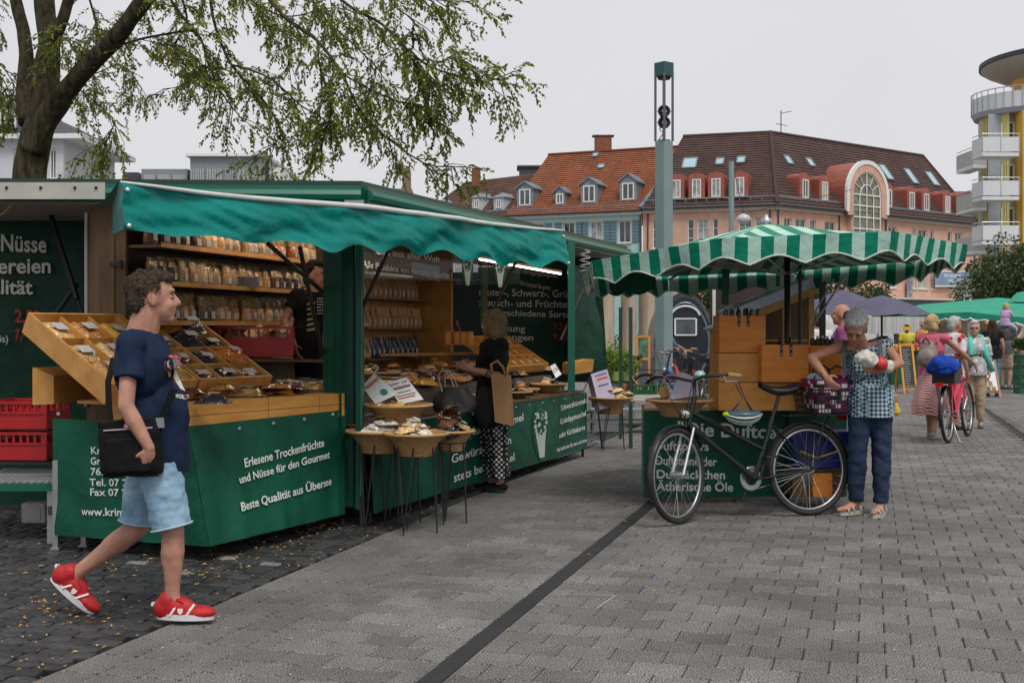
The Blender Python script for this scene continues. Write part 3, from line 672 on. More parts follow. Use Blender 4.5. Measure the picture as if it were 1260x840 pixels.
# recessed bay 1217..1255 then yellow pier to the right
bx0,bx1=P(1224,0,77.4).x,P(1254,0,77.4).x; yy=77.6
mb=MB(); mb.quad(V(bx0-.1,yy+.6,0),V(bx1,yy+.6,0),V(bx1,yy+.6,zt),V(bx0-.1,yy+.6,zt)); part('bay_wall',mb,greyst,yb)
mb=MB(); mb.box((bx1+1.0,77.6,zt/2),(2,1.5,zt)); mb.box((bx1+16,84,zt/2),(24,10.4,zt)); part('pier',mb,yel,yb)
zf=[CH+(405-y)*77/F for y in (188,241,295,349,403)]
for i,z in enumerate(zf):
    mb=MB(); y1=77.6
    for a,b,c,e in((bx0+.75,bx1-.05,z+.15,z+2.1),):
        w_=MB(); w_.box(((a+b)/2,yy+.55,c+.05),(b-a,.08,.1)); w_.box(((a+b)/2,yy+.55,e),(b-a,.08,.1))
        for x in(a,(a+b)/2,b): w_.box((x,yy+.55,(c+e)/2),(.09,.08,e-c))
        wf=part('window',w_,wht,yb); g_=MB(); g_.quad(V(a,yy+.57,c),V(b,yy+.57,c),V(b,yy+.57,e),V(a,yy+.57,e)); part('pane',g_,mat('window_teal_glass',(.05,.12,.14),.1,var=.5,spec=.8),wf)
    # front balcony
    xa,xb_=P(1207,0,76).x,P(1252,0,76).x
    mb=MB(); mb.box(((xa+xb_)/2,76.6,z-.28),(xb_-xa,1.7,.22)); b_=part('balcony',mb,balc,yb)
    for k in range(2): 
        w2=(xb_-xa)/2; m_=MB(); m_.box((xa+w2*(k+.5),75.75,z+.35),(w2-.05,.05,.9)); part('panel',m_,balc,b_)
    m_=MB(); m_.box((xa,76.6,z+.35),(.05,1.65,.9)); part('panel',m_,balc,b_)
    m_=MB(); m_.tube([V(xa,77.4,z+1.0),V(xa,75.72,z+1.0),V(xb_,75.72,z+1.0)],.03,5); 
    for x in(xa,(xa+xb_)/2,xb_): m_.tube([V(x,75.72,z-.1),V(x,75.72,z+1.0)],.03,5)
    part('rail',m_,steel,b_)
    # side balcony
    xs0,xs1=P(1190,0,79).x,P(1206,0,79).x
    mb=MB(); mb.box(((xs0+xs1)/2,79.4,z-.75),(xs1-xs0,3,.2)); b2=part('side_balcony',mb,balc,yb)
    m_=MB(); m_.box(((xs0+xs1)/2,77.95,z-.15),(xs1-xs0,.05,.95)); m_.box((xs0,79.4,z-.15),(.05,2.9,.95)); part('panel',m_,mat('balcony_grey',(.4,.41,.4),.6),b2)
    m_=MB(); m_.tube([V(xs0,80.8,z+.5),V(xs0,77.9,z+.5),V(xs1,77.9,z+.5)],.03,5); part('rail',m_,steel,b2)
# top terrace + roof disc
zt2=zt
def disc(r0,r1,z0,z1,name,m,a0=90,a1=300,n_=24,cy=Yc):
    mb=MB(); mb.lathe([(0,z0),(r0,z0),(r1,z1),(0,z1)],(cx,cy,0),48); return part(name,mb,m,yb)
disc(3.35,3.5,zt,zt+.3,'terrace_slab',greyst)
mb=MB(); ztb=zt+.3
te=part('terrace_parapet',mb if mb.v else (mb.grid(lambda u,v: V(cx+3.45*math.cos(R(95+190*u)),Yc+3.45*math.sin(R(95+190*u)),ztb+1.0*v),30,1),mb)[1],balc,yb)
mb=MB()
for k in range(20):
    a=R(100+180*k/19); mb.bar(V(cx+3.5*math.cos(a),Yc+3.5*math.sin(a),ztb),V(cx+3.5*math.cos(a),Yc+3.5*math.sin(a),ztb+1.3),.05)
mb.tube([V(cx+3.5*math.cos(R(95+190*k/30)),Yc+3.5*math.sin(R(95+190*k/30)),ztb+1.3) for k in range(31)],.035,5); part('rail',mb,steel,te)
mb=MB(); mb.lathe([(3.4,zt+.3),(3.4,zt+4.2)],(cx+2.6,Yc,0),40); part('penthouse_wall',mb,ora,yb)
mb=MB(); dz=18.7; dcx=P(1331,0,80).x
mb.lathe([(3.0,dz-1.3),(4.6,dz-.75),(6.0,dz-.1),(6.2,dz+.1)],(dcx,Yc,0),64); part('roof_soffit',mb,mat('roof_soffit',(.5,.45,.38),.7),yb,smooth=40)
mb=MB(); mb.lathe([(6.2,dz+.1),(6.32,dz+.12),(6.32,dz+.4),(0,dz+.9)],(dcx,Yc,0),64); part('roof_disc',mb,darkroof,yb)
# brownish house between pink and yellow
a=P(1180,0,140); mb=MB(); x0,x1=P(1198,0,140).x,P(1240,0,140).x; bh=thing('far_house','red brown tiled roof showing between pink block and yellow block','building',(x0,140,0))
zt_=CH+(405-232)*140/F; mb.quad(V(x0-1.5,138,zt_-4),V(x1,138,zt_-4),V(x1,143,zt_),V(x0-1.5,143,zt_)); part('roof',mb,tile_old,bh); mb=MB(); mb.box(((x0+x1)/2,141,(zt_-4)/2),(x1-x0+1,5.8,zt_-4.01)); part('wall',mb,stucco_pink,bh)
# --- left white house with slate mansard
HY=62; hx0,hx1=P(-40,0,HY).x,P(78,0,HY).x; lh=thing('villa','white villa with dark slate mansard roof behind the tree trunk','building',(hx1,HY,0))
ze=CH+(405-172)*HY/F; ws=[(hx1-2.55-hx0,hx1-1.3-hx0,ze-2.2,ze-.45),(hx1-.75-hx0,hx1-.35-hx0,ze-2.0,ze-.45),(hx1-5.6-hx0,hx1-4.6-hx0,ze-2.2,ze-.45)]
d,n,pt=facade(lh,V(hx0,HY),V(hx1,HY),0,ze,ws,stucco_white)
for r in ws: window(lh,pt,r,cols=2)
bandstrip(lh,pt,0,hx1-hx0,ze-2.6,ze-2.45,.12,mat('pale_blue_band',(.35,.5,.6),.7),'band')
mb=MB(); mb.box(((hx0+hx1)/2+.25,HY+4,ze+.12),(hx1-hx0+1.6,9,.24)); part('cornice',mb,wht,lh)
mb=MB(); mb.quad(V(hx1,HY,0),V(hx1,HY+8,0),V(hx1,HY+8,ze),V(hx1,HY,ze)); part('side_wall',mb,stucco_white,lh)
zm=ze+2.4; mb=MB(); a0,a1=hx0,hx0+3.2
mx1=P(26,0,HY).x
mb.quad(V(hx0,HY-.3,ze+.24),V(mx1+.2,HY-.3,ze+.24),V(mx1-.3,HY+.5,zm),V(hx0,HY+.5,zm)); mb.quad(V(mx1+.2,HY-.3,ze+.24),V(mx1+.2,HY+7,ze+.24),V(mx1-.3,HY+6,zm),V(mx1-.3,HY+.5,zm)); mb.quad(V(hx0,HY+.5,zm),V(mx1-.3,HY+.5,zm),V(mx1-.6,HY+5,zm+.5),V(hx0,HY+5,zm+.5)); part('mansard_roof',mb,darkroof,lh)
mb=MB(); 
c0,c1=V(mx1,HY-.5,ze+.25),V(hx1+1.1,HY-.5,ze+.25); mb.add([c0,c1,V(mx1,HY+4,ze+1.9)],[(0,1,2)]); mb.add([c1,V(hx1+1.1,HY+8.5,ze+.25),V(mx1,HY+8.5,ze+1.9),V(mx1,HY+4,ze+1.9)],[(0,1,2,3)]); part('hip_roof',mb,darkroof,lh)
for k,x in enumerate((2,14)):
    a=P(x,0,HY).x; mb=MB(); zc=ze+.55
    for x0_,x1_,za,zb in((a-.42,a-.32,zc,zc+1.5),(a+.32,a+.42,zc,zc+1.5),(a-.32,a+.32,zc,zc+.1),(a-.32,a+.32,zc+1.4,zc+1.5),(a-.04,a+.04,zc,zc+1.5)): mb.box(((x0_+x1_)/2,HY-.45,(za+zb)/2),(x1_-x0_,.12,zb-za))
    w_=part('dormer_window',mb,wht,lh); mb=MB(); mb.box((a,HY-.1,zc+.75),(.84,.6,1.5)); part('dormer_body',mb,zinc,w_)
# --- modern grey building
MY=80; mg=thing('office_block','flat roofed grey metal clad block between the tree and the green stall roof','building',(P(250,0,MY).x,MY,0))
clad=mat('grey_cladding',(.22,.25,.28),.5,var=.1,metal=.2); lv=mat('louvre_grey',(.33,.35,.36),.5,var=.1)
def blk(x0,x1,y0,Y0,dep,nm,m):
    a,b=P(x0,y0,Y0),P(x1,y0,Y0); mb=MB(); mb.box(((a.x+b.x)/2,Y0+dep/2,a.z/2),(b.x-a.x,dep,a.z)); part(nm,mb,m,mg); return a,b
a,b=blk(234,326,193,MY,9,'upper_block',clad); 
mb=MB(); mb.box(((a.x+b.x)/2,MY+4.5,a.z+.08),(b.x-a.x+.5,9.6,.16)); part('roof_edge',mb,mat('white_frame',(0,0,0)),mg)
a2,b2=blk(174,231,208,MY+1,7,'lower_block',clad)
blk(152,170,212,MY+3,6,'side_block',darkroof); blk(326.5,345,206,MY+1.5,6,'far_side_block',mat('white_frame',(0,0,0)))
for x0,x1 in((234,252),(254,274),(277,290),(292,323)):
    mb=MB(); p,q=P(x0,208,MY-.05),P(x1-.5,208,MY-.05)
    k=6
    for i in range(k): xx=p.x+(q.x-p.x)*(i+.5)/k; mb.box((xx,MY-.08,p.z-1.2),((q.x-p.x)/k-.04,.08,2.4))
    part('louvre_panel',mb,lv,mg)
for x0,x1 in((177,191),(194,210),(212,230)):
    mb=MB(); p,q=P(x0,215,MY+.9),P(x1,215,MY+.9); mb.box(((p.x+q.x)/2,MY+.93,p.z-.6),(q.x-p.x,.08,1.2)); part('louvre_panel',mb,lv,mg)
# ---------------- trees
bark=mat('bark',(.018,.014,.009),.95,col2=(.10,.085,.05),scale=9,bump=1,bscale=16,dist=.06,stretch=(1.6,1.6,.35),spec=.2)
def leafmat(name,c1,c2,c3):
    m=bpy.data.materials.new(name); m.use_nodes=True; t=m.node_tree; b=t.nodes['Principled BSDF']; l=t.links.new
    g=t.nodes.new('ShaderNodeNewGeometry'); r=t.nodes.new('ShaderNodeValToRGB'); l(g.outputs['Random Per Island'],r.inputs['Fac'])
    r.color_ramp.elements[0].color=(*c1,1); r.color_ramp.elements[1].color=(*c3,1); e=r.color_ramp.elements.new(.55); e.color=(*c2,1); r.color_ramp.elements[1].position=.55
    l(r.outputs[0],b.inputs['Base Color']); b.inputs['Roughness'].default_value=.55
    tr=t.nodes.new('ShaderNodeBsdfTranslucent'); l(r.outputs[0],tr.inputs['Color']); mx=t.nodes.new('ShaderNodeMixShader'); mx.inputs[0].default_value=.42
    l(b.outputs[0],mx.inputs[1]); l(tr.outputs[0],mx.inputs[2]); l(mx.outputs[0],t.nodes['Material Output'].inputs['Surface']); return m
locust=leafmat('locust_leaf',(.08,.105,.02),(.165,.22,.035),(.42,.39,.07))
TY=15.0
def tp(x,y,dy=0): return P(x,y,TY+dy)
tree=thing('locust_tree','large locust tree with thick forked trunk and hanging feathery leaves over the stalls','tree',(P(35,0,TY).x,TY,0))
mb=MB()
def limb(pts,rs,n=14,nz=.12):
    # pts in px,py,dy ; rs in px
    P3=[tp(*p) for p in pts]
    # catmull resample
    out=[];ro=[]
    for i in range(len(P3)-1):
        p0=P3[max(i-1,0)];p1=P3[i];p2=P3[i+1];p3=P3[min(i+2,len(P3)-1)]
        for k in range(6):
            t=k/6; out.append(.5*((2*p1)+(p2-p0)*t+(2*p0-5*p1+4*p2-p3)*t*t+(3*p1-p0-3*p2+p3)*t**3)); ro.append((rs[i]*(1-t)+rs[i+1]*t)*.84*TY/F)
    out.append(P3[-1]);ro.append(rs[-1]*TY/F)
    m=MB(); m.tube(out,ro,n)
    m.v=[tuple(Vector(v)+mnoise.noise_vector(Vector(v)*3.0)*nz*ro[min(i//n,len(ro)-1)]*1.6) for i,v in enumerate(m.v)]
    return m,out,ro
base=G(30,405+1.48*F/TY) 
allm=[]
for pts,rs in [([(28,560,0),(30,470,0),(32,330,0),(36,225,0),(42,180,0),(52,130,0),(60,60,.3),(55,10,.5),(50,-60,.8)],[36,30,26,25,24,22,17,16,12]),
               ([(40,185,-.1),(62,140,-.2),(92,100,-.4),(130,60,-.6),(165,18,-.8),(200,-30,-1),(240,-80,-1.2)],[20,17,14.5,13,12,11,9]),
               ([(34,150,.1),(30,110,.3),(32,60,.5),(22,10,.8),(10,-50,1)],[15,12,10,9,7]),
               ([(58,60,.2),(75,30,0),(85,0,0),(100,-40,0)],[12,9,8,7])]:
    m,o,r=limb(pts,rs); allm.append(m)
tk=merge(*allm); part('trunk',tk,bark,tree,smooth=True)
# branches (thin) + leaf sprays
br=MB(); lv_=MB()
def leaflet(c,d,up,L_,w):
    d=d.normalized(); s=d.cross(up); s=s.normalized() if s.length>1e-4 else Vector((1,0,0)); 
    a=c; b_=c+d*L_*.5+s*w; e=c+d*L_; f=c+d*L_*.5-s*w
    lv_.add([a,b_,e,f],[(0,1,2,3)])
def spray(p,d,L_=.28,n=8):
    # pinnate leaf hanging
    d=d.normalized(); side=d.cross(Vector((U(-.3,.3),1,U(-.3,.3)))).normalized()
    q=p
    for i in range(n):
        t=i/n; cur=(d+Vector((0,0,-.8*t))).normalized(); q=q+cur*L_/n
        side=cur.cross(Vector((0,1,0)).cross(cur)+Vector((U(-.4,.4),U(-.6,.6),U(-.4,.4)))).normalized()
        for s in(-1,1):
            dd=(side*s+cur*.55+Vector((0,0,-.35))); leaflet(q,dd,Vector((U(-1,1),U(-1,1),U(-1,1))),U(.045,.075),U(.010,.017))
def branch(pts,r0,r1,dens=1.0,sp=1.0):
    m,o,r=limb(pts,[r0+(r1-r0)*i/(len(pts)-1) for i in range(len(pts))],5,0.3); br.v and None
    b=len(br.v); br.v+=m.v; br.f+=[tuple(b+k for k in f) for f in m.f]; br.uv+=m.uv; br.mi+=m.mi
    n=len(o)
    for i in range(2,n):
        seg=(o[i]-o[i-1]); k=max(1,int(seg.length/.11*dens))
        for j in range(k):
            p=o[i-1]+seg*rnd()
            # twig
            td=(seg.normalized()*.6+Vector((U(-.7,.7),U(-.9,.9),U(-.7,.45)))).normalized(); tl=U(.15,.5)*sp
            e=p+td*tl+Vector((0,0,-.08)); br.tube([p,p.lerp(e,.5)+V(0,0,.02),e],[.007,.005,.003],3,cap=False)
            for q in range(int(3+tl*7)):
                spray(p.lerp(e,U(.2,1)),td*.5+Vector((U(-.6,.6),U(-.6,.6),U(-.65,.35))),U(.16,.3),random.choice((6,7,8)))
B=[([(130,60,-.6),(190,45,-.9),(240,40,-1),(255,75,-1.2),(270,110,-1.2),(300,150,-1.3)],3,.8,1.0),
([(190,45,-.9),(215,60,-1.2),(230,75,-1.2)],1.5,.6,1.1),
([(240,40,-1),(210,0,-1),(190,-40,-1)],3,2,.8),
([(255,-60,-1),(262,20,-1.1),(285,80,-1.3),(325,125,-1.4),(345,165,-1.5),(322,190,-1.5)],3.5,.7,1.3),
([(285,80,-1.3),(330,95,-1.6),(370,130,-1.8),(400,150,-1.9),(395,185,-1.9)],2.2,.6,1.4),
([(300,-60,-1),(340,10,-1.4),(390,50,-1.7),(420,90,-1.9),(440,130,-2),(465,160,-2.1),(520,200,-2.2),(558,205,-2.3)],4,.7,1.15),
([(420,90,-1.9),(455,110,-2.1),(490,125,-2.2),(515,130,-2.3),(530,140,-2.3)],1.8,.5,1.3),
([(390,50,-1.7),(395,90,-1.9),(405,120,-2),(408,150,-2)],1.8,.6,1.1),
([(360,-60,-1),(420,0,-1.6),(470,30,-2),(500,60,-2.2),(530,82,-2.4),(570,95,-2.5),(600,100,-2.6),(632,88,-2.7)],3.5,.6,1.1),
([(500,60,-2.2),(515,90,-2.3),(520,105,-2.3)],1.2,.5,1.2),
([(530,82,-2.4),(550,72,-2.4),(562,70,-2.5)],1.,.5,1.0),
([(430,-50,-1.5),(500,-10,-2),(540,0,-2.2),(578,2,-2.3)],2.5,.6,1.3),
([(200,-60,0),(230,20,.5),(215,60,.9),(240,100,1.2),(200,110,1.3)],3,.7,.9),
([(90,105,-.4),(110,120,-.5),(140,150,-.6),(125,175,-.6)],1.6,.5,.55),
([(100,-30,0),(120,40,1),(110,90,1.4),(150,80,1.5),(175,110,1.5)],2.6,.6,1.0),
([(0,-30,1),(-10,30,1.2),(-20,70,1.4),(5,110,1.5),(15,130,1.5)],2.6,.6,.8),
([(-40,60,.8),(0,80,.6),(20,110,.4)],1.8,.6,.8),
([(300,-60,.5),(310,0,.3),(350,45,0),(350,90,-.1),(300,110,0)],2.8,.6,1.2),
([(360,-60,0),(390,10,-.3),(440,60,-.6),(470,95,-.8),(440,120,-.8)],2.6,.6,1.2),
([(160,-60,.5),(180,-10,.4),(160,30,.4),(130,40,.5)],2,.6,.9),
([(480,-60,-1),(480,0,-1.4),(510,30,-1.6),(480,70,-1.6)],2,.6,1.0),
([(250,-40,.2),(300,-5,0),(350,20,-.3),(410,10,-.6),(450,20,-.8)],2.2,.6,1.3),
([(60,60,.3),(70,50,-.3),(75,35,-.5)],1.,.5,1.0)]
for pts,a,b,dn in B: branch(pts,a*.7,b,dn*.82)
# rest of the crown above the frame, coarse
for i in range(26):
    a=U(0,6.3); x0=U(-350,500); y0=U(-420,-150)
    branch([(x0,y0,U(-2,3)),(x0+U(-120,120),y0+U(-80,40),U(-3,4)),(x0+U(-220,220),y0+U(-60,120),U(-3,4))],2.5,.6,.5)
part('branches',br,bark,tree); part('crown',lv_,locust,tree)
print('locust leaflets',len(lv_.f))
# generic broadleaf bush/tree built of leaf cards scattered in clumps
def leafy(name,label,cat,base,h,w,dpt,trunk_h,lm,n,ls=.12,clumps=18,seed=1,group=None,trunkr=.12):
    rs=random.Random(seed); t=thing(name,label,cat,base,0,group); b=Vector(base)
    if trunk_h>0:
        m=MB(); m.tube([b,b+V(.05,0,trunk_h*.6),b+V(0,.05,trunk_h+.2*(h-trunk_h))],[trunkr,trunkr*.8,trunkr*.5],8)
        for k in range(5):
            a=rs.uniform(0,6.3); m.tube([b+V(0,0,trunk_h*.8),b+V(math.cos(a)*w*.22,math.sin(a)*dpt*.22,trunk_h+(h-trunk_h)*.35),b+V(math.cos(a)*w*.36,math.sin(a)*dpt*.36,trunk_h+(h-trunk_h)*.6)],[trunkr*.5,trunkr*.35,trunkr*.12],5)
        part('trunk',m,bark,t,smooth=True)
    m=MB(); cz=(trunk_h+h)/2; rz=(h-trunk_h)/2; cs=[]
    for k in range(clumps):
        while 1:
            x,y,z=[rs.uniform(-1,1) for _ in range(3)]
            if x*x+y*y+z*z<1: break
        cs.append((Vector((x*w*.38,y*dpt*.38,z*rz*.75)),rs.uniform(.22,.42)))
    for i in range(n):
        c,r=rs.choice(cs); v=Vector((rs.gauss(0,1),rs.gauss(0,1),rs.gauss(0,1))).normalized()*rs.uniform(.6,1.05)
        p=b+V(0,0,cz)+c+Vector((v.x*w*r*.5,v.y*dpt*r*.5,v.z*rz*r))
        if p.z<b.z+.02: continue
        d=(v+Vector((rs.uniform(-.6,.6),rs.uniform(-.6,.6),rs.uniform(-.9,.1)))).normalized(); s=d.cross(Vector((rs.uniform(-1,1),rs.uniform(-1,1),rs.uniform(-1,1)))).normalized()
        l_=ls*rs.uniform(.6,1.2); m.add([p,p+d*l_*.5+s*l_*.3,p+d*l_,p+d*l_*.5-s*l_*.3],[(0,1,2,3)])
    part('crown',m,lm,t); return t
green1=leafmat('broad_leaf_green',(.025,.045,.015),(.055,.09,.025),(.12,.16,.045))
green2=leafmat('bright_leaf_green',(.05,.09,.015),(.11,.18,.03),(.22,.28,.06))
def gp(px,Y): return V((px-630)*Y/F,Y,0)
leafy('lime_tree','round leafy tree right of the pink block in front of the yellow building','tree',gp(1236,44),CH+(405-286)*44/F,4.0,3.4,1.7,green1,9000,.15,30,3)
leafy('young_tree','dark green tree top under the striped parasol right of its pole','tree',gp(1040,60),CH+(405-330)*60/F,5.4,4,1.5,green1,4500,.2,22,4)
leafy('young_tree','dark green tree top behind the hut under the left half of the striped parasol','tree',gp(868,48),CH+(405-322)*48/F,4.5,4,1.5,green1,4000,.17,22,5)
leafy('garden_tree','bright green treetop just right of the big trunk above the stall roof','tree',gp(104,22),CH+(405-190)*22/F,1.5,1.3,2.6,green2,2600,.085,18,6)
leafy('garden_tree','bright green treetop right of the grey office block above the stall roof','tree',gp(355,24),CH+(405-190)*24/F,1.8,1.4,2.6,green2,2600,.09,18,8)
leafy('garden_tree','small bright green treetop at the right corner of the office block','tree',gp(322,26),CH+(405-203)*26/F,.5,.6,2.8,green2,500,.08,8,9)
# ---------------- green market stall
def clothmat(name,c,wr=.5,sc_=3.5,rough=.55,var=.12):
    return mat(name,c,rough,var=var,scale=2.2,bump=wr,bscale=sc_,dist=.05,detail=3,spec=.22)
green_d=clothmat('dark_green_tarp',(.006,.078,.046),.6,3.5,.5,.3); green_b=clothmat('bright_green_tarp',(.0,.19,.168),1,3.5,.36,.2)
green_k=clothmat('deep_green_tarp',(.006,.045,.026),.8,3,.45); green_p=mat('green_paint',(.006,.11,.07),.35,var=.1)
wood=mat('orange_wood',(.46,.19,.03),.5,col2=(.66,.33,.07),scale=5,bump=.15,bscale=30,stretch=(.35,.35,3),dist=.004)
woodh=mat('honey_wood',(.42,.185,.04),.5,col2=(.62,.32,.08),scale=6,bump=.15,bscale=40,stretch=(1,1,1),dist=.004)
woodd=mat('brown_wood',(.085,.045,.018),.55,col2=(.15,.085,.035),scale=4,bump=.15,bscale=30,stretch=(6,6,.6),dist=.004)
woodg=mat('grey_wood',(.10,.075,.055),.7,col2=(.17,.13,.10),scale=4,stretch=(1,1,6),bump=.1)
ceilm=mat('ceiling_beige',(.34,.33,.30),.6,var=.06); greym=mat('grey_profile',(.32,.32,.31),.45,metal=.3)
stall=thing('market_stall','large dark green nut and spice stall with wavy green awning and printed cloth','market stall',(-1.9,7.75,0))
def surf(B0,B1,T0,T1,rip=.012,freq=2.3,seed=0,lean=0):
    B0,B1,T0,T1=map(Vector,(B0,B1,T0,T1)); n=(B1-B0).cross(T0-B0).normalized(); n=n if n.y<0 else -n; Ls=(B1-B0).length
    def S(u,v,o=0):
        p=B0.lerp(B1,u).lerp(T0.lerp(T1,u),v); x=u*Ls
        w=(mnoise.noise(Vector((x*freq,v*.5,seed)))+.4*mnoise.noise(Vector((x*freq*3,v*1.5,seed+5))))*rip*(1.15-v*1.05)
        return p+n*(w+o)
    S.n=n; return S
def uvpix(S,px,py):
    u,v=.5,.5
    for _ in range(25):
        a=proj(S(u,v)); b=proj(S(u+1e-3,v)); c=proj(S(u,v+1e-3))
        J=np.array([[(b[0]-a[0])/1e-3,(c[0]-a[0])/1e-3],[(b[1]-a[1])/1e-3,(c[1]-a[1])/1e-3]]); r=np.array([px-a[0],py-a[1]])
        d=np.linalg.solve(J,r); u+=d[0];v+=d[1]
    return u,v
def surftext(s,S,p0,p1,hpx,par,m,bold=.012,name='lettering',o=.006):
    # p0,p1 pixel of baseline start/end; hpx cap height px at start
    u0,v0=uvpix(S,*p0);u1,v1=uvpix(S,*p1); uh,vh=uvpix(S,p0[0],p0[1]-hpx); dv=(vh-v0)
    t=text_mb(s,1,(0,0,0),(1,0,0),(0,0,1),bold=bold,thick=0)
    xs=[p[0] for p in t.v]; w=max(xs); out=MB()
    out.add([S(u0+(u1-u0)*p[0]/w,v0+(v1-v0)*p[0]/w+p[2]/.72*dv,o) for p in t.v],t.f)
    return part(name,out,m,par)
def sheetS(S,name,m,par,nu=60,nv=8,fn=None):
    mb=MB(); mb.grid(lambda u,v: S(u,v) if fn is None else fn(u,v),nu,nv); return part(name,mb,m,par,smooth=True)
# --- roof
Rc=P(445,226,8.97); Rf=P(772,305,16.05); zt=Rc.z
poly=[V(-4.6,8.75,zt),V(Rc.x,Rc.y,zt),V(Rf.x,Rf.y,zt),V(-.4,17.2,zt),V(-3.1,15.5,zt),V(-4.6,13,zt)]
mb=MB(); mb.prism([p+V(0,0,-.02) for p in poly],V(0,0,.04)); part('roof',mb,mat('roof_dark_green',(.01,.04,.03),.4),stall)
mb=MB(); mb.prism([p+V(0,0,-.155) for p in poly],V(0,0,.03)); part('ceiling',mb,ceilm,stall)
for i,(a,b) in enumerate(((0,1),(1,2),(2,3))):
    p,q=poly[a],poly[b]; mb=MB(); d=(q-p).normalized(); nn=Vector((d.y,-d.x,0)); 
    mb.prism([p+V(0,0,-.15)+nn*.0,q+V(0,0,-.15),q+V(0,0,-.022),p+V(0,0,-.022)],nn*.05)
    mb.tube([p+V(0,0,-.09)+nn*.05,q+V(0,0,-.09)+nn*.05],.045,8)
    f=part('fascia',mb,green_p if i else green_p,stall)
mb=MB(); p=V(-4.6,8.69,zt-.155); mb.bar(V(-4.6,8.685,zt-.085),V(P(129,0,8.68).x,8.685,zt-.085),.012,.12); fa=part('fascia_plate',mb,mat('beige_profile',(.42,.41,.37),.5),stall)
mb=MB()
for x in(8,50,92,118): mb.ball(P(x,231,8.675),.012,6,4)
part('screw',mb,black,fa)
mb=MB(); a,b=P(432,237,8.85),P(458,237,9.2); c=P(455,240,9.05); mb.box(P(455,238,9.02),(.07,.03,.05),R(-60)); part('marker_lamp',mb,mat('red_lamp',(.5,.01,.01),.2),stall)
mb=MB(); mb.box(P(436,249,8.9),(.14,.03,.03)); part('hinge',mb,greym,stall)
# --- wood end panel, side tarps
W0=P(107,0,8.95).x; W1=P(155,0,8.95).x
mb=MB(); mb.box(((W0+W1)/2,8.97,1.2),(W1-W0,.05,2.35)); wp=part('end_panel',mb,woodd,stall)
mb=MB(); mb.box(P(142,325,8.93),(.08,.02,.03)); mb.box(P(148,325,8.92),(.02,.03,.06)); part('latch',mb,black,wp)
mb=MB(); mb.tube([P(106,262,8.93),P(106,500,8.93)],.012,6); part('panel_edge',mb,greym,wp)
SL=surf(P(-60,660,10.3),P(108,660,10.3),P(-60,262,10.3),P(108,262,10.3),.06,1.6,3)
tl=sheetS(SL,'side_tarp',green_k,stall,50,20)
printw=mat('cream_print',(.68,.68,.6),.6)
surftext('Nüsse',SL,(3,309),(60,311),21,tl,printw,.02,o=.05); surftext('Leckereien',SL,(-49,337),(65,336),19,tl,printw,.02,o=.05); surftext('Qualität',SL,(-41,361),(43,362),18,tl,printw,.02,o=.05)
surftext('2,50',SL,(21,396),(52,398),16,tl,red,.02,o=.05); surftext('7,- €',SL,(21,418),(45,415),13,tl,red,.02,o=.05); surftext('(Preis)',SL,(-18,420),(13,421),9,tl,printw,.01,o=.05)
# poles behind the tarp shining through: two dark rods in front
mb=MB(); mb.tube([P(62,262,9.8),P(95,368,9.6)],.022,6); mb.tube([P(95,368,9.6),P(105,395,9.5)],.01,6); mb.tube([P(95,350,9.7),P(45,420,9.9)],.018,6); part('strut',mb,black,stall)
mb=MB(); mb.tube([P(-5,268,9.0),P(5,262,8.95),P(14,252,8.9),P(26,238,8.8)],.008,6); part('cable',mb,mat('cable_yellow',(.4,.35,.15),.5),stall)
def tubelight(a,b,par=stall,on='light_tube',st=34.0):
    mb=MB(); a=Vector(a);b=Vector(b); mb.bar(a+V(0,0,.024),b+V(0,0,.024),.03,.025); h=part('light_fitting',mb,mat('copper_fitting',(.45,.25,.15),.4),par)
    m=MB(); m.tube([a,b],.008,8); part('light_tube',m,mat(on,(.9,.9,.9),.3,emit=((1,.84,.7),st)),h)
tubelight(P(36,242,8.98),P(131,251,8.95)); tubelight(P(590,319,11.8),P(690,337,14.2),stall,'light_tube_dim',9.0); tubelight(V(-2.15,9.2,2.36),V(-1.2,12.2,2.36))  # last tube is unseen, added behind the valance to brighten the shelves

# --- shelf wall
def sw(t,z,o=0): # t = Y coordinate along the shelf wall; o towards the customer
    x=-2.85+.3*(t-8.8); return Vector((x+.958*o,t-.287*o,z))
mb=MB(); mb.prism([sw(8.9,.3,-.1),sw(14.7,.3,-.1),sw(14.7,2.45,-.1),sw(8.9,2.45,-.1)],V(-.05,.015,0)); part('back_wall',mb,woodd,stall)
mb=MB(); mb.quad(V(-2.9,8.6,.28),V(-.55,15.3,.28),V(-1.6,15.3,.28),V(-3.6,8.8,.28)); 
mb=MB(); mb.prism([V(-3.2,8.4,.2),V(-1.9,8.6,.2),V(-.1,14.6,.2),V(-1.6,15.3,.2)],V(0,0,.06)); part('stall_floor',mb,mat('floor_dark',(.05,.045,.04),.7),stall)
shz=[2.10,1.82,1.53,1.22]
for z in shz:
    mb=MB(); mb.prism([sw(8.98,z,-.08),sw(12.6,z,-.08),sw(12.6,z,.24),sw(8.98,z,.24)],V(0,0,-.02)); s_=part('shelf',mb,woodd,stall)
    m=MB(); m.prism([sw(8.98,z-.02,.24),sw(12.6,z-.02,.24),sw(12.6,z+.015,.24),sw(8.98,z+.015,.24)],V(.01,0,0)); part('shelf_edge',m,woodh,s_)
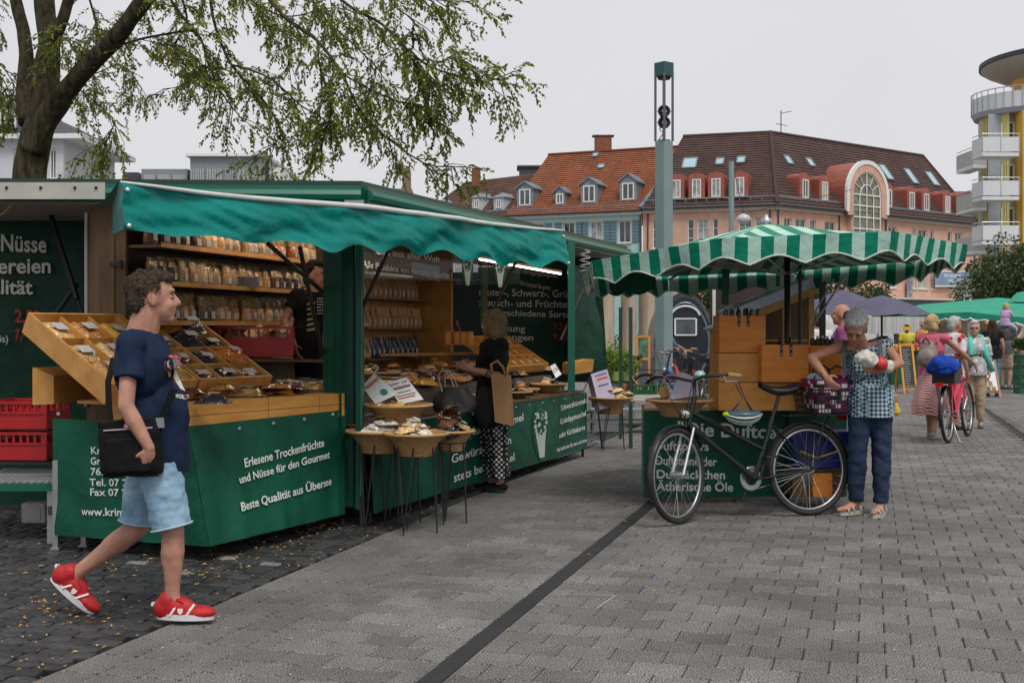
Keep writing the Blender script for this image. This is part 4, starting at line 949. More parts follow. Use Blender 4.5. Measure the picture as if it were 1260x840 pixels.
# --- goods: bag meshes
def nutmat(name,c1,c2,sc_=60,gloss=.25):
    m=bpy.data.materials.new(name); m.use_nodes=True; t=m.node_tree; b=t.nodes['Principled BSDF']; l=t.links.new
    tcn=t.nodes.new('ShaderNodeTexCoord'); v=t.nodes.new('ShaderNodeTexVoronoi'); v.inputs['Scale'].default_value=sc_; l(tcn.outputs['Object'],v.inputs['Vector'])
    r=t.nodes.new('ShaderNodeValToRGB'); r.color_ramp.elements[0].color=(*c1,1); r.color_ramp.elements[1].color=(*[k*.25 for k in c1],1); r.color_ramp.elements[1].position=1.0
    e=r.color_ramp.elements.new(.35); e.color=(*c2,1); l(v.outputs['Distance'],r.inputs['Fac'])
    oi=t.nodes.new('ShaderNodeObjectInfo'); mr=t.nodes.new('ShaderNodeMapRange'); mr.inputs['To Min'].default_value=1.0; mr.inputs['To Max'].default_value=1.9; l(oi.outputs['Random'],mr.inputs['Value'])
    sv=t.nodes.new('ShaderNodeVectorMath'); sv.operation='SCALE'; l(r.outputs[0],sv.inputs[0]); l(mr.outputs[0],sv.inputs['Scale'])
    l(sv.outputs[0],b.inputs['Base Color']); b.inputs['Roughness'].default_value=gloss; b.inputs['Coat Weight'].default_value=.6; b.inputs['Coat Roughness'].default_value=.12
    n=t.nodes.new('ShaderNodeTexNoise'); n.inputs['Scale'].default_value=28; l(tcn.outputs['Object'],n.inputs['Vector'])
    bp=t.nodes.new('ShaderNodeBump'); bp.inputs['Distance'].default_value=.012; bp.inputs['Strength'].default_value=.8; l(n.outputs['Fac'],bp.inputs['Height']); l(bp.outputs[0],b.inputs['Normal']); l(bp.outputs[0],b.inputs['Coat Normal'])
    return m
NM={'pale packets':nutmat('pale_packets',(.75,.70,.62),(.5,.45,.38),40),'amber nuts':nutmat('amber_nuts',(.62,.30,.08),(.38,.16,.04)),'cream coloured nuts':nutmat('cream_nuts',(.68,.48,.25),(.45,.28,.12)),
'orange dried fruit':nutmat('orange_fruit',(.66,.24,.04),(.42,.12,.02)),'dark brown dried fruit':nutmat('dark_fruit',(.15,.065,.035),(.08,.03,.018)),
'golden dried fruit':nutmat('gold_fruit',(.75,.45,.10),(.5,.26,.05)),'green herbs':nutmat('green_herbs',(.14,.14,.06),(.08,.07,.03),90),'black dried berries':nutmat('black_berries',(.03,.025,.03),(.015,.012,.015),80)}
clear=mat('clear_bag_top',(.62,.42,.2),.1,var=.5,scale=20,bump=.8,bscale=30,alpha=.5,spec=.8)
papb=mat('brown_paper',(.42,.22,.085),.7,var=.15,scale=12,bump=.4,bscale=25,dist=.01)
labm=mat('paper_label',(.45,.45,.42),.6,var=.15,scale=50)
def bag_mesh(h,w,d,seed):
    rs=random.Random(seed); mb=MB(); n=10
    def ring(z,a,b,p=4):
        o=[]
        for k in range(n):
            th=2*PI*(k+.5)/n; c,s_=math.cos(th),math.sin(th); q=(abs(c)**p+abs(s_)**p)**(-1/p)
            o.append((c*q*a/2*rs.uniform(.93,1.05),s_*q*b/2*rs.uniform(.88,1.08),z*rs.uniform(.98,1.02)))
        return o
    rr=[ring(0,w*.88,d*.9),ring(h*.12,w,d),ring(h*.4,w*.98,d*1.02),ring(h*.62,w*.97,d*.85)]
    vs=sum(rr,[]); fs=[(j*n+i,j*n+(i+1)%n,(j+1)*n+(i+1)%n,(j+1)*n+i) for j in range(3) for i in range(n)]+[tuple(range(n))[::-1]]
    mb.add(vs,fs)
    t=MB(); r2=[ring(h*.62,w*.97,d*.85),ring(h*.8,w*.95,d*.4),ring(h,w*1.0,d*.06)]; r2[2]=[(x+rs.uniform(-.006,.006),y+d*.1*rs.uniform(-1,1),z) for x,y,z in r2[2]]
    vs=sum(r2,[]); t.add(vs,[(j*n+i,j*n+(i+1)%n,(j+1)*n+(i+1)%n,(j+1)*n+i) for j in range(2) for i in range(n)]+[tuple(2*n+k for k in range(n))])
    l_=MB(); lw,lh=w*.42,h*.26; x0=rs.uniform(-.1,.1)*w; l_.grid(lambda u,v: Vector((x0-lw/2+lw*u,-d*.54-.002,h*.16+lh*v)),1,1)
    return mb,t,l_
PROT={}
def make_bag(kind,h=.2,w=.12,d=.07,label='',group='',name='nut_bag',cat='bag',n=3,body=None,top=None):
    key=(kind,h,w,d,name)
    if key not in PROT:
        L_=[]
        for s in range(n):
            a,b,c=bag_mesh(h,w,d,hash(kind)%97+s if 0 else len(kind)*7+s)
            L_.append((a.mesh('contents',body or NM[kind],50),b.mesh('bag_top',top or clear,50),c.mesh('label',labm)))
        PROT[key]=L_
    return random.choice(PROT[key])
def place_bag(meshes,loc,rz,label,cat,group,tilt=0,sc_=1.0,name='nut_bag',rot=None):
    t=bpy.data.objects.new(name,meshes[0]); COL.objects.link(t); t.location=loc; t.rotation_euler=(tilt,0,rz) if rot is None else rot; t.scale=(sc_,)*3
    tag(t,label,cat,group); 
    for nm,m in(('bag_top',meshes[1]),('label',meshes[2])):
        if m: link(nm,m,t)
    return t
swr=math.atan2(-.287,.958)+PI/2  # facing customer: local -Y should face (.958,-.287)
kinds=list(NM)[1:6]
third=lambda t: 'left' if t<9.7 else ('middle' if t<10.5 else 'right')
SHN=['top','second','third','lowest']
for si,z in enumerate(shz):
    t=9.03; k=0; kind=random.choice(kinds); run=random.randint(2,5)
    while t<11.6:
        if run==0: kind=random.choice(kinds+['cream coloured nuts','green herbs'][:(2 if si>1 else 1)]); run=random.randint(2,5)
        w=random.choice((.12,.13)); h=[.2,.19,.21,.17][si]
        m=make_bag(kind,h,w,.075)
        place_bag(m,sw(t,z+.002,.12+U(-.01,.03)),swr+U(-.15,.15),'clear bag of %s on the %s nut shelf, %s part'%(kind,SHN[si],third(t)),'bag','bags of %s, %s shelf, %s part'%(kind,SHN[si],third(t)),sc_=U(.92,1.08))
        if rnd()<.8: 
            place_bag(m,sw(t+.02,z+.002,.02),swr+U(-.15,.15),'clear bag of %s on the %s nut shelf, %s part'%(kind,SHN[si],third(t)),'bag','bags of %s, %s shelf, %s part'%(kind,SHN[si],third(t)),sc_=U(1.05,1.15))
        t+=w*U(.96,1.12); run-=1
# stacks of white trays/cups on second shelf
mb=MB()
for k in range(7): mb.lathe([(.03,.012*k),(.075,.02+.012*k),(.078,.022+.012*k)],(0,0,0),12,sx=1.6)
solo_=lambda *a,**k: solo(*a,**k)
bw=link('paper_tray_stack',mb.mesh('paper_tray_stack',mat('blue_white_stripe',(.4,.45,.6),.5,col2=(.7,.7,.75),scale=30)),None,sw(10.25,1.822,.2)); tag(bw,'stack of white shallow paper trays at the front of the second shelf','paper trays')
# --- paper bag shelf, at the far end of the shelf wall
mb=MB(); mb.prism([sw(14.55,.9,-.05),sw(14.55,.9,.42),sw(14.55,2.4,.42),sw(14.55,2.4,-.05)],V(.02,.1,0)); mb.prism([sw(12.7,.9,-.08),sw(14.6,.9,-.08),sw(14.6,2.4,-.08),sw(12.7,2.4,-.08)],V(.02,0,0)); part('bag_rack_side',mb,woodh,stall)
pbz=[1.82,1.50,1.17]
for z in pbz:
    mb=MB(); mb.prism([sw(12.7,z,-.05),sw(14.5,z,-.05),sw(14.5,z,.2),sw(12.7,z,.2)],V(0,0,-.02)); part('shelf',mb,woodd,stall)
for si,z in enumerate(pbz):
    t=12.8
    while t<14.35:
        blue_=si==2 and t>13.3
        kind='amber nuts' if not blue_ else 'black dried berries'
        if si==2 and t>13.0: lab=('dark tea bag on the lowest shelf of the paper bag rack','dark tea bags on the lowest shelf'); body=mat('dark_foil',(.03,.035,.06),.3,var=.3)
        else: lab=('brown paper tea bag on the %s shelf of the rack right of the green pillar'%(['top','middle','lowest'][si]),'brown paper bags on the %s rack shelf'%(['top','middle','lowest'][si])); body=papb
        m=make_bag('p'+body.name,.22,.1,.07,name='tea_bag',body=body,top=body)
        place_bag(m,sw(t,z+.002,.08),swr+U(-.2,.1),lab[0],'bag',lab[1],name='tea_bag',tilt=U(-.08,.05)); t+=U(.11,.15)
# row of bags above
t=12.8
while t<14.4:
    m=make_bag('orange dried fruit',.18,.11,.07); place_bag(m,sw(t,2.14,.05),swr,'clear orange bag on the board above the paper bag rack','bag','clear bags above the paper bag rack'); t+=.14
mb=MB(); mb.prism([sw(12.65,2.14,-.05),sw(14.5,2.14,-.05),sw(14.5,2.14,.2),sw(12.65,2.14,.2)],V(0,0,-.02)); part('shelf',mb,woodd,stall)
# --- menu boards (dark printed panels)
darkp=mat('dark_panel',(.008,.02,.014),.4,var=.3)
mA=sw(14.65,0,.35); A0=P(512,470,14.7);A1=P(588,470,15.6)
M1=surf(P(510,470,14.6),P(590,470,15.5),P(510,335,14.6),P(590,335,15.5),.004,1,9)
b1=sheetS(M1,'menu_board',darkp,stall,8,4)
surftext('Schwarz-, Grün-,',M1,(512,357),(552,362),9,b1,printw,.015); surftext('und Früchtetees',M1,(512,373),(554,375),9,b1,printw,.015); surftext('verschiedene Sorten',M1,(500,389),(546,388),9,b1,printw,.015)
surftext('g',M1,(511,403),(515,403),5,b1,printw,.015);surftext('€',M1,(538,405),(541,405),7,b1,printw,.015);surftext('g',M1,(511,416),(515,416),5,b1,printw,.015);surftext('€',M1,(538,418),(541,418),7,b1,printw,.015)
M2=surf(P(588,470,15.5),P(748,470,15.7),P(588,300,15.5),P(738,300,15.7),.004,1,11)
b2=sheetS(M2,'menu_board',green_k,stall,8,4)
surftext('Kräuter-, Schwarz-, Grün-,',M2,(581,363),(711,366),9,b2,printw,.015); surftext('Rotbusch- und Früchtetees',M2,(578,376),(719,379),9,b2,printw,.015); surftext('verschiedene Sorten',M2,(608,388),(707,391),8,b2,printw,.015)
surftext('Packung',M2,(604,407),(646,408),8,b2,printw,.015); surftext('Stangen',M2,(612,418),(656,419),8,b2,printw,.015); surftext('3,50',M2,(680,405),(699,406),8,b2,red,.015); surftext('9,50',M2,(680,417),(699,418),8,b2,red,.015)
surftext('Wir beraten Sie gerne',M2,(640,351),(677,357),6,b2,printw,.015); surftext('...und Nahrungsergänzungsmittel',M2,(632,335),(686,342),6,b2,printw,.015)
# printed glass front above ("Alle Produkte von höchster Qualität!")
M3=surf(P(446,342,12.0),P(596,345,14.6),P(446,296,12.0),P(596,315,14.6),.0,1,13)
gl_=mat('dark_clear_panel',(.02,.04,.035),.08,alpha=.35,var=.1)
b3=sheetS(M3,'printed_pane',gl_,stall,8,2)
surftext('Alle Produkte von höchster Qualität !',M3,(446,329),(556,343),9,b3,printw,.015); surftext('und aus aller Welt',M3,(462,312),(541,323),9,b3,printw,.015)
mb=MB(); mb.tube([M3(0,0,.01),M3(1,0,.01)],.008,5); part('pane_rail',mb,steel,b3)
mb=MB(); q=[onwall(x,y,V(-1.4,12.2),V(-.6,14.4)) for x,y in((507,322),(541,328),(541,347),(507,335))]; mb.add(q,[(0,1,2,3)]); part('blue_poster',mb,mat('poster_blue',(.3,.5,.6),.5,col2=(.6,.7,.75),scale=4),b3)
# oval herb emblems hanging inside
def emblem(S_,cx_,cy_,wpx,hpx,par,o=.008,full=True):
    uc,vc=uvpix(S_,cx_,cy_); ux,_=uvpix(S_,cx_+wpx/2,cy_); _,vt=uvpix(S_,cx_,cy_-hpx/2); du,dv=ux-uc,vt-vc
    def q(x,y,k=0): return S_(uc+du*x,vc+dv*y,o+k)
    e=MB(); ring=[q(math.cos(a)*(1-.28*max(0,-math.sin(a))**2*0),math.sin(a)) for a in [2*PI*k/28 for k in range(28)]]
    egg=lambda a:(math.cos(a)*(.62+.38*(math.sin(a)*.5+.5)),math.sin(a))
    e.add([q(*egg(2*PI*k/28)) for k in range(28)],[tuple(range(28))]); em=part('emblem',e,mat('emblem_green',(.02,.16,.03),.5),par)
    s_=MB(); s_.add([q(egg(2*PI*k/28)[0]*.93,egg(2*PI*k/28)[1]*.965,.002) for k in range(28)],[tuple(range(28))]); part('emblem_field',s_,green_d,em)
    w_=MB(); rs=random.Random(5)
    w_.add([q(-.25,-.9,.004),q(.22,-.9,.004),q(.35,-.35,.004),q(.55,.25,.004),q(.1,-.05,.004),q(-.1,.0,.004),q(-.6,.2,.004),q(-.42,-.35,.004)],[(0,1,2,7),(2,3,4),(7,5,6),(2,4,5,7)])
    for k in range(26):
        x,y=rs.uniform(-.6,.6),rs.uniform(-.1,.85); r=rs.uniform(.06,.13)
        if abs(x)>.3+.35*y+.2: continue
        w_.add([q(x+r*math.cos(a)*1.3,y+r*.7*math.sin(a),.005+k*1e-4) for a in [2*PI*j/7 for j in range(7)]],[tuple(range(7))])
    part('emblem_print',w_,mat('emblem_white',(.5,.55,.52),.6),em)
    g2=MB()
    for k in range(10):
        x,y=rs.uniform(-.4,.4),rs.uniform(.0,.7); g2.add([q(x-.03,y-.1,.009+k*1e-4),q(x+.03,y-.1,.009+k*1e-4),q(x+.05,y+.1,.009+k*1e-4)],[(0,1,2)])
    part('emblem_leaf',g2,mat('emblem_dark',(.03,.05,.08),.6),em)
M4=surf(P(560,350,12.5),P(640,350,12.9),P(560,300,12.5),P(640,300,12.9),0,1,1)
b4=MB(); b4.grid(lambda u,v:M4(u,v,-.004),4,2); p4=part('hanging_print',b4,gl_,stall); emblem(M4,575,333,17,40,p4); emblem(M4,615,336,17,38,p4)
mb=MB(); mb.add([M2(*uvpix(M2,x,y),.02) for x,y in((563,386),(571,386),(572,357),(564,356))],[(0,1,2,3)]); part('notice',mb,mat('notice_pink',(.55,.38,.36),.6,col2=(.4,.1,.1),scale=30),stall)
# end wall side tarp (right end) flared
mb=MB()
SE=surf(P(712,455,14.6),P(735,440,15.2),P(706,335,14.6),P(728,330,15.2),.02,3,21)
mb.grid(lambda u,v: P(700+40*u-10*v*u+ (5*math.sin(v*5)*u),452-125*v+ (0 if u<.9 else 0),14.9+.5*u),10,10); part('end_tarp',mb,green_k,stall,smooth=True)
mb=MB(); mb.grid(lambda u,v: P(722+16*u*(1-.5*v)+3*math.sin(v*7+u*2),420-95*v,15.3+.25*u),8,10); part('end_tarp_edge',mb,green_b,stall,smooth=True)
# posts
def post(px,y0,y1,Y,w,m,nm='post'):
    a,b=P(px,y0,Y),P(px,y1,Y); mb=MB(); mb.bar(a,b,w,w); part(nm,mb,m,stall)
post(703,296,482,13.1,.075,green_p); post(597,318,400,14.4,.06,mat('olive_post',(.12,.12,.03),.5)); post(593,318,400,15.0,.04,green_p)
mb=MB()
for x0,x1,Y0,Y1 in((399,408,9.35,9.3),(409,436,9.32,9.25),(437,446,9.2,9.15)):
    a,b=P(x0,0,Y0).x,P(x1,0,Y1).x; mb.box(((a+b)/2,(Y0+Y1)/2+.05,1.27),(b-a,.12,2.3),ch=.012)
pil=part('pillar',mb,green_p,stall)
SP=surf(P(398,625,9.15),P(422,632,9.05),P(398,310,9.15),P(420,310,9.05),.02,9,4); sheetS(SP,'pillar_curtain',green_d,stall,16,20)
mb=MB(); mb.tube([P(445,312,9.12),P(443,610,9.12)],.013,6); part('pillar_trim',mb,green_p,pil)
# --- awning
h0=2.0
def aw(u,z): # front rail line
    p=Vector((-2.26,6.78,z)).lerp(Vector((.405,10.13,z)),u); return p
T0,T1=P(143,222,6.78),P(690,282,10.13)
LA_=(aw(1,0)-aw(0,0)).length; an=Vector((aw(1,0)-aw(0,0))).normalized(); ann=Vector((an.y,-an.x,0))
def val(u,v):
    top=Vector(T0).lerp(T1,u); x=u*LA_
    ph=x/.43*PI
    bot=h0+.015+.028*math.cos(x*2*PI/.46+.6)+.012*math.sin(x*3.1)
    if x<1.4: bot=h0+.03+.012*math.cos(x*2*PI/.6)*(1 if x>.3 else .3)
    sag=.012*math.sin(u*PI*3)
    z=top.z-sag+(bot-top.z)*v
    fold=.045*mnoise.noise(Vector((x*1.9+v*1.7,v*1.2,3)))+.022*mnoise.noise(Vector((x*5-v*4,v*3,8)))
    crease=.012*math.sin((x*5.2+v*4.5))*(v**.7)
    return Vector((top.x,top.y,z))+ann*(.03+fold+crease*(1.0)+.05*v)
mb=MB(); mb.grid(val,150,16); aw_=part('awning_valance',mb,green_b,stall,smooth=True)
mb=MB()
for v_ in(.2,.93):
    for u_ in(.006,.994): mb.ball(val(u_,v_)+ann*.006,.014,8,5)
part('press_stud',mb,alu,aw_)
mb=MB(); n_=40
pts=[val(k/n_,0)+V(0,0,-.012)+ann*.012 for k in range(n_+1)]; mb.tube(pts,[.006+.013*math.sin(PI*min(1,k/n_*1.02))**.6 for k in range(n_+1)],8); part('awning_rail',mb,mat('white_hem',(.6,.6,.58),.5),aw_,smooth=True)
# top sheet from rail back to the roof edge
bk=[V(-3.0,8.72,2.36),V(-1.95,8.82,2.37),V(-1.0,8.95,2.37),V(-.35,10.6,2.37),V(.15,12.0,2.37)]
mb=MB(); 
def topS(u,v):
    a=val(u,0); k=u*4; i=min(3,int(k)); b=bk[i].lerp(bk[i+1],k-i); return a.lerp(b,v)+V(0,0,-.03*math.sin(PI*v))
mb.grid(topS,40,6); part('awning_top',mb,green_b,aw_,smooth=True)
mb=MB(); mb.grid(lambda u,v: val(0,v).lerp(Vector((-2.62,8.0,2.3-.2*v)),u),4,6); part('awning_side',mb,green_b,aw_,smooth=True)
# arms
for a,b in((P(369,305,8.0),P(398,440,9.2)),(P(479,305,8.9),P(446,378,9.2)),(P(638,315,10.5),P(606,385,13.0)),(P(730,330,13.3),P(690,418,13.1)),(P(330,300,7.8),P(398,360,9.3))):
    mb=MB(); mb.tube([a,b],.016,6); part('awning_arm',mb,black,stall)
# curly white spring cable at right
mb=MB(); mb.tube([P(720+math.sin(k*.9)*6,308+k*1.0,13.4+.05*math.cos(k*.9)) for k in range(28)],.009,5); part('spiral_cable',mb,mat('cable_grey',(.3,.3,.29),.5),stall)
# --- counter 1
C=V(-2.1,7.8,0);E1=V(-1.27,9.13,0);B1=V(-2.55,9.9,0);L1=V(-3.15,8.25,0)
C1b=V(-1.92,7.75,.1);E1b=V(-1.247,9.12,.1);L1b=V(-3.07,8.18,.1)
# table top
def pr(poly,z0,z1,nm,m,par=stall): mb=MB(); mb.prism([V(p.x,p.y,z0) for p in poly],V(0,0,z1-z0)); return part(nm,mb,m,par)
ctop=pr([L1+V(.25,-.12,0),C,E1,V(-1.75,10.0,0),V(-2.6,9.9,0)],.985,1.005,'counter_top',woodh)
cz=1.007
def board(a,b,z0,z1,t,nm,m,par=stall,inn=None):
    mb=MB(); d=(b-a).normalized(); n=Vector((d.y,-d.x,0)); n=n if (inn is None or n.dot(inn)>0) else -n
    mb.prism([V(a.x,a.y,z0),V(b.x,b.y,z0),V(b.x,b.y,z1),V(a.x,a.y,z1)],n*t); return part(nm,mb,m,par)
segs=[0,.48,.82,1]
for i in range(3):
    p,q=C.lerp(E1,segs[i]),C.lerp(E1,segs[i+1]-.004); board(p,q,.925,1.003,.025,'counter_board',wood,inn=V(1,-.5,0)); board(p,q,.835,.921,.025,'counter_board',wood,inn=V(1,-.5,0))
board(V(-2.62,8.03,0),C,.835,1.003,.025,'counter_board',wood,inn=V(-.3,-1,0))
# skirts
S1=surf(C1b,E1b,V(C.x+.03,C.y-.02,.86),V(E1.x+.03,E1.y,.88),.045,2.4,31)
S1L=surf(L1b,C1b,V(L1.x+.05,L1.y-.02,.88),V(C.x+.03,C.y-.02,.86),.045,2.4,31)
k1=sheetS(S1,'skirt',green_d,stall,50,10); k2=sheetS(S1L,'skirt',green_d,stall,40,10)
pw=mat('skirt_print',(.68,.72,.68),.6)
for s,a,b,h in(('Erlesene Trockenfrüchte',(299,575),(397,549),11),('und Nüsse für den Gourmet',(293,595),(404,563),10),('Beste Qualität aus Übersee',(295,629),(406,596),11)): surftext(s,S1,a,b,h,k1,pw,.02,o=.014)
for s,a,b,h in(('Krimmel',(113,558),(152,559),9),('Gr',(113,571),(125,571),9),('762',(113,584),(132,584),9),('Tel. 07 21',(112,597),(162,598),9),('Fax 07 21',(112,609),(162,610),9),('www.krimmel',(102,633),(172,635),10)): surftext(s,S1L,a,b,h,k2,pw,.015,o=.012)
mb=MB()
for x,y in((293,526),(335,520),(373,515),(408,509)):
    p=S1(*uvpix(S1,x,y),.012); mb.lathe([(0,.008),(.012,.006),(.014,0)],p,10,axis='Y')
part('eyelet',mb,steel,k1); 
mb=MB(); p=S1L(*uvpix(S1L,73,508),.012); mb.lathe([(0,.008),(.012,.006),(.014,0)],p,10,axis='Y'); part('eyelet',mb,steel,k2)
for x,y,Y in((62,679,0),(97,675,0)):
    g=G(x,y); mb=MB(); mb.bar(g+V(0,.1,.0),g+V(0,.1,.6),.035); mb.box(g+V(0,.1,.006),(.06,.06,.012)); part('leg',mb,steel,stall)
# interior darkness: dark box added in place of shade under the counter
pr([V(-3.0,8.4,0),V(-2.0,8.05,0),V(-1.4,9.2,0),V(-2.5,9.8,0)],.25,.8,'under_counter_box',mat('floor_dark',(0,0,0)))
# --- counter 2
A2=G(460,632,.1);Z2=G(722,551,.1); d2_=(Z2-A2).normalized(); n2_=Vector((-d2_.y,d2_.x,0)); n2_=n2_ if n2_.x<0 else -n2_
A2=Vector((A2.x,A2.y,0));Z2=Vector((Z2.x,Z2.y,0))
T2a=A2+n2_*.03;T2z=Z2+n2_*.03
S2=surf(V(A2.x,A2.y,.1),V(Z2.x,Z2.y,.1),V(T2a.x,T2a.y,.745),V(T2z.x,T2z.y,.745),.02,1.6,41)
k3=sheetS(S2,'skirt',green_d,stall,80,8)
for s,a,b,h in(('Pfeffer, Muskat, Kümmel',(538,548),(643,517),11),('Gewürze kaufen',(554,570),(628,545),11),('stets bei Krimmel',(557,593),(632,566),11),
  ('Schwarzkümmelöl',(689,505),(722,495),7),('Grünlippmuschel',(688,522),(720,511),7),('oder Kürbiskerne',(687,539),(719,528),7),('Hier berät man Sie gern und gerne',(684,556),(721,543),5)): surftext(s,S2,a,b,h,k3,pw,.02,o=.01)
emblem(S2,665,534,24,64,k3)
mb=MB()
for x in(580,600,618,634,651,667,681,695,708,719): 
    u_,v_=uvpix(S2,x,500); p=S2(u_,.96,.01); mb.lathe([(0,.008),(.012,.006),(.014,0)],p,8,axis='Y')
part('eyelet',mb,steel,k3)
pr([T2a,T2z,T2z+n2_*1.3,T2a+n2_*1.3],.75,.77,'counter_top',woodd)
f0,f1=T2a+n2_*.42,T2z+n2_*.42
board(f0,f1,.79,.93,.02,'riser_board',woodg); pr([f0,f1,f1+n2_*.75,f0+n2_*.75],.93,.945,'riser_top',woodg)
mb=MB(); mb.bar(V(*(f0-n2_*.02).xy,.785),V(*(f1-n2_*.02).xy,.785),.03,.02); part('riser_strip',mb,alu,stall)
# end skirt, legs, back skirt
mb=MB(); e0=V(Z2.x,Z2.y,.1); mb.grid(lambda u,v: e0+n2_*(1.2*u)+V(0,0,.64*v),4,4); part('skirt',mb,green_d,stall)
for q in(Z2+n2_*.05,A2+n2_*.1,Z2+n2_*1.1): mb=MB(); mb.bar(V(q.x,q.y,0),V(q.x,q.y,.74),.03); part('leg',mb,black,stall)
# wooden ledge along the back of counter 2 and vendor side shelf
for a,b,z in((P(446,437,13.2),P(590,432,14.2),None),):
    mb=MB(); mb.bar(V(a.x,a.y,1.2),V(b.x,b.y,1.2),.22,.03); part('ledge',mb,woodh,stall); 
    for k in range(5): q=a.lerp(b,k/4); mb=MB(); mb.bar(V(q.x,q.y+.05,.9),V(q.x,q.y+.05,1.18),.02); part('ledge_upright',mb,woodh,stall)
mb=MB(); a,b=P(300,442,10.1),P(402,444,10.3); mb.bar(a,b,.35,.02); part('inner_shelf',mb,woodd,stall)
# trays (slanted display)
aV=V(.503,.864,0); eV=V(-.74,.54,.46); O=V(-2.59,7.76,1.0)
def tray(t0,t1,nc,nr,lab,cat='display tray'):
    th=thing('display_tray',lab,cat,O+aV*t0); nrm=aV.cross(eV).normalized(); nrm=nrm if nrm.z>0 else -nrm
    Q=lambda t,s,h: O+aV*t+eV*s+nrm*h
    def bd(t0_,s0,t1_,s1,nm='plank',h0_=0,h1_=.15,th_=.018):
        mb=MB(); p=Q(t0_,s0,0);q=Q(t1_,s1,0); d=(q-p).normalized(); w=d.cross(nrm)
        mb.add([p+nrm*h0_-w*th_/2,q+nrm*h0_-w*th_/2,q+nrm*h1_-w*th_/2,p+nrm*h1_-w*th_/2,p+nrm*h0_+w*th_/2,q+nrm*h0_+w*th_/2,q+nrm*h1_+w*th_/2,p+nrm*h1_+w*th_/2],[(0,1,2,3),(7,6,5,4),(0,4,5,1),(1,5,6,2),(2,6,7,3),(3,7,4,0)])
        part(nm,mb,woodh,th)
    mb=MB(); mb.prism([Q(t0,0,0),Q(t1,0,0),Q(t1,1,0),Q(t0,1,0)],nrm*.012); part('tray_floor',mb,woodh,th)
    bd(t0,0,t0,1);bd(t1,0,t1,1);bd(t0+.01,0.01,t1-.01,0.01);bd(t0+.01,.99,t1-.01,.99)
    for i in range(1,nc): t=t0+(t1-t0)*i/nc; bd(t,.015,t,.985,'divider',.012,.135,.01)
    for j in range(1,nr): s=j/nr; bd(t0+.012,s,t1-.012,s,'divider',.012,.13,.01)
    return Q,nrm
T1_=tray(0,.74,3,3,'slanted honey wood display tray at the left end of the nut counter'); T2_=tray(.78,1.5,3,4,'slanted honey wood display tray behind the walking man, right of him')
# support box under tray 1
mb=MB(); a=P(40,500,8.35);b=P(68,500,8.3); mb.prism([P(40,498,8.3),P(66,497,8.25),P(66,462,8.25),P(40,452,8.3)],V(.15,.5,0)); part('tray_support',mb,woodh,stall)
# flat bags
def flat_mesh(l,w,h,seed):
    rs=random.Random(seed); mb=MB()
    def f(u,v):
        x=(u-.5)*l;y=(v-.5)*w; e=min(1,6*min(u,1-u))**.5*min(1,5*min(v,1-v))**.5
        c=1 if .15<u<.8 else .35
        return Vector((x,y,h*e*c*(.75+.4*mnoise.noise(Vector((x*25,y*25,seed))))+.002))
    mb.grid(f,9,6); b2=MB(); b2.grid(lambda u,v: Vector(((u-.5)*l,(v-.5)*w,.001)),1,1)
    l_=MB(); l_.grid(lambda u,v: Vector((-.12*l+l*.3*u,-.25*w+w*.5*v,h*1.12+.002)),1,1)
    return merge(mb,b2),None,l_
FP={}
def flat(kind,l=.2,w=.11,h=.03):
    k=(kind,l,w,h)
    if k not in FP:
        FP[k]=[]
        for s in range(2):
            a,b,c=flat_mesh(l,w,h,s+len(kind)); FP[k].append((a.mesh('contents',NM[kind],True),None,c.mesh('label',labm)))
    return random.choice(FP[k])
def basis(x,n): # euler from local x axis & normal
    n=n.normalized(); x=(x-n*x.dot(n)).normalized(); y=n.cross(x); return Matrix((x,y,n)).transposed().to_euler()
allk=list(NM)
RW=['lowest','second','third','top']
def filltray(Q,nrm,t0,t1,nc,nr,where,kk):
    for i in range(nc):
        for j in range(nr):
            if rnd()<.04: continue
            kind=random.choice(kk); t=t0+(t1-t0)*(i+.5)/nc; s=(j+.45)/nr
            for r_ in range(random.choice((2,2,3))):
                o=place_bag(flat(kind,.30 if nr==3 else .23,.2,.07),Q(t+U(-.02,.02),s+U(-.03,.03),+.02+r_*.05),0,'bag of %s, %s row of the %s'%(kind,RW[min(j,3) if nr>3 else j+(j>0)*0],where),'bag','flat bags of %s, row %s, %s'%(kind,j,where),name='flat_bag')
                o.rotation_euler=basis(-eV+aV*U(-.15,.15),nrm+Vector((U(-.08,.08),U(-.08,.08),0)))
filltray(*T1_,0,.74,3,3,'left display tray',['dark brown dried fruit','cream coloured nuts','golden dried fruit','amber nuts','cream coloured nuts'])
filltray(*T2_,.78,1.5,3,4,'display tray right of the man',['amber nuts','black dried berries','orange dried fruit','cream coloured nuts','dark brown dried fruit'])
def scatter(pts,where,kk,zf,l=.2,w=.12,h=.035,rzr=(0,6.3),name='flat_bag'):
    for x,y,z in pts:
        kind=random.choice(kk); o=place_bag(flat(kind,l,w,h),(x,y,z),0,'flat bag of %s %s'%(kind,where),'bag','flat bags of %s %s'%(kind,where),name=name)
        o.rotation_euler=(U(-.12,.12),U(-.12,.12),U(*rzr))
pts=[]
for i in range(30):
    t=U(.15,1.05); s=U(.12,.75); p=C.lerp(E1,t)+V(-.89,.455,0)*s
    # keep clear of the trays
    pts.append((p.x-.02,p.y,cz+.005+.02*(i%3)))
pts=[p for p in pts if (Vector((p[0],p[1],0))-V(O.x,O.y,0)).dot(V(.864,-.503,0))>.1 or (Vector((p[0],p[1],0))-V(O.x,O.y,0)).dot(aV)>1.55]
scatter(pts,'on the honey wood counter',['amber nuts','cream coloured nuts','dark brown dried fruit','orange dried fruit','black dried berries'],0,.24,.15,.045)
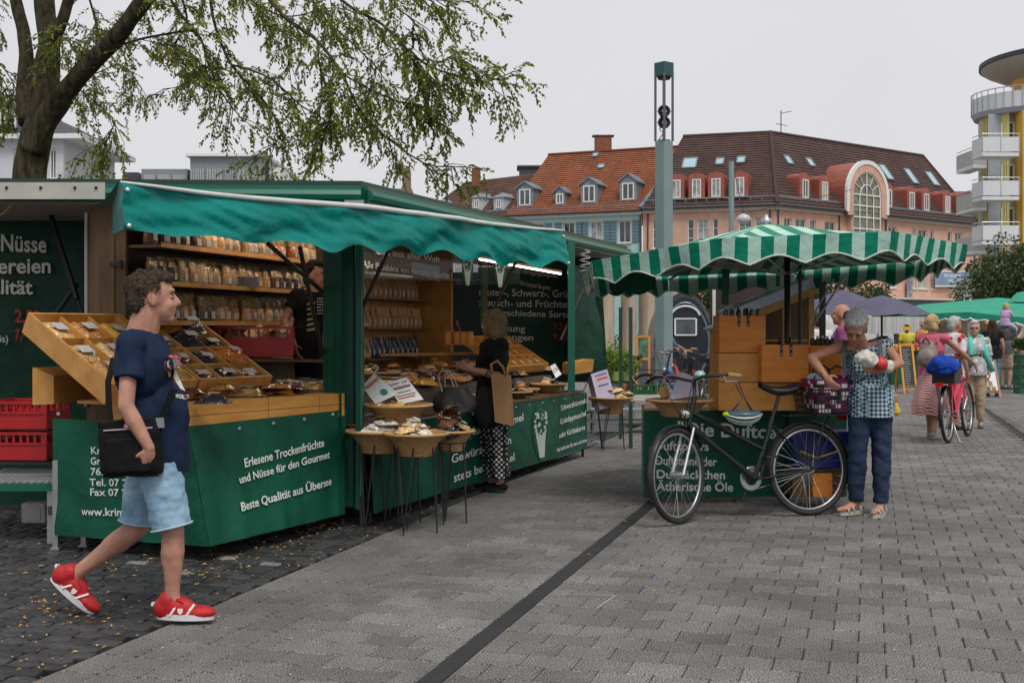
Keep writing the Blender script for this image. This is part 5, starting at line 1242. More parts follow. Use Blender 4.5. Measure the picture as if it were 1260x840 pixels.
# near hand packs on counter 1 corner
for px,py,k,l_ in((300,487,'cream coloured nuts',.34),(262,496,'black dried berries',.24),(345,478,'dark brown dried fruit',.26)):
    Y=(CH-1.01)*F/(py-405); 
    o=place_bag(flat(k,l_,.18,.06),P(px,py,Y),0,'large flat bag of %s near the corner of the honey wood counter'%k,'bag',None,name='flat_bag'); o.rotation_euler=(0,0,U(-.4,.4))
# red crate on inner shelf
redp=mat('red_crate_plastic',(.38,.012,.015),.35,var=.12,bump=.05)
def crate(name,loc,rz,sx,sy,sz,m,label,group=None,fill=None,slots=True,cat='crate'):
    t=thing(name,label,cat,loc,rz,group)
    def bx(c,s_,nm='rim'): mb=MB(); mb.box(c,s_); return mb
    w=.012; mb=MB(); mb.box((0,0,.006),(sx,sy,.012)); part('crate_floor',mb,m,t,w=False)
    for k,(c,s_) in enumerate((((0,-sy/2,sz*.36),(sx,w,sz*.62)),((0,sy/2,sz*.36),(sx,w,sz*.62)),((-sx/2,0,sz*.36),(w,sy,sz*.62)),((sx/2,0,sz*.36),(w,sy,sz*.62)))):
        mb=MB(); mb.box(c,s_); 
        if c[0]==0:
            for i in range(8): mb.box((-sx/2+sx*(i+.5)/8*1.0,c[1],sz*.8),(.018,w,sz*.3))
            for x in(-sx/2,sx/2): mb.box((x*.98,c[1]*1.01,sz*.5),(.03,.02,sz*.96))
        else:
            for i in range(4): mb.box((c[0],-sy/2+sy*(i+.5)/4,sz*.8),(w,.018,sz*.3))
        part('crate_wall',mb,m,t,w=False)
    mb=MB()
    for c,s_ in(((0,-sy/2,sz),(sx+.03,.03,.02)),((0,sy/2,sz),(sx+.03,.03,.02)),((-sx/2,0,sz),(.03,sy-.03,.02)),((sx/2,0,sz),(.03,sy-.03,.02)),((0,-sy/2-.006,sz*.62),(sx+.01,.02,.012)),((0,-sy/2-.006,.02),(sx+.01,.02,.02))): mb.box(c,s_)
    part('rim',mb,m,t,w=False)
    return t
crate('red_crate',P(308,441,10.0)+V(0,.2,.012),R(8),.62,.42,.24,redp,'red plastic crate with packets on the inner shelf beside the vendor')
for i in range(6):
    o=place_bag(flat('cream coloured nuts',.2,.13,.04),P(275+i*14,410,10.2)+V(0,U(-.05,.1),0),0,'clear packet sticking out of the red crate beside the vendor','bag','clear packets in the red crate beside the vendor',name='flat_bag'); o.rotation_euler=(U(.2,1),U(-.4,.4),U(0,6))
# crates lower left, grating, box
gz=.42
gr=thing('grating_step','perforated metal step with green frame left of the nut counter','step',(P(30,0,8.6).x,8.6,0))
mb=MB(); x0,x1=P(-60,0,8.4).x,P(66,0,8.4).x
for k in range(14): mb.box((x0+(x1-x0)*(k+.5)/14,8.85,gz-.01),(.03,.8,.02))
for k in range(10): mb.box(((x0+x1)/2,8.5+.75*k/9,gz),(x1-x0,.02,.014))
part('grating',mb,steel,gr); mb=MB(); mb.box(((x0+x1)/2,8.42,gz-.03),(x1-x0,.03,.05)); part('frame',mb,green_p,gr)
mb=MB(); mb.bar(V(x1-.03,8.45,0),V(x1-.03,8.45,gz-.05),.05); part('leg',mb,steel,gr)
mb=MB(); mb.box(P(45,630,8.9),(.18,.12,.15),ch=.01); mb.box(P(45,630,8.9)+V(0,-.062,0),(.1,.01,.09)); solo('junction_box',mb,greym,'small grey junction box under the metal step','junction box')
mb=MB(); a=P(30,573,9.0); mb.box((P(25,0,9.0).x,9.1,.505),(.6,.44,.02)); solo('crate_board',mb,black,'black board carrying the two red crates above the metal step','board')
for i,z in enumerate((.52,.745)):
    crate('red_crate',V(P(26,0,8.95).x,9.1,z),R(-2),.42,.4,.2,redp,['lower','upper'][i]+' red plastic crate of the stack at the left edge')
# ---------------- wicker baskets & hairpin stands
wick=mat('wicker',(.24,.12,.04),.6,col2=(.50,.30,.13),scale=40,bump=.9,bscale=90,dist=.006,stretch=(1,1,2.5))
wickd=mat('dark_wicker',(.10,.055,.025),.6,col2=(.22,.13,.06),scale=40,bump=.9,bscale=90,dist=.006)
def basket(loc,r,h,label,group=None,m=None,sx=1,sy=1,rz=0,weave=True):
    m=m or wick; t=thing('wicker_basket',label,'basket',loc,rz,group); mb=MB()
    prof=[(0,-h),(r*.5,-h),(r*.54,-h*.98),(r*.62,-h*.6),(r*.78,-h*.25),(r*1.0,-.004),(r*.98,.004),(r*.76,-h*.22),(r*.58,-h*.58),(r*.5,-h*.9),(0,-h*.9)]
    mb.lathe(prof,(0,0,0),36,sx=sx,sy=sy)
    mb.v=[tuple(Vector(v)*(1+.012*math.sin(18*math.atan2(v[1],v[0])+v[2]*200))) for v in mb.v]
    part('bowl',mb,m,t,w=False,smooth=40)
    mb=MB(); mb.tube([V(r*sx*math.cos(a),r*sy*math.sin(a),0)+V(0,0,.004*math.sin(a*24)) for a in [2*PI*k/48 for k in range(48)]],.011,6,closed=True); part('rim',mb,mat('wicker_rim',(.45,.27,.11),.6,bump=.5,bscale=60),t,w=False,smooth=True); return t
def stand(c,r,h,label,group='black hairpin basket stands',legs=None):
    t=thing('basket_stand',label,'stand',c,0,group); mb=MB(); mb.tube([V(r*math.cos(2*PI*k/28),r*math.sin(2*PI*k/28),h) for k in range(28)],.006,6,closed=True); part('ring',mb,black,t,w=False)
    for k in range(3):
        a=PI/2+.5+k*2*PI/3; mb=MB(); q=V(r*1.05*math.cos(a),r*1.05*math.sin(a),0)
        u=[V(r*math.cos(a+s*.5),r*math.sin(a+s*.5),h) for s in(-1,1)]
        mb.tube([u[0],q+V(0,0,.02)+(u[0]-q)*.03,q+V(0,0,.004),q+V(0,0,.02)+(u[1]-q)*.03,u[1]],.006,6); part('leg',mb,black,t,w=False)
bl=[(465,530,9.05,.235,'left wicker basket with clear packets on a black stand'),(512,533,8.85,.235,'middle wicker basket heaped with clear packets, nearest of the stands'),(490,498,9.35,.26,'raised wicker basket holding the two white price cards'),(556,530,9.3,.17,'wicker basket piled with striped sachets right of the middle one')]
bz=[]
for px,py,Y,r,lab in bl:
    p=P(px,py,Y); bz.append(p); basket(p,r,.16 if r>.2 else .15,lab); stand(V(p.x,p.y,0),r*.62,p.z-.085,'black wire stand under the '+lab[:lab.index('basket')+6]+' '+{465:'at far left',512:'nearest the camera',490:'with price cards',556:'with sachets'}[px])
for bi,(p,kk,n_,wh) in enumerate(((bz[0],['pale packets'],8,'left'),(bz[1],['pale packets','pale packets','cream coloured nuts'],10,'middle'),(bz[2],['orange dried fruit','golden dried fruit'],4,'raised'),(bz[3],['black dried berries','cream coloured nuts','dark brown dried fruit'],12,'sachet'))):
    for i in range(n_):
        a=U(0,6.3); r=U(0,.1); kind=random.choice(kk); zz=-.05+.02*i if bi==3 else -.05+.012*i
        o=place_bag(flat(kind,.2,.11,.04),p+V(r*math.cos(a),r*math.sin(a),zz),0,'clear packet of %s in the %s basket'%(kind,wh),'bag','clear packets of %s in the %s basket'%(kind,wh),name='flat_bag'); o.rotation_euler=(U(-.4,.4),U(-.4,.4),a)
def card(pts,th,name,lab,texts,m=None,frame=None):
    # pts: BL,BR,TR,TL world
    t=thing(name,lab,'sign',pts[0]); n=(pts[1]-pts[0]).cross(pts[3]-pts[0]).normalized(); n=n if n.y<0 else -n
    mb=MB(); mb.prism(pts,-n*th); part('card',mb,m or white,t)
    S=lambda u,v,o=0: pts[0].lerp(pts[1],u).lerp(pts[3].lerp(pts[2],u),v)+n*(o)
    for s,u0,u1,v,h,mm in texts:
        tx=text_mb(s,1,(0,0,0),(1,0,0),(0,0,1),bold=.015,thick=0); w=max(p[0] for p in tx.v); o=MB(); o.add([S(u0+(u1-u0)*p[0]/w,v+p[2]/.72*h,.002) for p in tx.v],tx.f); part('lettering',o,mm,t)
    return t,S
blu=mat('navy_print',(.04,.08,.25),.6); dgr=mat('grey_print',(.15,.15,.15),.6)
Yc_=9.3
_t,_S=card([P(462,497,Yc_),P(490,484,Yc_),P(461,459,Yc_+.1),P(445,475,Yc_+.1)],.01,'price_card','white card with red heading and teal globe leaning in the raised basket',[('Neuheiten!',.05,.95,.74,.18,red)])
mb=MB(); mb.add([_S(.62+.14*math.cos(a)*1.1,.28+.13*math.sin(a),.003) for a in [2*PI*k/20 for k in range(20)]],[tuple(range(20))]); part('globe_print',mb,mat('teal_print',(.03,.2,.25),.6),_t)
card([P(492,497,Yc_+.05),P(521,491,Yc_+.05),P(500,464,Yc_+.15),P(475,471,Yc_+.15)],.01,'price_card','white card with blue and red lines, right card in the raised basket',[('Spinat- und',.05,.9,.82,.1,blu),('Rote Bete-Pulver',.05,.95,.66,.1,red),('———',.05,.9,.5,.4,blu),('———',.08,.8,.36,.3,dgr),('———',.08,.9,.22,.3,dgr),('———',.08,.8,.08,.4,red)])
# far basket stand near right end
p=P(750,489,14.9); basket(p,.27,.2,'wicker basket with lilac box on the stand beyond the right end of the stall'); stand(V(p.x,p.y,0),.17,p.z-.1,'black wire stand beyond the right end of the green stall')
card([P(738,503,14.7),P(760,500,14.75),P(747,454,14.9),P(727,460,14.85)],.2,'price_box','pale lilac box with printed lines standing in the far wicker basket',[('———',.2,.9,.8,.3,blu),('———',.25,.9,.66,.4,red),('———',.25,.85,.52,.3,blu)],mat('lilac_card',(.42,.38,.48),.6))
for i in range(7):
    o=place_bag(flat('cream coloured nuts',.22,.14,.05),p+V(.08+U(-.1,.15),U(-.12,.12),-.05+.02*i),0,'pale clear packet in the far wicker basket beyond the stall','bag','pale packets in the far wicker basket',name='flat_bag'); o.rotation_euler=(U(-.4,.4),U(-.4,.4),U(0,6))
# goods on counter 2
def c2(t,s,z): q=T2a.lerp(T2z,t)+n2_*s; return (q.x,q.y,z)
L2=(T2z-T2a).length
def wh2(t): return 'on the lower half of the spice counter' if 0 else ''
pts=[c2(U(.0,1),.45+U(0,.65),.95+U(0,.07)) for i in range(105)]
scatter([p for p in pts if p[1]<11.2],'on the upper spice tier left of the woman',['golden dried fruit','amber nuts','cream coloured nuts','golden dried fruit'],0,.34,.2,.06)
scatter([p for p in pts if p[1]>=11.2],'on the upper spice tier right of the woman',['dark brown dried fruit','black dried berries','cream coloured nuts','amber nuts','orange dried fruit'],0,.27,.16,.055)
# second denser layer, back side
pts=[c2(U(.25,1.0),.75+U(0,.4),1.02+U(0,.1)) for i in range(34)]
scatter(pts,'heaped at the back of the spice counter',['amber nuts','cream coloured nuts','dark brown dried fruit','golden dried fruit'],0,.22,.13,.045)
for i,(t,s,r,lab) in enumerate(((.66,.2,.2,'dark wicker tray basket on the lower counter right of the woman in black'),(.87,.2,.2,'wicker basket with a white card at the right end of the lower counter'),(.76,.28,.17,'flat wicker basket middle of the three right on the lower counter'),(.50,.15,.17,'wicker basket close to the brown paper carrier on the lower counter'),(.18,.22,.2,'wicker basket behind the raised one at the left of the lower counter'),(.28,.75,.24,'long wicker basket of nuts on the upper tier left'))):
    c=Vector(c2(t,s,.87 if i==1 else (.84 if i<5 else 1.1))); basket(c,r,.1,lab,m=wickd if i in(0,2) else wick)
    for k in range(5):
        kind=random.choice(['cream coloured nuts','black dried berries','amber nuts']) ; o=place_bag(flat(kind,.18,.1,.035),c+V(U(-.08,.08),U(-.08,.08),-.04+.018*k),0,'packet of %s in the %s'%(kind,' '.join(lab.split()[:7])),'bag','packets of %s in the %s'%(kind,lab[:40]),name='flat_bag'); o.rotation_euler=(U(-.3,.3),U(-.3,.3),U(0,6))
card([P(684,465,12.9),P(691,460,12.95),P(683,447,13),P(677,450,13)],.006,'price_card','small white price card standing in the basket at the right end of the counter',[('2,90',.1,.9,.4,.3,dgr)])
mb=MB(); q=[P(x,y,13.6) for x,y in((704,461),(729,457),(731,442),(705,447))]; mb.prism(q,V(-.1,.35,0)); wt=solo('wooden_tray',mb,woodh,'honey wood tray at the far right end of the spice counter','tray',base=q[0])
# slanted tray on the spice counter
O3=V(*c2(.62,.52,.98)[:3]); aS=d2_*1; 
def tray3(Oc,av,ev,L_,nc,nr,lab):
    th=thing('display_tray',lab,'display tray',Oc); nrm=av.cross(ev).normalized(); nrm=nrm if nrm.z>0 else -nrm
    Q=lambda t,s,h: Oc+av*t+ev*s+nrm*h
    def bd(a,b,nm='plank'): mb=MB(); mb.bar(Q(*a,.05),Q(*b,.05),.014,.1,up=nrm); part(nm,mb,wood,th)
    mb=MB(); mb.prism([Q(0,0,0),Q(L_,0,0),Q(L_,1,0),Q(0,1,0)],nrm*.012); part('tray_floor',mb,wood,th)
    bd((0,0),(0,1));bd((L_,0),(L_,1));bd((0,0),(L_,0));bd((0,1),(L_,1))
    for i in range(1,nc): bd((L_*i/nc,0),(L_*i/nc,1),'divider')
    for j in range(1,nr): bd((0,j/nr),(L_,j/nr),'divider')
    for i in range(nc):
        for j in range(nr):
            if rnd()<.25: continue
            kind=random.choice(['amber nuts','black dried berries','cream coloured nuts']); o=place_bag(flat(kind,.2,.12,.04),Q(L_*(i+.5)/nc,(j+.5)/nr,.03),0,'flat bag of %s in the %s'%(kind,' '.join(lab.split()[:7])),'bag','flat bags of %s in the %s'%(kind,lab[:45]),name='flat_bag'); o.rotation_euler=basis(ev,nrm)
tray3(V(*c2(.74,.44,1.0)),d2_*1.0,n2_*.5+V(0,0,.32),1.25,5,3,'slanted orange wood tray right of the woman in black')
# tins
tinm=mat('tin_label',(.5,.32,.04),.35,col2=(.45,.04,.02),scale=45)
for i,x in enumerate((551,562,570,577)):
    c=P(x,424,12.6); mb=MB(); mb.lathe([(0,0),(.045,0),(.045,.13),(.04,.135),(0,.135)],c,16); t=solo('spice_tin',mb,tinm,'yellow and red spice tin standing at the back of the spice counter','tin','yellow and red spice tins',base=c)
mb=MB(); 
for x in(560,568): mb.tube([P(x,412,12.6),P(x-6,396,12.6)],.006,5); mb.ball(P(x-6,396,12.6),.012,6,4)
solo('red_sticks',mb,red,'two thin sticks with red tips standing in a tin','sticks')
# handbag lying on the counter 2 edge
bagm=mat('black_leather',(.012,.012,.012),.5,bump=.4,bscale=40,dist=.004)
hb=thing('handbag','black handbag with pale chain handles resting on the counter left of the woman in black','bag',P(560,505,9.95))
mb=MB(); cc=P(559,490,9.95)
def hbf(u,v):
    th=2*PI*u; z=v; w=(.15+.05*math.sin(PI*min(1,z*1.15)))*(1-.25*z); return cc+V(math.cos(th)*w,math.sin(th)*.07*(1-.5*z),-.11+.2*z)+V(*(mnoise.noise_vector(Vector((math.cos(th)*2,math.sin(th)*2,z*3)))*.012))
mb.grid(hbf,28,10); mb.add([hbf(k/28,0) for k in range(28)],[tuple(range(28))[::-1]]); mb.add([hbf(k/28,1) for k in range(28)],[tuple(range(28))]); part('body',mb,bagm,hb,smooth=50)
for s in(-1,1): mb=MB(); mb.tube([P(546+s*2,482,9.95+s*.03),P(543+s*4,462,9.95),P(548+s*3,454,9.95),P(557+s*2,466,9.95),P(563+s*2,482,9.95+s*.03)],.007,6); part('handle',mb,mat('handle_tan',(.35,.28,.2),.5),hb)
# ---------------- striped parasol stall
str_d=clothmat('stripe_green',(.0,.20,.12),.5,6,.6); str_l=clothmat('stripe_pale',(.42,.62,.54),.5,6,.6)
cc=V(2.16,10.45,0); RO_=1.62
par_=thing('striped_parasol','green and pale mint striped market parasol with scalloped white edged valance','parasol',V(2.34,10.45,0))
def hz(x,y): return 2.07-.05*(y-8.9)  # valance top height tilts to the back
ang0=PI/8
corn=[Vector((cc.x+RO_*1.0*math.cos(ang0+k*PI/4),cc.y+RO_*math.sin(ang0+k*PI/4),0)) for k in range(8)]
for c in corn: c.z=hz(c.x,c.y)+.13+.042*(c.x-cc.x)-.07*abs(c.x-cc.x)/1.8
apex=V(2.18,10.45,2.38)
ng,nl=MB(),MB(); hem=[]; pans=[]
for k in range(8):
    a,b=corn[k],corn[(k+1)%8]; L_=(b-a).length; ns=round(L_/.105); e=(b-a)/L_
    ns=ns if ns%2==1 else ns+1
    out=((a+b)/2-apex); out.z=0; out.normalize()
    # stripes perpendicular to the edge, clipped to the triangle apex-a-b
    ta=(apex-a).dot(e)
    def surf_pt(s,q): # s along edge, q 0 edge ..1 toward apex line
        # point on triangle: lines perpendicular to edge
        lim=(s/ta) if s<ta else (L_-s)/(L_-ta)
        base=a+e*s; inner=(apex-(a+e*ta)); t=lim*q
        p=base+inner*t; w=1-abs(2*s/L_-1)
        return p+V(0,0,.0-.05*math.sin(PI*min(1,t*1.2))*(.4+.6*w)*(1-t))
    for i in range(ns):
        mbx=(ng,nl)[(i+k)%2]; s0,s1=L_*i/ns,L_*(i+1)/ns
        segs_=[s0]+([ta] if s0<ta<s1 else [])+[s1]
        for s_a,s_b in zip(segs_,segs_[1:]):
            mbx.grid(lambda u,v: surf_pt(s_a+(s_b-s_a)*u,v),2,8)
        # valance
        def vl(u,v):
            s=s0+(s1-s0)*u; p=a+e*s; x=s/L_; n=4
            sc_=.5+.5*math.cos(2*PI*(x*3.0)); sc_=sc_**.6
            dep=.205-.065*sc_
            fl=.012*math.sin(s*9+k)*v
            return p+out*(.02+fl-.03*v)+V(0,0,-dep*v)
        mbx.grid(vl,5,5)
    hem.append([ (lambda s:(a+e*s+out*(-.01+.012*math.sin(s*9+k))+V(0,0,-(.205-.065*(.5+.5*math.cos(2*PI*(s/L_*3.0)))**.6))))(L_*j/30) for j in range(31)])
cg=part('canopy',ng,str_d,par_,smooth=50); part('canopy_pale_stripe',nl,str_l,par_,smooth=50)
mb=MB()
for h in hem: mb.tube(h,.007,5)
part('valance_hem',mb,mat('hem_grey_white',(.55,.55,.5),.6),cg,smooth=True)
px=V(2.36,10.45,0)
mb=MB(); mb.tube([px,px+V(0,0,2.33)],.026,10); part('pole',mb,mat('pole_dark',(.03,.03,.03),.4,metal=.5),par_,smooth=True)
mb=MB(); mb.tube([px+V(.11,0,0.8),px+V(.11,0,2.2)],.015,8); part('pole_side',mb,black,par_)
for k in range(8):
    c=corn[k]; mb=MB(); mb.tube([apex+V(0,0,-.03),c+V(0,0,-.03)],.012,6); r_=part('rib',mb,steel,par_)
    mb=MB(); mb.tube([px+V(0,0,1.95),apex.lerp(c,.6)+V(0,0,-.04)],.009,6); part('strut',mb,steel,r_)
mb=MB(); mb.lathe([(0,.0),(.05,.01),(.045,.05),(.02,.07),(.015,.09),(0,.095)],apex+V(0,0,-.01),12); part('finial',mb,steel,par_,smooth=True)
mb=MB(); 
# solid green drape at far left corner
mb.grid(lambda u,v: P(750+56*u+2*math.sin(u*9),330+32*v-3*u+3*math.sin(u*12)*v,11.3),12,4); part('green_drape',mb,green_d,par_,smooth=True)
mb=MB(); mb.grid(lambda u,v: P(889+9*u-1.5*v,331+44*v,10.3+.1*u),3,6); part('rolled_side',mb,green_d,par_,smooth=True)
mb=MB()
for k in range(9): c=corn[7].lerp(corn[0],.2+.8*k/8); mb.grid(lambda u,v: c+V(.02*u,.02,-.13-.09*v*(1-abs(u-.5))),2,2)
# --- table
dt=thing('scent_table','table with dark green printed cloth under the striped parasol','table',(1.2,9.7,0))
Y0=(1.43)*F/(612-405); X0=(792-630)*Y0/F; X1=(1046-630)*Y0/F
S5=surf(V(X0,Y0,.05),V(X1,Y0+.1,.05),V(X0,Y0,.79),V(X1,Y0+.1,.79),.008,1.5,51)
k5=sheetS(S5,'table_cloth',green_d,dt,40,8); 
mb=MB(); mb.grid(lambda u,v:V(X0-.02*u+.15*u,Y0+1.05*u,.05+.74*v),3,3); part('cloth_side',mb,green_d,dt)
pr([V(X0,Y0-.01,0),V(X1,Y0+.09,0),V(X1+.1,Y0+1.0,0),V(X0+.13,Y0+1.0,0)],.792,.812,'table_top',woodh,dt)
surftext('"Die Duftoase',S5,(833,535),(978,540),17,k5,pw,.02,o=.006)
for s,a,b in(('Duftsprays',(804,553),(872,554)),('Duftsteine der',(806,571),(882,573)),('Duftsäckchen',(807,588),(892,589)),('Ätherische Öle',(808,603),(902,604))): surftext(s,S5,a,b,11,k5,pw,.02,o=.006)
mb=MB(); mb.lathe([(0,.01),(.014,.008),(.016,0)],S5(*uvpix(S5,811,511),.004),10,axis='Y'); part('eyelet',mb,steel,k5)
mb=MB(); 
for x in(X0+.1,X1-.1): 
    for y in(Y0+.08,Y0+.9): mb.bar(V(x,y+.05,0),V(x,y+.05,.79),.04)
# legs as parts
for x in(X0+.1,X1-.1):
    for y in(Y0+.12,Y0+.9): m=MB(); m.bar(V(x,y,0),V(x,y,.79),.04); part('leg',m,steel,dt)
# wooden cases (each a thing)
def woodbox(x0,y0,x1,y1,Y,dep,label,name='wooden_case',m=None,straps=0,sy=0):
    a=P(x0,y1,Y);b=P(x1,y0,Y); m=m or cwood; th=thing(name,label,'case',a); mb=MB(); t=.015
    w,h=b.x-a.x,b.z-a.z
    for c,s_ in(((w/2,0,h/2),(w,t,h)),((w/2,dep,h/2),(w,t,h)),((t/2,dep/2,h/2),(t,dep-t,h)),((w-t/2,dep/2,h/2),(t,dep-t,h)),((w/2,dep/2,t/2),(w-2*t,dep-t,t))):
        m_=MB(); m_.box(c,s_,ch=.003); part('plank',m_,m,th,w=False)
    for s in range(straps):
        m_=MB(); x=w*(.42+.2*s); m_.bar((x,-.012,h+.02),(x,-.012,h-.09),.02,.006,up=(0,1,0)); m_.tube([(x,-.014,h),(x,.03,h+.06),(x,.1,h)],.008,5); st=part('strap',m_,black,th,w=False)
        m_=MB(); 
        for zz in(-.03,-.075): m_.ball((x,-.018,h+zz),.008,6,4)
        part('stud',m_,steel,st,w=False)
    return th
Yb=9.95
cwood=mat('case_wood',(.52,.135,.010),.5,col2=(.72,.26,.03),scale=5,bump=.15,bscale=30,stretch=(.35,.35,3),dist=.004)
woodbox(885,388,942,434,Yb+.08,.3,'orange wooden case with two black straps, topmost left of the stack',straps=2)
woodbox(937,424,995,470,Yb-.06,.3,'orange wooden case with two black straps, right and lower one',straps=2)
big=mat('plywood',(.48,.19,.03),.5,col2=(.66,.31,.06),scale=3,bump=.1,bscale=20,stretch=(1,1,3))
woodbox(884,434.6,936.5,470,Yb+.06,.35,'large plain plywood case under the top left strapped case',m=big)
woodbox(884,470.6,1004,505,Yb+.02,.5,'wide low plywood box on the scent table beneath the strapped cases',m=big)
woodbox(996,425,1035,470,Yb+.15,.3,'orange wooden case behind the strapped case on the right, half hidden')
# little bottles on top of cases
btl=mat('dark_glass_bottle',(.03,.018,.012),.1); bcap=mat('bottle_cap',(.5,.5,.48),.4)
def bottle(p,h,label,group,m=btl):
    t=thing('scent_bottle',label,'bottle',p,0,group); r=h*.27
    mb=MB(); mb.lathe([(0,0),(r,0),(r,h*.6),(r*.45,h*.75),(r*.45,h*.82)],(0,0,0),10); part('glass',mb,m,t,w=False,smooth=40); mb=MB(); mb.lathe([(0,h*.8),(r*.55,h*.8),(r*.55,h),(0,h)],(0,0,0),8); part('cap',mb,bcap,t,w=False)
for i in range(6): bottle(P(893+i*8,388,Yb+.2+.05*(i%3)),.07,'small dark scent bottle on top of the topmost strapped case','scent bottles on the topmost case')
for i in range(5): bottle(P(1000+i*6,425,Yb+.25),.08,'small scent bottle on the right-hand case','scent bottles on the right-hand case')
# slanted wooden display roof
sdm=mat('silver_sheet',(.42,.48,.58),.35,metal=.3,var=.15)
sh=thing('slanted_display','wooden display hut with slanted pale metal lid behind the orange cases','display',P(920,500,10.9)); yw=mat('yellow_wood',(.55,.33,.10),.5,var=.15,scale=5,stretch=(1,1,3))
a,b=P(905,392,10.9),P(1003,352,10.9); n=(b-a).cross(V(0,1,0)).normalized(); n=n if n.z>0 else -n
mb=MB(); mb.prism([a,b,b+V(0,.75,0),a+V(0,.75,0)],n*.085); part('lid',mb,sdm,sh)
mb=MB(); mb.prism([a-n*.07,b-n*.07,b-n*.004,a-n*.004],V(0,.03,0)); mb.prism([a-n*.07+V(0,.7,0),b-n*.07+V(0,.7,0),b-n*.004+V(0,.7,0),a-n*.004+V(0,.7,0)],V(0,.03,0)); part('lid_frame',mb,yw,sh)
for x,y0 in((966,375),(910,398),(998,360)): mb=MB(); mb.bar(P(x,y0,10.95),P(x,505,10.95),.05,.04); part('upright',mb,yw,sh)
for y in(420,445,470): mb=MB(); mb.prism([P(908,y,10.95),P(998,y,10.95),P(998,y,10.95)+V(0,.5,0),P(908,y,10.95)+V(0,.5,0)],V(0,0,.015)); part('shelf',mb,yw,sh)
mb=MB(); mb.prism([P(905,505,11.5),P(1002,505,11.5),P(1002,356,11.5),P(905,394,11.5)],V(0,.02,0)); part('back_panel',mb,woodd,sh)
# second smaller slanted roof left
mb=MB(); a,b=P(874,407,10.6),P(888,400,10.6); mb.prism([a,b,b+V(0,.4,0),a+V(0,.4,0)],V(0,0,.02)); lft=thing('small_display','narrow wooden display with pale metal lid left of the orange cases','display',P(880,505,10.6)); part('lid',mb,sdm,lft)
mb=MB(); mb.prism([P(880,505,10.62),P(887,505,10.62),P(887,403,10.62),P(880,406,10.62)],V(0,.3,0)); part('side',mb,yw,lft)
# black boards & bottles beyond
mb=MB(); mb.box(P(1012,385,10.7),(.05,.03,.55)); mb.box(P(1012,430,10.7),(.03,.02,.3)); solo('black_board',mb,black,'narrow black upright board right of the parasol pole','board')
mb=MB(); mb.tube([P(999,402,10.4),P(1040,340,10.3)],.01,6); mb.tube([P(996,396,10.5),P(1026,343,10.5)],.008,6); solo('parasol_brace',mb,steel,'pair of thin steel braces running up under the striped parasol','brace')
# dark brown panel behind
mb=MB(); a=P(880,398,12.6);b=P(962,343,12.6); mb.box(((a.x+b.x)/2,12.8,b.z/2),(b.x-a.x,.3,b.z)); solo('brown_screen',mb,mat('brown_screen',(.035,.022,.018),.6),'dark brown screen panel behind the orange cases under the parasol','screen')
for x,Y in((878.5,12.3),(962,11.8)): mb=MB(); mb.bar(P(x,330,Y),V(P(x,0,Y).x,Y,0),.03); solo('white_post',mb,white,'thin white upright post beside the brown screen, '+('left' if x<900 else 'right')+' one','post')
# basket with paper on table
p=P(836,492,9.85); basket(p,.24,.13,'wicker basket with a lilac card at the left end of the scent table',m=wick,sx=1.1)
t_,_s=card([P(822,492,9.75),P(860,486,9.85),P(858,465,9.95),P(838,457,9.95)],.006,'lilac_card','blank lilac card leaning in the basket on the scent table',[],mat('lilac_card',(0,0,0)))
mb=MB(); rs=random.Random(4)
for k in range(16): 
    c=P(812+rs.uniform(0,14),483+rs.uniform(-5,4),9.85); mb.ball(c,(rs.uniform(.015,.035),.02,rs.uniform(.01,.025)),6,4,rot=Matrix.Rotation(rs.uniform(0,3),3,'Y'))
solo('dried_pods',mb,papb,'heap of dried brown pods at the left of the lilac card basket','dried pods').__setitem__('kind','stuff')
mb=MB(); mb.lathe([(0,0),(.035,.0),(.035,.13),(.012,.15),(.012,.17),(0,.17)],P(846,503,10.1),12)
# wooden box under table right & blue crate (between wheel)
woodbox(1000,582,1024,611,9.95,.3,'small orange wooden box on the ground behind the bicycle rear wheel')
bluep=mat('blue_plastic',(.008,.02,.2),.4)
mb=MB(); a=P(978,575,10.0);b=P(1040,532,10.0)
t=thing('blue_crate','blue plastic crate behind the spokes of the rear bicycle wheel','crate',V((a.x+b.x)/2,10.1,a.z)); 
mb.prism([V(a.x,9.97,a.z),V(b.x,9.97,a.z),V(b.x+.02,9.95,b.z),V(a.x-.03,9.95,b.z)],V(0,.3,0)); part('body',mb,bluep,t); mb=MB(); mb.box(((a.x+b.x)/2,10.1,b.z),((b.x-a.x)+.08,.34,.03)); part('rim',mb,bluep,t); mb=MB(); mb.tube([P(985,555,9.93),P(1005,563,9.93),P(1030,555,9.93)],.008,5); part('handle',mb,mat('yellow_plastic',(.6,.45,.02),.4),t)
woodbox(975,576,1040,611,10.05,.3,'low brown wooden chest carrying the blue crate',m=woodd)
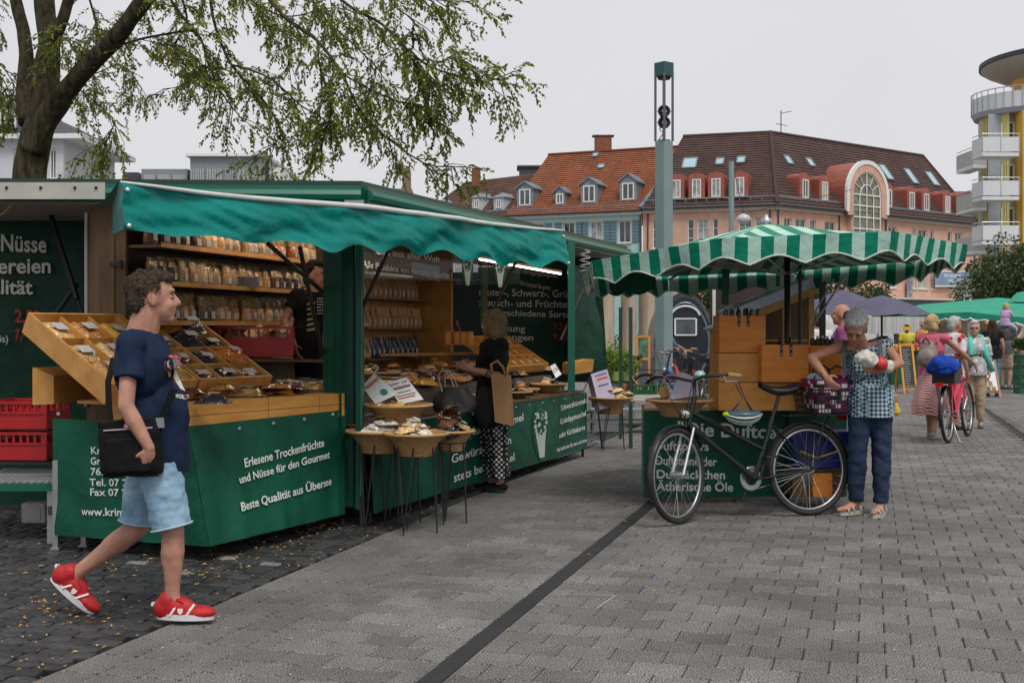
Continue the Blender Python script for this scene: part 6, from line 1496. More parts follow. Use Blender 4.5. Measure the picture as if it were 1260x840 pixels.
# ---------------- mast
mst=thing('light_mast','tall grey green square mast with open lamp head holding two round spotlights','mast',G(817,497).to_3d()); gm=mat('mast_paint',(.19,.27,.27),.45,var=.12,scale=.8); gp_=G(817,497); MYy=gp_.y
w=21*MYy/F/1.30; zt_=CH+(405-174)*MYy/F; zl=CH+(405-78)*MYy/F
mb=MB(); mb.box((gp_.x,MYy,zt_/2),(w,w,zt_),R(40),ch=.015); part('shaft',mb,gm,mst)
for i in range(5):
    m=MB(); m.ball((gp_.x+.02,MYy-w*.72,.4+i*.32),.02,6,4)
mb=MB(); 
for sx,sy in((-1,-1),(1,-1),(1,1),(-1,1)):
    v=Matrix.Rotation(R(40),3,'Z')@V(sx*w*.46,sy*w*.46,0); m=MB(); m.bar(V(gp_.x+v.x,MYy+v.y,zt_),V(gp_.x+v.x,MYy+v.y,zl-.2),.045); part('corner_bar',m,mat('mast_bar',(.10,.11,.13),.4,metal=.3),mst)
mb=MB(); mb.box((gp_.x,MYy,zl-.13),(w*1.04,w*1.04,.27),R(40)); cp=part('lamp_cap',mb,mat('mast_cap',(.015,.07,.08),.4),mst); mb=MB(); mb.lathe([(0,-.05),(.12,-.05),(.14,0),(0,0)],(gp_.x,MYy,zl-.27),16); part('lamp_lens',mb,black,cp)
mb=MB(); mb.lathe([(0,0),(.13,0),(.13,.02),(0,.02)],(gp_.x,MYy,zt_+.005),16); part('base_disc',mb,gm,mst)
for y in(137,151):
    c=P(817,y,MYy); mb=MB(); mb.lathe([(0,.09),(.11,.06),(.125,-.02),(.105,-.07),(0,-.02)],c,18,axis='Y'); s_=part('spotlight',mb,black,mst,smooth=30); mb=MB(); mb.lathe([(.0,-.05),(.05,-.06),(.055,-.072)],c,14,axis='Y'); part('lens',mb,mat('spot_lens',(.4,.42,.42),.1,metal=.6),s_); mb=MB(); mb.tube([c+V(-.14,0,0),c+V(.14,0,0)],.012,5); part('bracket',mb,steel,s_)
mb=MB(); mb.tube([P(813,140,MYy),P(812,160,MYy),P(816,164,MYy),P(811,172,MYy)],.01,5); mb.tube([P(815,155,MYy),P(818,168,MYy)],.008,5); part('cable',mb,black,mst)
# second pole far (px 900)
mb=MB(); q=G(900,452); mb.tube([V(q.x,q.y,0),V(q.x,q.y,CH+(405-199)*q.y/F)],3.3*q.y/F,12); solo('slim_post',mb,gm,'slim round grey post rising behind the striped parasol','post',smooth=40)
# hanging street lamp on wires
c=P(915,269,70); lt=thing('street_lamp','round street lamp hanging on wires before the pink block','lamp',c); mb=MB(); mb.lathe([(0,.3),(.25,.2),(.45,0),(.3,-.25),(0,-.35)],c,14); part('lamp_shade',mb,mat('lamp_white',(.5,.5,.5),.4),lt,smooth=True); mb=MB(); mb.tube([c+V(-.6,0,3),c+V(0,0,.3)],.02,4); mb.tube([c+V(9,10,2.8),c+V(0,0,.3)],.02,4); part('wire',mb,black,lt)
# ---------------- bicycle builder (local: x forward, z up, y left)
rubber=mat('tyre_rubber',(.02,.02,.02),.7,var=.3); chrome=mat('chrome',(.6,.6,.6),.2,metal=.95); tan=mat('tan_grip',(.42,.26,.12),.6)
def wheel(par,c,steer=0,r=.345,tw=.021,nsp=28,fender=True,fm=None,wall=None):
    M_=Matrix.Rotation(steer,3,'Z'); c=Vector(c); T=lambda x,y,z: c+M_@V(x,y,z)
    circ=lambda rr,n=44,y=0: [T(rr*math.cos(2*PI*k/n),y,rr*math.sin(2*PI*k/n)) for k in range(n)]
    mb=MB(); mb.tube(circ(r-tw,48),tw,8,closed=True); w=part('tyre',mb,rubber,par,w=False,smooth=True)
    mb=MB(); mb.tube(circ(r-tw*2.3,44),.011,6,closed=True); part('rim',mb,wall or steel,w,w=False,smooth=True)
    mb=MB()
    for k in range(nsp):
        a=2*PI*k/nsp; s=(-1)**k; mb.tube([T(.02*math.cos(a+1.2*s),.028*s,.02*math.sin(a+1.2*s)),T((r-tw*2.3)*math.cos(a),0,(r-tw*2.3)*math.sin(a))],.0016,3,cap=False)
    part('spokes',mb,chrome,w,w=False)
    mb=MB(); mb.tube([T(0,-.05,0),T(0,.05,0)],.022,10); part('hub',mb,steel,w,w=False)
    return T
def bike(name,label,loc,rz,fc,steer=0,lean=0,seat=black,basket_=True,city=True,lowstep=True,rackh=True,detail=True,bars=tan,fw=.02):
    root=thing(name,label,'bicycle',loc,rz); root.rotation_euler=(lean,0,rz); root.scale=(1.06,)*3
    r=.345; RW=V(0,0,r); BB=V(.46,0,.29); FW=V(1.15,0,r); ST=V(.29,0,.74); HT=V(.93,0,.90); HB=V(.985,0,.70); SD=V(.23,0,.90)
    m=MB()
    def fr(a,b,w=.017,nm='frame_tube',mm=fc): x=MB(); x.tube([a,b],w,10); part(nm,x,mm,root,w=False,smooth=40)
    fr(BB,ST,.020); fr(HB,BB,.027); 
    if lowstep: fr(HB+V(-.01,0,.1),V(.375,0,.50),.021)
    else: fr(HT,ST,.017)
    fr(HT,HB,.02)
    for s in(-1,1):
        fr(BB+V(0,s*.03,0),RW+V(0,s*.06,0),.01,'chain_stay'); fr(ST+V(.0,s*.02,-.06),RW+V(0,s*.06,0),.008,'seat_stay')
    fr(ST,SD,.014,'seat_post',black)
    M_=Matrix.Rotation(steer,3,'Z'); piv=HB
    st=lambda p: piv+M_@(p-piv)
    for s in(-1,1): fr(st(HB+V(0,s*.045,-.02)),st(FW+V(0,s*.05,0)),.012,'fork_blade',steel if city else fc)
    wheel(root,RW,0); c=st(FW); wheel(root,c,steer)
    # stem & handlebar
    top=st(HT+V(-.04,0,.12)); fr(HT,top,.014,'stem',black)
    hb_=[st(HT+V(x,y,z)) for x,y,z in((-.20,.29,.15),(-.08,.26,.16),(.03,.12,.15),(.0,0,.12),(.03,-.12,.15),(-.08,-.26,.16),(-.20,-.29,.15))]
    x=MB(); x.tube(hb_,.011,8); hbp=part('handlebar',x,black,root,w=False,smooth=True)
    for e in((0,1),(6,5)): x=MB(); x.tube([hb_[e[0]],hb_[e[0]].lerp(hb_[e[1]],1.0)],.017,8); part('grip',x,bars,hbp,w=False)
    for s in(0,6): x=MB(); q=hb_[1 if s==0 else 5]; x.tube([q+V(.03,0,-.01),q+V(.02,0,-.05),q+V(-.09,0,-.05)],.006,5); part('brake_lever',x,steel,hbp,w=False)
    # saddle
    x=MB(); 
    def sd_(u,v):
        t=u; wd=.025+.065*max(0,(.62-t)/.62)**.8; th=2*PI*v; return SD+V(-.12+.28*t,wd*math.cos(th),.035+(.042-.02*t)*math.sin(th)+.035*(t-.4)**2*4)
    x.grid(sd_,10,12); x.add([sd_(0,k/12) for k in range(12)],[tuple(range(12))]); part('saddle',x,seat,root,w=False,smooth=True)
    # crank
    x=MB(); x.lathe([(.085,-.004),(.09,0),(.085,.004),(.05,.004)],BB+V(0,-.05,0),24,axis='Y'); part('chainring',x,steel,root,w=False)
    x=MB(); x.tube([BB+V(0,-.07,0),BB+V(.06,-.08,-.16)],.01,6); x.box(BB+V(.06,-.13,-.165),(.09,.07,.02)); part('crank',x,black,root,w=False)
    x=MB(); x.tube([BB+V(0,.07,0),BB+V(-.06,.08,.16)],.01,6); x.box(BB+V(-.06,.13,.165),(.09,.07,.02)); part('crank',x,black,root,w=False)
    x=MB(); x.tube([BB+V(0,-.055,.088),RW+V(0,-.055,.035)],.004,4); x.tube([BB+V(0,-.055,-.088),RW+V(0,-.055,-.035)],.004,4); part('chain',x,steel,root,w=False)
    if city:
        for cc_,st_,a0,a1 in((RW,0,5,200),(c,steer,-20,150)):
            Mx=Matrix.Rotation(st_,3,'Z'); x=MB(); R1=r+.022
            x.grid(lambda u,v: cc_+Mx@V((R1-.012*abs(2*v-1)**2)*math.cos(R(a0+(a1-a0)*u)),(v-.5)*.055,(R1-.012*abs(2*v-1)**2)*math.sin(R(a0+(a1-a0)*u))),20,4); part('mudguard',x,mat('mudguard_black',(.02,.02,.022),.25),root,w=False,smooth=True)
        # rack
        rz_=r*2+.06; x=MB()
        for s in(-1,1): 
            x.tube([V(.18,s*.05,rz_),V(-.28,s*.05,rz_)],.006,5); x.tube([V(-.12,s*.06,rz_),V(0,s*.065,r)],.006,5); x.tube([V(-.24,s*.06,rz_),V(-.005,s*.065,r)],.005,5)
        for q in(-.28,-.1,.1): x.tube([V(q,-.05,rz_),V(q,.05,rz_)],.005,5)
        part('rack',x,black,root,w=False)
        x=MB(); x.tube([V(.02,-.06,r-.05),V(-.03,-.1,.14),V(-.07,-.15,.02),V(-.06,-.2,.012)],.009,6); part('kickstand',x,steel,root,w=False,smooth=True)
        x=MB(); x.box(V(-.31,0,rz_-.02),(.03,.09,.05)); part('rear_light',x,mat('red_lamp',(0,0,0)),root,w=False)
        x=MB(); x.ball(st(V(1.02,0,.78)),.04,10,8); part('headlight',x,chrome,root,w=False,smooth=True)
    # cables
    x=MB(); x.tube([hb_[2],hb_[2]+M_@V(.12,0,.0),st(HB+V(.06,0,.02)),st(V(1.0,0,.65))],.004,5); x.tube([hb_[4],hb_[4]+M_@V(.14,0,-.08),st(HB+V(.04,0,.0))],.004,5); part('cable',x,black,root,w=False,smooth=True)
    return root,hb_,SD,c
# main bike: rear wheel centre image (996,582); front wheel towards left. rear wheel ground (996,637)
g=G(997,634); bpaint=mat('bike_black',(.006,.014,.011),.22,var=.1)
dirv=math.atan2(G(832,643).y-g.y,G(832,643).x-g.x)
bk_,hbp,sd_,fcn=bike('parked_bicycle','black city bicycle with tan grips parked in front of the scent table',g,dirv,bpaint,steer=R(30),lean=R(4))
Mw=Matrix.Translation(g)@Matrix.Rotation(dirv,4,'Z')@Matrix.Rotation(R(4),4,'X')@Matrix.Scale(1.06,4)
Bk=lambda x,y,z: Mw@V(x,y,z)
# basket on rack
bkt=thing('wire_basket','black wire bicycle basket on the rear rack holding the chequered bag','basket',Bk(-.2,0,.76)); bkt.rotation_euler=(0,0,dirv)
def bx_(x,y,z): return V(x,y,z)
for z,s_,rr in((0,.155,.005),(.05,.165,.004),(.1,.172,.004),(.15,.18,.004),(.2,.185,.008)):
    x=MB(); L_=.21+(.02 if z>.1 else 0); x.tube([V(-L_,-s_,z),V(L_,-s_,z),V(L_,s_,z),V(-L_,s_,z)],rr,5,closed=True); part('wire_ring',x,black,bkt,w=False)
x=MB()
for k in range(15):
    q=-.2+.4*k/14
    for s in(-1,1): x.tube([V(q,s*.155,0),V(q*1.1,s*.185,.2)],.004,4)
for k in range(9):
    q=-.14+.28*k/8
    for s in(-1,1): x.tube([V(s*.2,q,0),V(s*.225,q*1.1,.2)],.004,4)
for k in range(8): q=-.18+.36*k/7; x.tube([V(q,-.155,0),V(q,.155,0)],.003,4)
part('wire_mesh',x,black,bkt,w=False)
x=MB(); x.tube([V(-.17,-.02,.2),V(-.12,-.02,.30),V(.12,-.02,.30),V(.17,-.02,.2)],.008,6); part('handle',x,black,bkt,w=False,smooth=True)
# chequered bag
def checker():
    m=bpy.data.materials.new('woven_checks'); m.use_nodes=True; t=m.node_tree; b=t.nodes['Principled BSDF']; l=t.links.new
    u=t.nodes.new('ShaderNodeUVMap'); c=t.nodes.new('ShaderNodeTexVoronoi'); mp=t.nodes.new('ShaderNodeMapping'); mp.inputs['Scale'].default_value=(26,8,1)
    fl=t.nodes.new('ShaderNodeVectorMath'); fl.operation='FLOOR'; wn=t.nodes.new('ShaderNodeTexWhiteNoise'); wn.noise_dimensions='2D'
    l(u.outputs[0],mp.inputs['Vector']); l(mp.outputs[0],fl.inputs[0]); l(fl.outputs[0],wn.inputs['Vector'])
    r=t.nodes.new('ShaderNodeValToRGB'); r.color_ramp.interpolation='CONSTANT'; r.color_ramp.elements[0].color=(.20,.015,.11,1); r.color_ramp.elements[1].position=.45; r.color_ramp.elements[1].color=(.75,.72,.72,1)
    e=r.color_ramp.elements.new(.72); e.color=(.02,.02,.025,1); l(wn.outputs['Value'],r.inputs['Fac']); l(r.outputs[0],b.inputs['Base Color']); b.inputs['Roughness'].default_value=.3; t.nodes.remove(c); return m
cb=thing('chequered_bag','purple, white and black woven plastic shopper standing in the bicycle basket','bag',Bk(-.2,0,.775)); cb.rotation_euler=(0,0,dirv); ck=checker()
x=MB()
def cbf(u,v):
    th=2*PI*u; c_,s_=math.cos(th),math.sin(th); k=(abs(c_)**6+abs(s_)**6)**(-1/6); w=1+.12*v; return V(c_*k*.18*w,s_*k*.125*w,.26*v)
x.grid(cbf,32,6,uv=True); part('body',x,ck,cb,w=False,smooth=60)
x=MB(); x.tube([cbf(k/24,1) for k in range(24)],.007,5,closed=True); part('rim',x,mat('purple_band',(.22,.02,.12),.4),cb,w=False)
for s in(-1,1): x=MB(); x.tube([V(-.09,s*.115,.22),V(-.07,s*.12,.34),V(.0,s*.1,.37),V(.07,s*.12,.34),V(.09,s*.115,.22)],.009,6); part('handle',x,black,cb,w=False,smooth=True)
x=MB(); x.grid(lambda u,v:V(.06+.1*u,-.02+.05*math.sin(u*5),.22+.07*v+.02*math.sin(u*7+v*3)),6,6); solo_t=part('tissue_pack',x,mat('pale_blue_pack',(.35,.6,.7),.4),cb,w=False,smooth=True)
x=MB(); x.bar(V(-.05,-.135,.24),V(-.02,-.135,.12),.02,.004,up=(0,1,0)); part('red_ribbon',x,mat('red_ribbon',(.7,.03,.02),.5),cb,w=False)
# helmet hanging on the frame near saddle/handlebar
hc=P(914,511,9.35); hel=thing('cycle_helmet','grey and lime cycle helmet hanging from the bicycle handlebar','helmet',hc)
x=MB(); sh_=lambda u,v: hc+V(-.16*math.cos(PI*u),-.0-.10*math.sin(PI*v)*math.sin(PI*u),-.085*math.sin(PI*u)*math.cos(PI*(v-.5)*.0+0)*(.3+.7*v))+V(0,0,.02)
x.ball(hc+V(0,0,.04),(.155,.11,.11),20,12); x.v=[v if v[2]<hc.z+.04 else (hc.x+(v[0]-hc.x)*.8,hc.y+(v[1]-hc.y)*.8,hc.z+.04-(v[2]-hc.z-.04)*.5) for v in x.v]; part('shell',x,mat('helmet_grey',(.06,.10,.11),.3),hel,smooth=True)
for k,mm in((-.07,mat('helmet_pale',(.5,.55,.55),.3)),(-.02,mat('helmet_pale',(0,0,0))),(.03,mat('helmet_pale',(0,0,0)))):
    aa=.35+(k+.07)*7; x=MB(); x.tube([hc+V(0,0,.04)+V(.155*math.sin(tt)*1.0,-.112*math.cos(tt)*math.sin(aa),-.112*math.cos(tt)*math.cos(aa)) for tt in (-1.2,-.8,-.4,0,.4,.8,1.2)],[.002,.006,.008,.009,.008,.006,.002],5); part('vent_rib',x,mm,hel,smooth=True)
x=MB(); x.ball(hc+V(-.13,-.02,.01),(.03,.05,.02),8,6); part('lime_tip',x,mat('lime',(.45,.6,.02),.4),hel)
x=MB(); 
for s in(-1,1): x.tube([hc+V(-.08,s*.05,.02),hc+V(.0,0,.13),P(905,472,9.35)],.005,5); x.tube([hc+V(.08,s*.05,.02),hc+V(.02,0,.12),P(908,468,9.35)],.005,5)
part('strap',x,black,hel)
x=MB(); q=Bk(*hbp[3])+V(.06,-.04,.05); x.ball(q,(.045,.035,.034),14,10); x.tube([q+V(0,0,-.03),Bk(*hbp[3])+V(.05,-.02,0)],.008,6); bell=solo('bicycle_bell',x,mat('teal_orange_bell',(.75,.75,.7),.3,col2=(.05,.45,.5),scale=30),'large white and teal bell with orange stripe on the handlebar','bell',smooth=True)
# ---------------- people
from mathutils.bvhtree import BVHTree
def cap(mb,p,q,r0,r1=None,n=12,flat=False):
    r1=r0 if r1 is None else r1; p=Vector(p);q=Vector(q); mb.tube([p,p.lerp(q,.5),q],[r0,(r0+r1)/2,r1],n)
    mb.ball(p,r0,n,8); 
    if not flat: mb.ball(q,r1,n,8)
def remesh(mb,voxel,smooth=3,disp=None,fac=.5):
    me=mb.mesh('tmp',[]); o=bpy.data.objects.new('tmp',me)
    m=o.modifiers.new('r','REMESH'); m.mode='VOXEL'; m.voxel_size=voxel
    if smooth: s=o.modifiers.new('s','SMOOTH'); s.iterations=smooth; s.factor=fac
    r=baked(o)
    bpy.data.objects.remove(o); bpy.data.meshes.remove(me)
    if disp:
        n=len(r.vertices); co=np.empty(n*3,'f'); no_=np.empty(n*3,'f'); r.vertices.foreach_get('co',co); r.vertex_normals.foreach_get('vector',no_)
        co=co.reshape(-1,3); no_=no_.reshape(-1,3); out=[tuple(Vector(c)+disp(Vector(c),Vector(q))) for c,q in zip(co.tolist(),no_.tolist())]
        r.vertices.foreach_set('co',np.array(out,'f').ravel()); r.update()
    r.polygons.foreach_set('use_smooth',[True]*len(r.polygons)); return r
def mpart(name,me,m,par):
    off=worldloc(par); me.transform(Matrix.Translation(-off)); me.materials.clear(); me.materials.append(m); return link(name,me,par)
def folds(a,f=7,z=1.0,seed=0):
    def d(co,n): 
        q=Vector((co.x*f+seed,co.y*f,co.z*f*z)); w=mnoise.noise(q)+.5*mnoise.noise(q*2.3); return n*(w*a)
    return d
skin=mat('skin',(.46,.26,.19),.55,var=.12,scale=25,bump=.05,spec=.4); skin2=mat('skin_tanned',(.42,.20,.13),.55,var=.14,scale=25,spec=.4); skin3=mat('skin_pale',(.56,.34,.26),.55,var=.1,scale=25,spec=.4)
eyew=mat('eye_white',(.34,.30,.28),.3); eyed=mat('eye_dark',(.02,.015,.01),.2); lip=mat('lips',(.35,.10,.08),.5)
def hairm(name,c,c2): return mat(name,c,.75,spec=.2,col2=c2,scale=60,bump=.9,bscale=120,dist=.006,stretch=(1,1,.35))
def person(label,J,spec,base,s=1.0,vx=.012,fwd=(1,0,0),hf=None,hup=None,group=None):
    t=thing('person',label,'person',base,0,group)
    F_=Vector(fwd).normalized(); Z=V(0,0,1); S_=Z.cross(F_).normalized() # left side
    hf=Vector(hf or fwd).normalized(); hup=Vector(hup or (0,0,1)).normalized(); hs=hup.cross(hf).normalized(); hf=hs.cross(hup).normalized()
    HM=Matrix((hf,hs,hup)).transposed(); H=J['head']
    def ori(a,b): # spine oriented
        u=(b-a).normalized(); l=u.cross(F_).normalized(); f=l.cross(u).normalized(); return Matrix((f,l,u)).transposed()
    TM=ori(J['pelvis'],J['neck'])
    bl_=spec.get('bulk',1.0); belly=spec.get('belly',0); bust=spec.get('bust',0)
    def torso(mb,e=0,low=True):
        a=s*bl_
        if low: mb.ball(J['pelvis'],(.118*a+e,.168*a+e,.13*a+e),16,12,rot=TM)
        mb.ball(J['waist'],(.105*a+e+belly*.3,.145*a+e+belly*.2,.14*a+e),16,12,rot=TM)
        if belly: mb.ball(J['waist']+F_*(.05+belly*.35)*s+V(0,0,-.02),(.085*s+belly*.8+e,.125*s+belly*.5+e,.19*s+e),16,12)
        mb.ball(J['chest'],(.118*a+e,.165*a+e,.175*a+e),16,12,rot=TM)
        up=J['chest'].lerp(J['neck'],.55); mb.ball(up,(.09*a+e,.15*a+e,.1*a+e),16,12,rot=TM)
        if bust: 
            for k in(-1,1): mb.ball(J['chest']+TM@V(.085*s,k*.065*s,.0),(.06*s+e,.065*s+e,.065*s+e),12,8)
        for k in('L','R'): cap(mb,J['neck']+V(0,0,-.03)*s,J['sh'+k],.05*s+e,.055*s+e)
    body=MB(); torso(body,-.004)
    nk=spec.get('neckr',1.0); cap(body,J['neck']+V(0,0,-.02),H+HM@V(-.025*s,0,-.05*s),.060*s*nk,.056*s*nk)
    hsz=spec.get('headk',1.06)*s
    h=lambda x,y,z: H+HM@(V(x,y,z)*hsz)
    s_body=s; s=hsz
    body.ball(h(-.012,0,.02),(.098*s,.078*s,.105*s),20,16,rot=HM); body.ball(h(.035,0,-.045),(.062*s,.058*s,.07*s),16,12,rot=HM); body.ball(h(.066,0,-.092),(.026*s,.03*s,.024*s),12,8,rot=HM)
    body.ball(h(.074,0,.035),(.02*s,.05*s,.014*s),12,8,rot=HM)
    body.ball(h(.072,0,-.062),(.026*s,.03*s,.02*s),12,8,rot=HM)
    cap(body,h(.086,0,.015),h(.110,0,-.022),.009*s,.0135*s,8); body.ball(h(.098,0,-.028),(.018*s,.017*s,.010*s),8,6,rot=HM)
    for k in(-1,1):
        body.ball(h(.062,k*.034,-.03),(.03*s,.024*s,.03*s),10,8,rot=HM)
        body.ball(h(-.008,k*.079,-.008),(.019*s,.009*s,.034*s),10,8,rot=HM@Matrix.Rotation(-.25,3,'Y'))
    s=s_body
    for k in('L','R'):
        a,b,c=J['sh'+k],J['el'+k],J['wr'+k]; ar=spec.get('arm',1.0)*s
        cap(body,a,b,.047*ar,.038*ar); cap(body,b,b.lerp(c,.35),.039*ar,.040*ar); cap(body,b.lerp(c,.35),c,.040*ar,.026*ar)
        if vx<=.02:
            d=J.get('hd'+k); d=(d-c).normalized() if d is not None else ((c-b).normalized()*.6+V(0,0,-.4)).normalized()
            sd=J.get('hs'+k); sd=sd.normalized() if sd is not None else (d.cross(S_)).normalized() # palm width direction (towards thumb)
            sd=(sd-d*sd.dot(d)).normalized(); nn=d.cross(sd)
            cu=J.get('curl',.5)
            # thumb side is +sd ; palm normal nn or -nn so that it faces the body
            if (J['pelvis']-c).dot(nn)<0: nn=-nn
            HMx=Matrix((d,sd,nn)).transposed()
            body.ball(c+d*.048*s,(.052*s,.040*s,.017*s),12,8,rot=HMx); cap(body,c,c+d*.04*s,.025*s,.024*s,10)
            for q,(ln,off) in enumerate(((.070,.030),(.078,.010),(.072,-.010),(.057,-.029))):
                p0=c+d*.082*s+sd*off*s; bend=(d+nn*cu*.7).normalized(); p1=p0+bend*ln*.48*s; b2=(d+nn*cu*1.9).normalized(); p2=p1+b2*ln*.3*s; b3=(d*.6+nn*cu*2.6).normalized(); p3=p2+b3*ln*.24*s
                cap(body,p0,p1,.0095*s,.0088*s,8); cap(body,p1,p2,.0088*s,.008*s,8); cap(body,p2,p3,.008*s,.007*s,8)
            p0=c+d*.02*s+sd*.025*s; p1=p0+(d*.55+sd*.7+nn*.35).normalized()*.04*s; p2=p1+(d*.85+sd*.2+nn*.4).normalized()*.035*s; cap(body,p0,p1,.013*s,.011*s,8); cap(body,p1,p2,.0105*s,.0085*s,8)
        else:
            d=(c-b).normalized(); body.ball(c+d*.06*s,(.06*s,.04*s,.035*s),8,6); 
    for k in('L','R'):
        a,b,c=J['hip'+k],J['kn'+k],J['an'+k]; lg=spec.get('leg',1.0)*s
        cap(body,a,b,.088*lg,.056*lg); cap(body,b,b.lerp(c,.3),.054*lg,.058*lg); 
        back=-(F_-(c-b).normalized()*F_.dot((c-b).normalized())).normalized(); body.ball(b.lerp(c,.3)+back*.012*s,(.048*lg,.05*lg,.12*lg),12,8,rot=Matrix((back,back.cross((c-b).normalized()),(c-b).normalized())).transposed())
        cap(body,b.lerp(c,.3),b.lerp(c,.75),.055*lg,.038*lg); cap(body,b.lerp(c,.75),c,.038*lg,.036*lg)
        f=J['toe'+k]; u=(c-b).normalized(); fk=.62 if spec.get('shoes') in('sneaker','flat') else .9
        cap(body,c,c.lerp(f,.55)+V(0,0,-.012*s),.036*s,.032*s*fk); cap(body,c.lerp(f,.5)+V(0,0,-.012*s),c.lerp(f,.6 if fk<.7 else 1),.032*s*fk,.022*s*fk)
        hl=c-(f-c).normalized()*.03*s; cap(body,c,hl,.034*s,.03*s*fk)
    mpart('body',remesh(body,vx,3),spec.get('skin',skin),t)
    if vx<=.013:
        for k in(-1,1):
            s=hsz; e=MB(); e.ball(h(.075,k*.031,.006),(.012*s,.013*s,.0075*s),10,8,rot=HM); ey=part('eye',e,eyew,t,smooth=True); e=MB(); e.ball(h(.0838,k*.031,.005),(.0045*s,.0062*s,.0066*s),8,6,rot=HM); part('iris',e,eyed,ey)
            e=MB(); e.tube([h(.083,k*.014,.026),h(.09,k*.03,.031),h(.078,k*.05,.026)],.004*s,5); part('eyebrow',e,spec['hair'],t)
        e=MB(); e.tube([h(.080,.028,-.056),h(.0955,.008,-.052),h(.0955,-.008,-.052),h(.080,-.028,-.056)],.0042*s,6); part('mouth',e,lip,t,smooth=True)
    # hair
    s=hsz; st=spec.get('style','short'); hm=MB()
    hk_=.94 if st in('quiff','crop','short') else 1; hm.ball(h(-.030,0,.046),(.098*s*hk_,.084*s*hk_,.092*s*hk_),20,14,rot=HM); hm.ball(h(-.066,0,-.005),(.052*s,.072*s,.085*s),18,12,rot=HM)
    if st in('short','crop','quiff'): 
        hm.ball(h(.035,0,.095),(.05*s,.062*s,.032*s),12,8,rot=HM)
        if st=='quiff': hm.ball(h(.048,0,.092),(.034*s,.052*s,.026*s),12,8,rot=HM); hm.ball(h(-.06,0,-.04),(.045*s,.06*s,.05*s),12,8,rot=HM)
    if st=='bob':
        for y in(-.06,0,.06): hm.ball(h(-.045,y,-.05),(.06*s,.055*s,.09*s),14,10,rot=HM)
        for k in(-1,1): hm.ball(h(.005,k*.075,-.02),(.05*s,.025*s,.08*s),12,8,rot=HM)
        hm.ball(h(.05,0,.085),(.045*s,.07*s,.035*s),12,8,rot=HM)
    if st=='wavy':
        rs=random.Random(3)
        for k in range(26): a=rs.uniform(0,6.3); z=rs.uniform(-.06,.11); r=.075*math.sqrt(max(.1,1-(z/.13)**2)); hm.ball(h(-.03+r*math.cos(a)*.9-(.03 if math.cos(a)>0 and z<.06 else 0),r*math.sin(a)*1.1,z),.032*s,8,6)
    if st=='long':
        for y in(-.05,0,.05): cap(hm,h(-.05,y,.0),h(-.085,y*1.2,-.28),.05*s,.045*s)
    if st!='bald':
        me=remesh(hm,max(vx*.8,.006),1,folds(.011*s if vx<.015 else .008,26,.45,2)); ho=mpart('hair',me,spec['hair'],t)
        if vx<.0101:
            rs=random.Random(11); sm=MB(); w0=worldloc(ho); pl=me.polygons; dn=-hup*.8-hf*.5
            if st in('quiff','crop','short'): dn=-hf*.8-hup*.35
            for k_ in range(3800):
                pg=pl[rs.randrange(len(pl))]; c_=pg.center+w0; n_=pg.normal; 
                if n_.dot(hup)<-.5: continue
                fl=(dn-n_*dn.dot(n_)); fl=(fl.normalized() if fl.length>.1 else hs)+Vector((rs.uniform(-.22,.22),rs.uniform(-.22,.22),rs.uniform(-.22,.22))); fl.normalize(); sd_=fl.cross(n_).normalized()*.0014*s; L_=rs.uniform(.018,.04)*s*(1.5 if st=='bob' else 1)
                a_=c_+n_*.001; b_=c_+fl*L_*.55+n_*.006*s; e_=c_+fl*L_+n_*rs.uniform(-.002,.006)*s
                sm.add([a_-sd_,a_+sd_,b_+sd_,b_-sd_,e_],[(0,1,2,3),(3,2,4)])
            so_=part('hair_strands',sm,spec['hair'],ho); so_['kind']='stuff'
    else:
        b_=MB(); b_.ball(h(-.052,0,.002),(.068*s,.083*s,.072*s),14,10,rot=HM); mpart('hair',remesh(b_,max(vx*.8,.006),1),spec['hair'],t)
    # upper garment
    s=s_body
    if 'top' in spec:
        g=MB(); e=.016 if vx<.015 else .018; torso(g,e,spec.get('long_top',True)); sl_=spec.get('sleeve',.5)
        for k in('L','R'):
            a,b,c=J['sh'+k],J['el'+k],J['wr'+k]
            if sl_>0 and sl_<=1: cap(g,a,a.lerp(b,sl_),.062*s,.066*s*spec.get('sleevew',1),14,flat=True)
            elif sl_>1: cap(g,a,b,.06*s,.052*s); cap(g,b,b.lerp(c,sl_-1),.05*s,.04*s,12,flat=True)
        if not spec.get('drop'):
            cb_=J['pelvis'].lerp(J['waist'],.35)+F_*belly*.55; cn=MB(); cn.lathe([(0,-.3),(1,-.3),(1,.0),(.93,.12),(0,.12)],(0,0,0),24); M3=Matrix((F_*(.146*s*bl_+belly*.3),S_*(.196*s*bl_+belly*.2),V(0,0,s))).transposed(); g.add([cb_+M3@Vector(v) for v in cn.v],cn.f)
        if spec.get('drop'): # longer loose hem
            g.tube([J['waist'],J['pelvis']+V(0,0,-.04*s),J['pelvis']+V(0,0,-spec['drop'])],[.14*s,.175*s,.185*s*spec.get('dropw',1)],20)
        me=remesh(g,vx,3,folds(.013 if vx<.015 else .012,8,.8,5))
        bm=bmesh.new(); bm.from_mesh(me)
        cutz=J['pelvis'].z-(spec.get('drop') or .10*s)+.02; bmesh.ops.bisect_plane(bm,geom=bm.verts[:]+bm.edges[:]+bm.faces[:],plane_co=(0,0,cutz),plane_no=(0,0,-1),clear_outer=True)
        bmesh.ops.bisect_plane(bm,geom=bm.verts[:]+bm.edges[:]+bm.faces[:],plane_co=J['neck']+TM@V(.0,0,spec.get('collar',.028)*s if not spec.get('vneck') else .012),plane_no=(TM@V(.35,0,1)).normalized(),clear_outer=True)
        bm.to_mesh(me); bm.free(); sh=mpart(spec.get('topname','shirt'),me,spec['top'],t); t_sh=sh
    else: t_sh=None
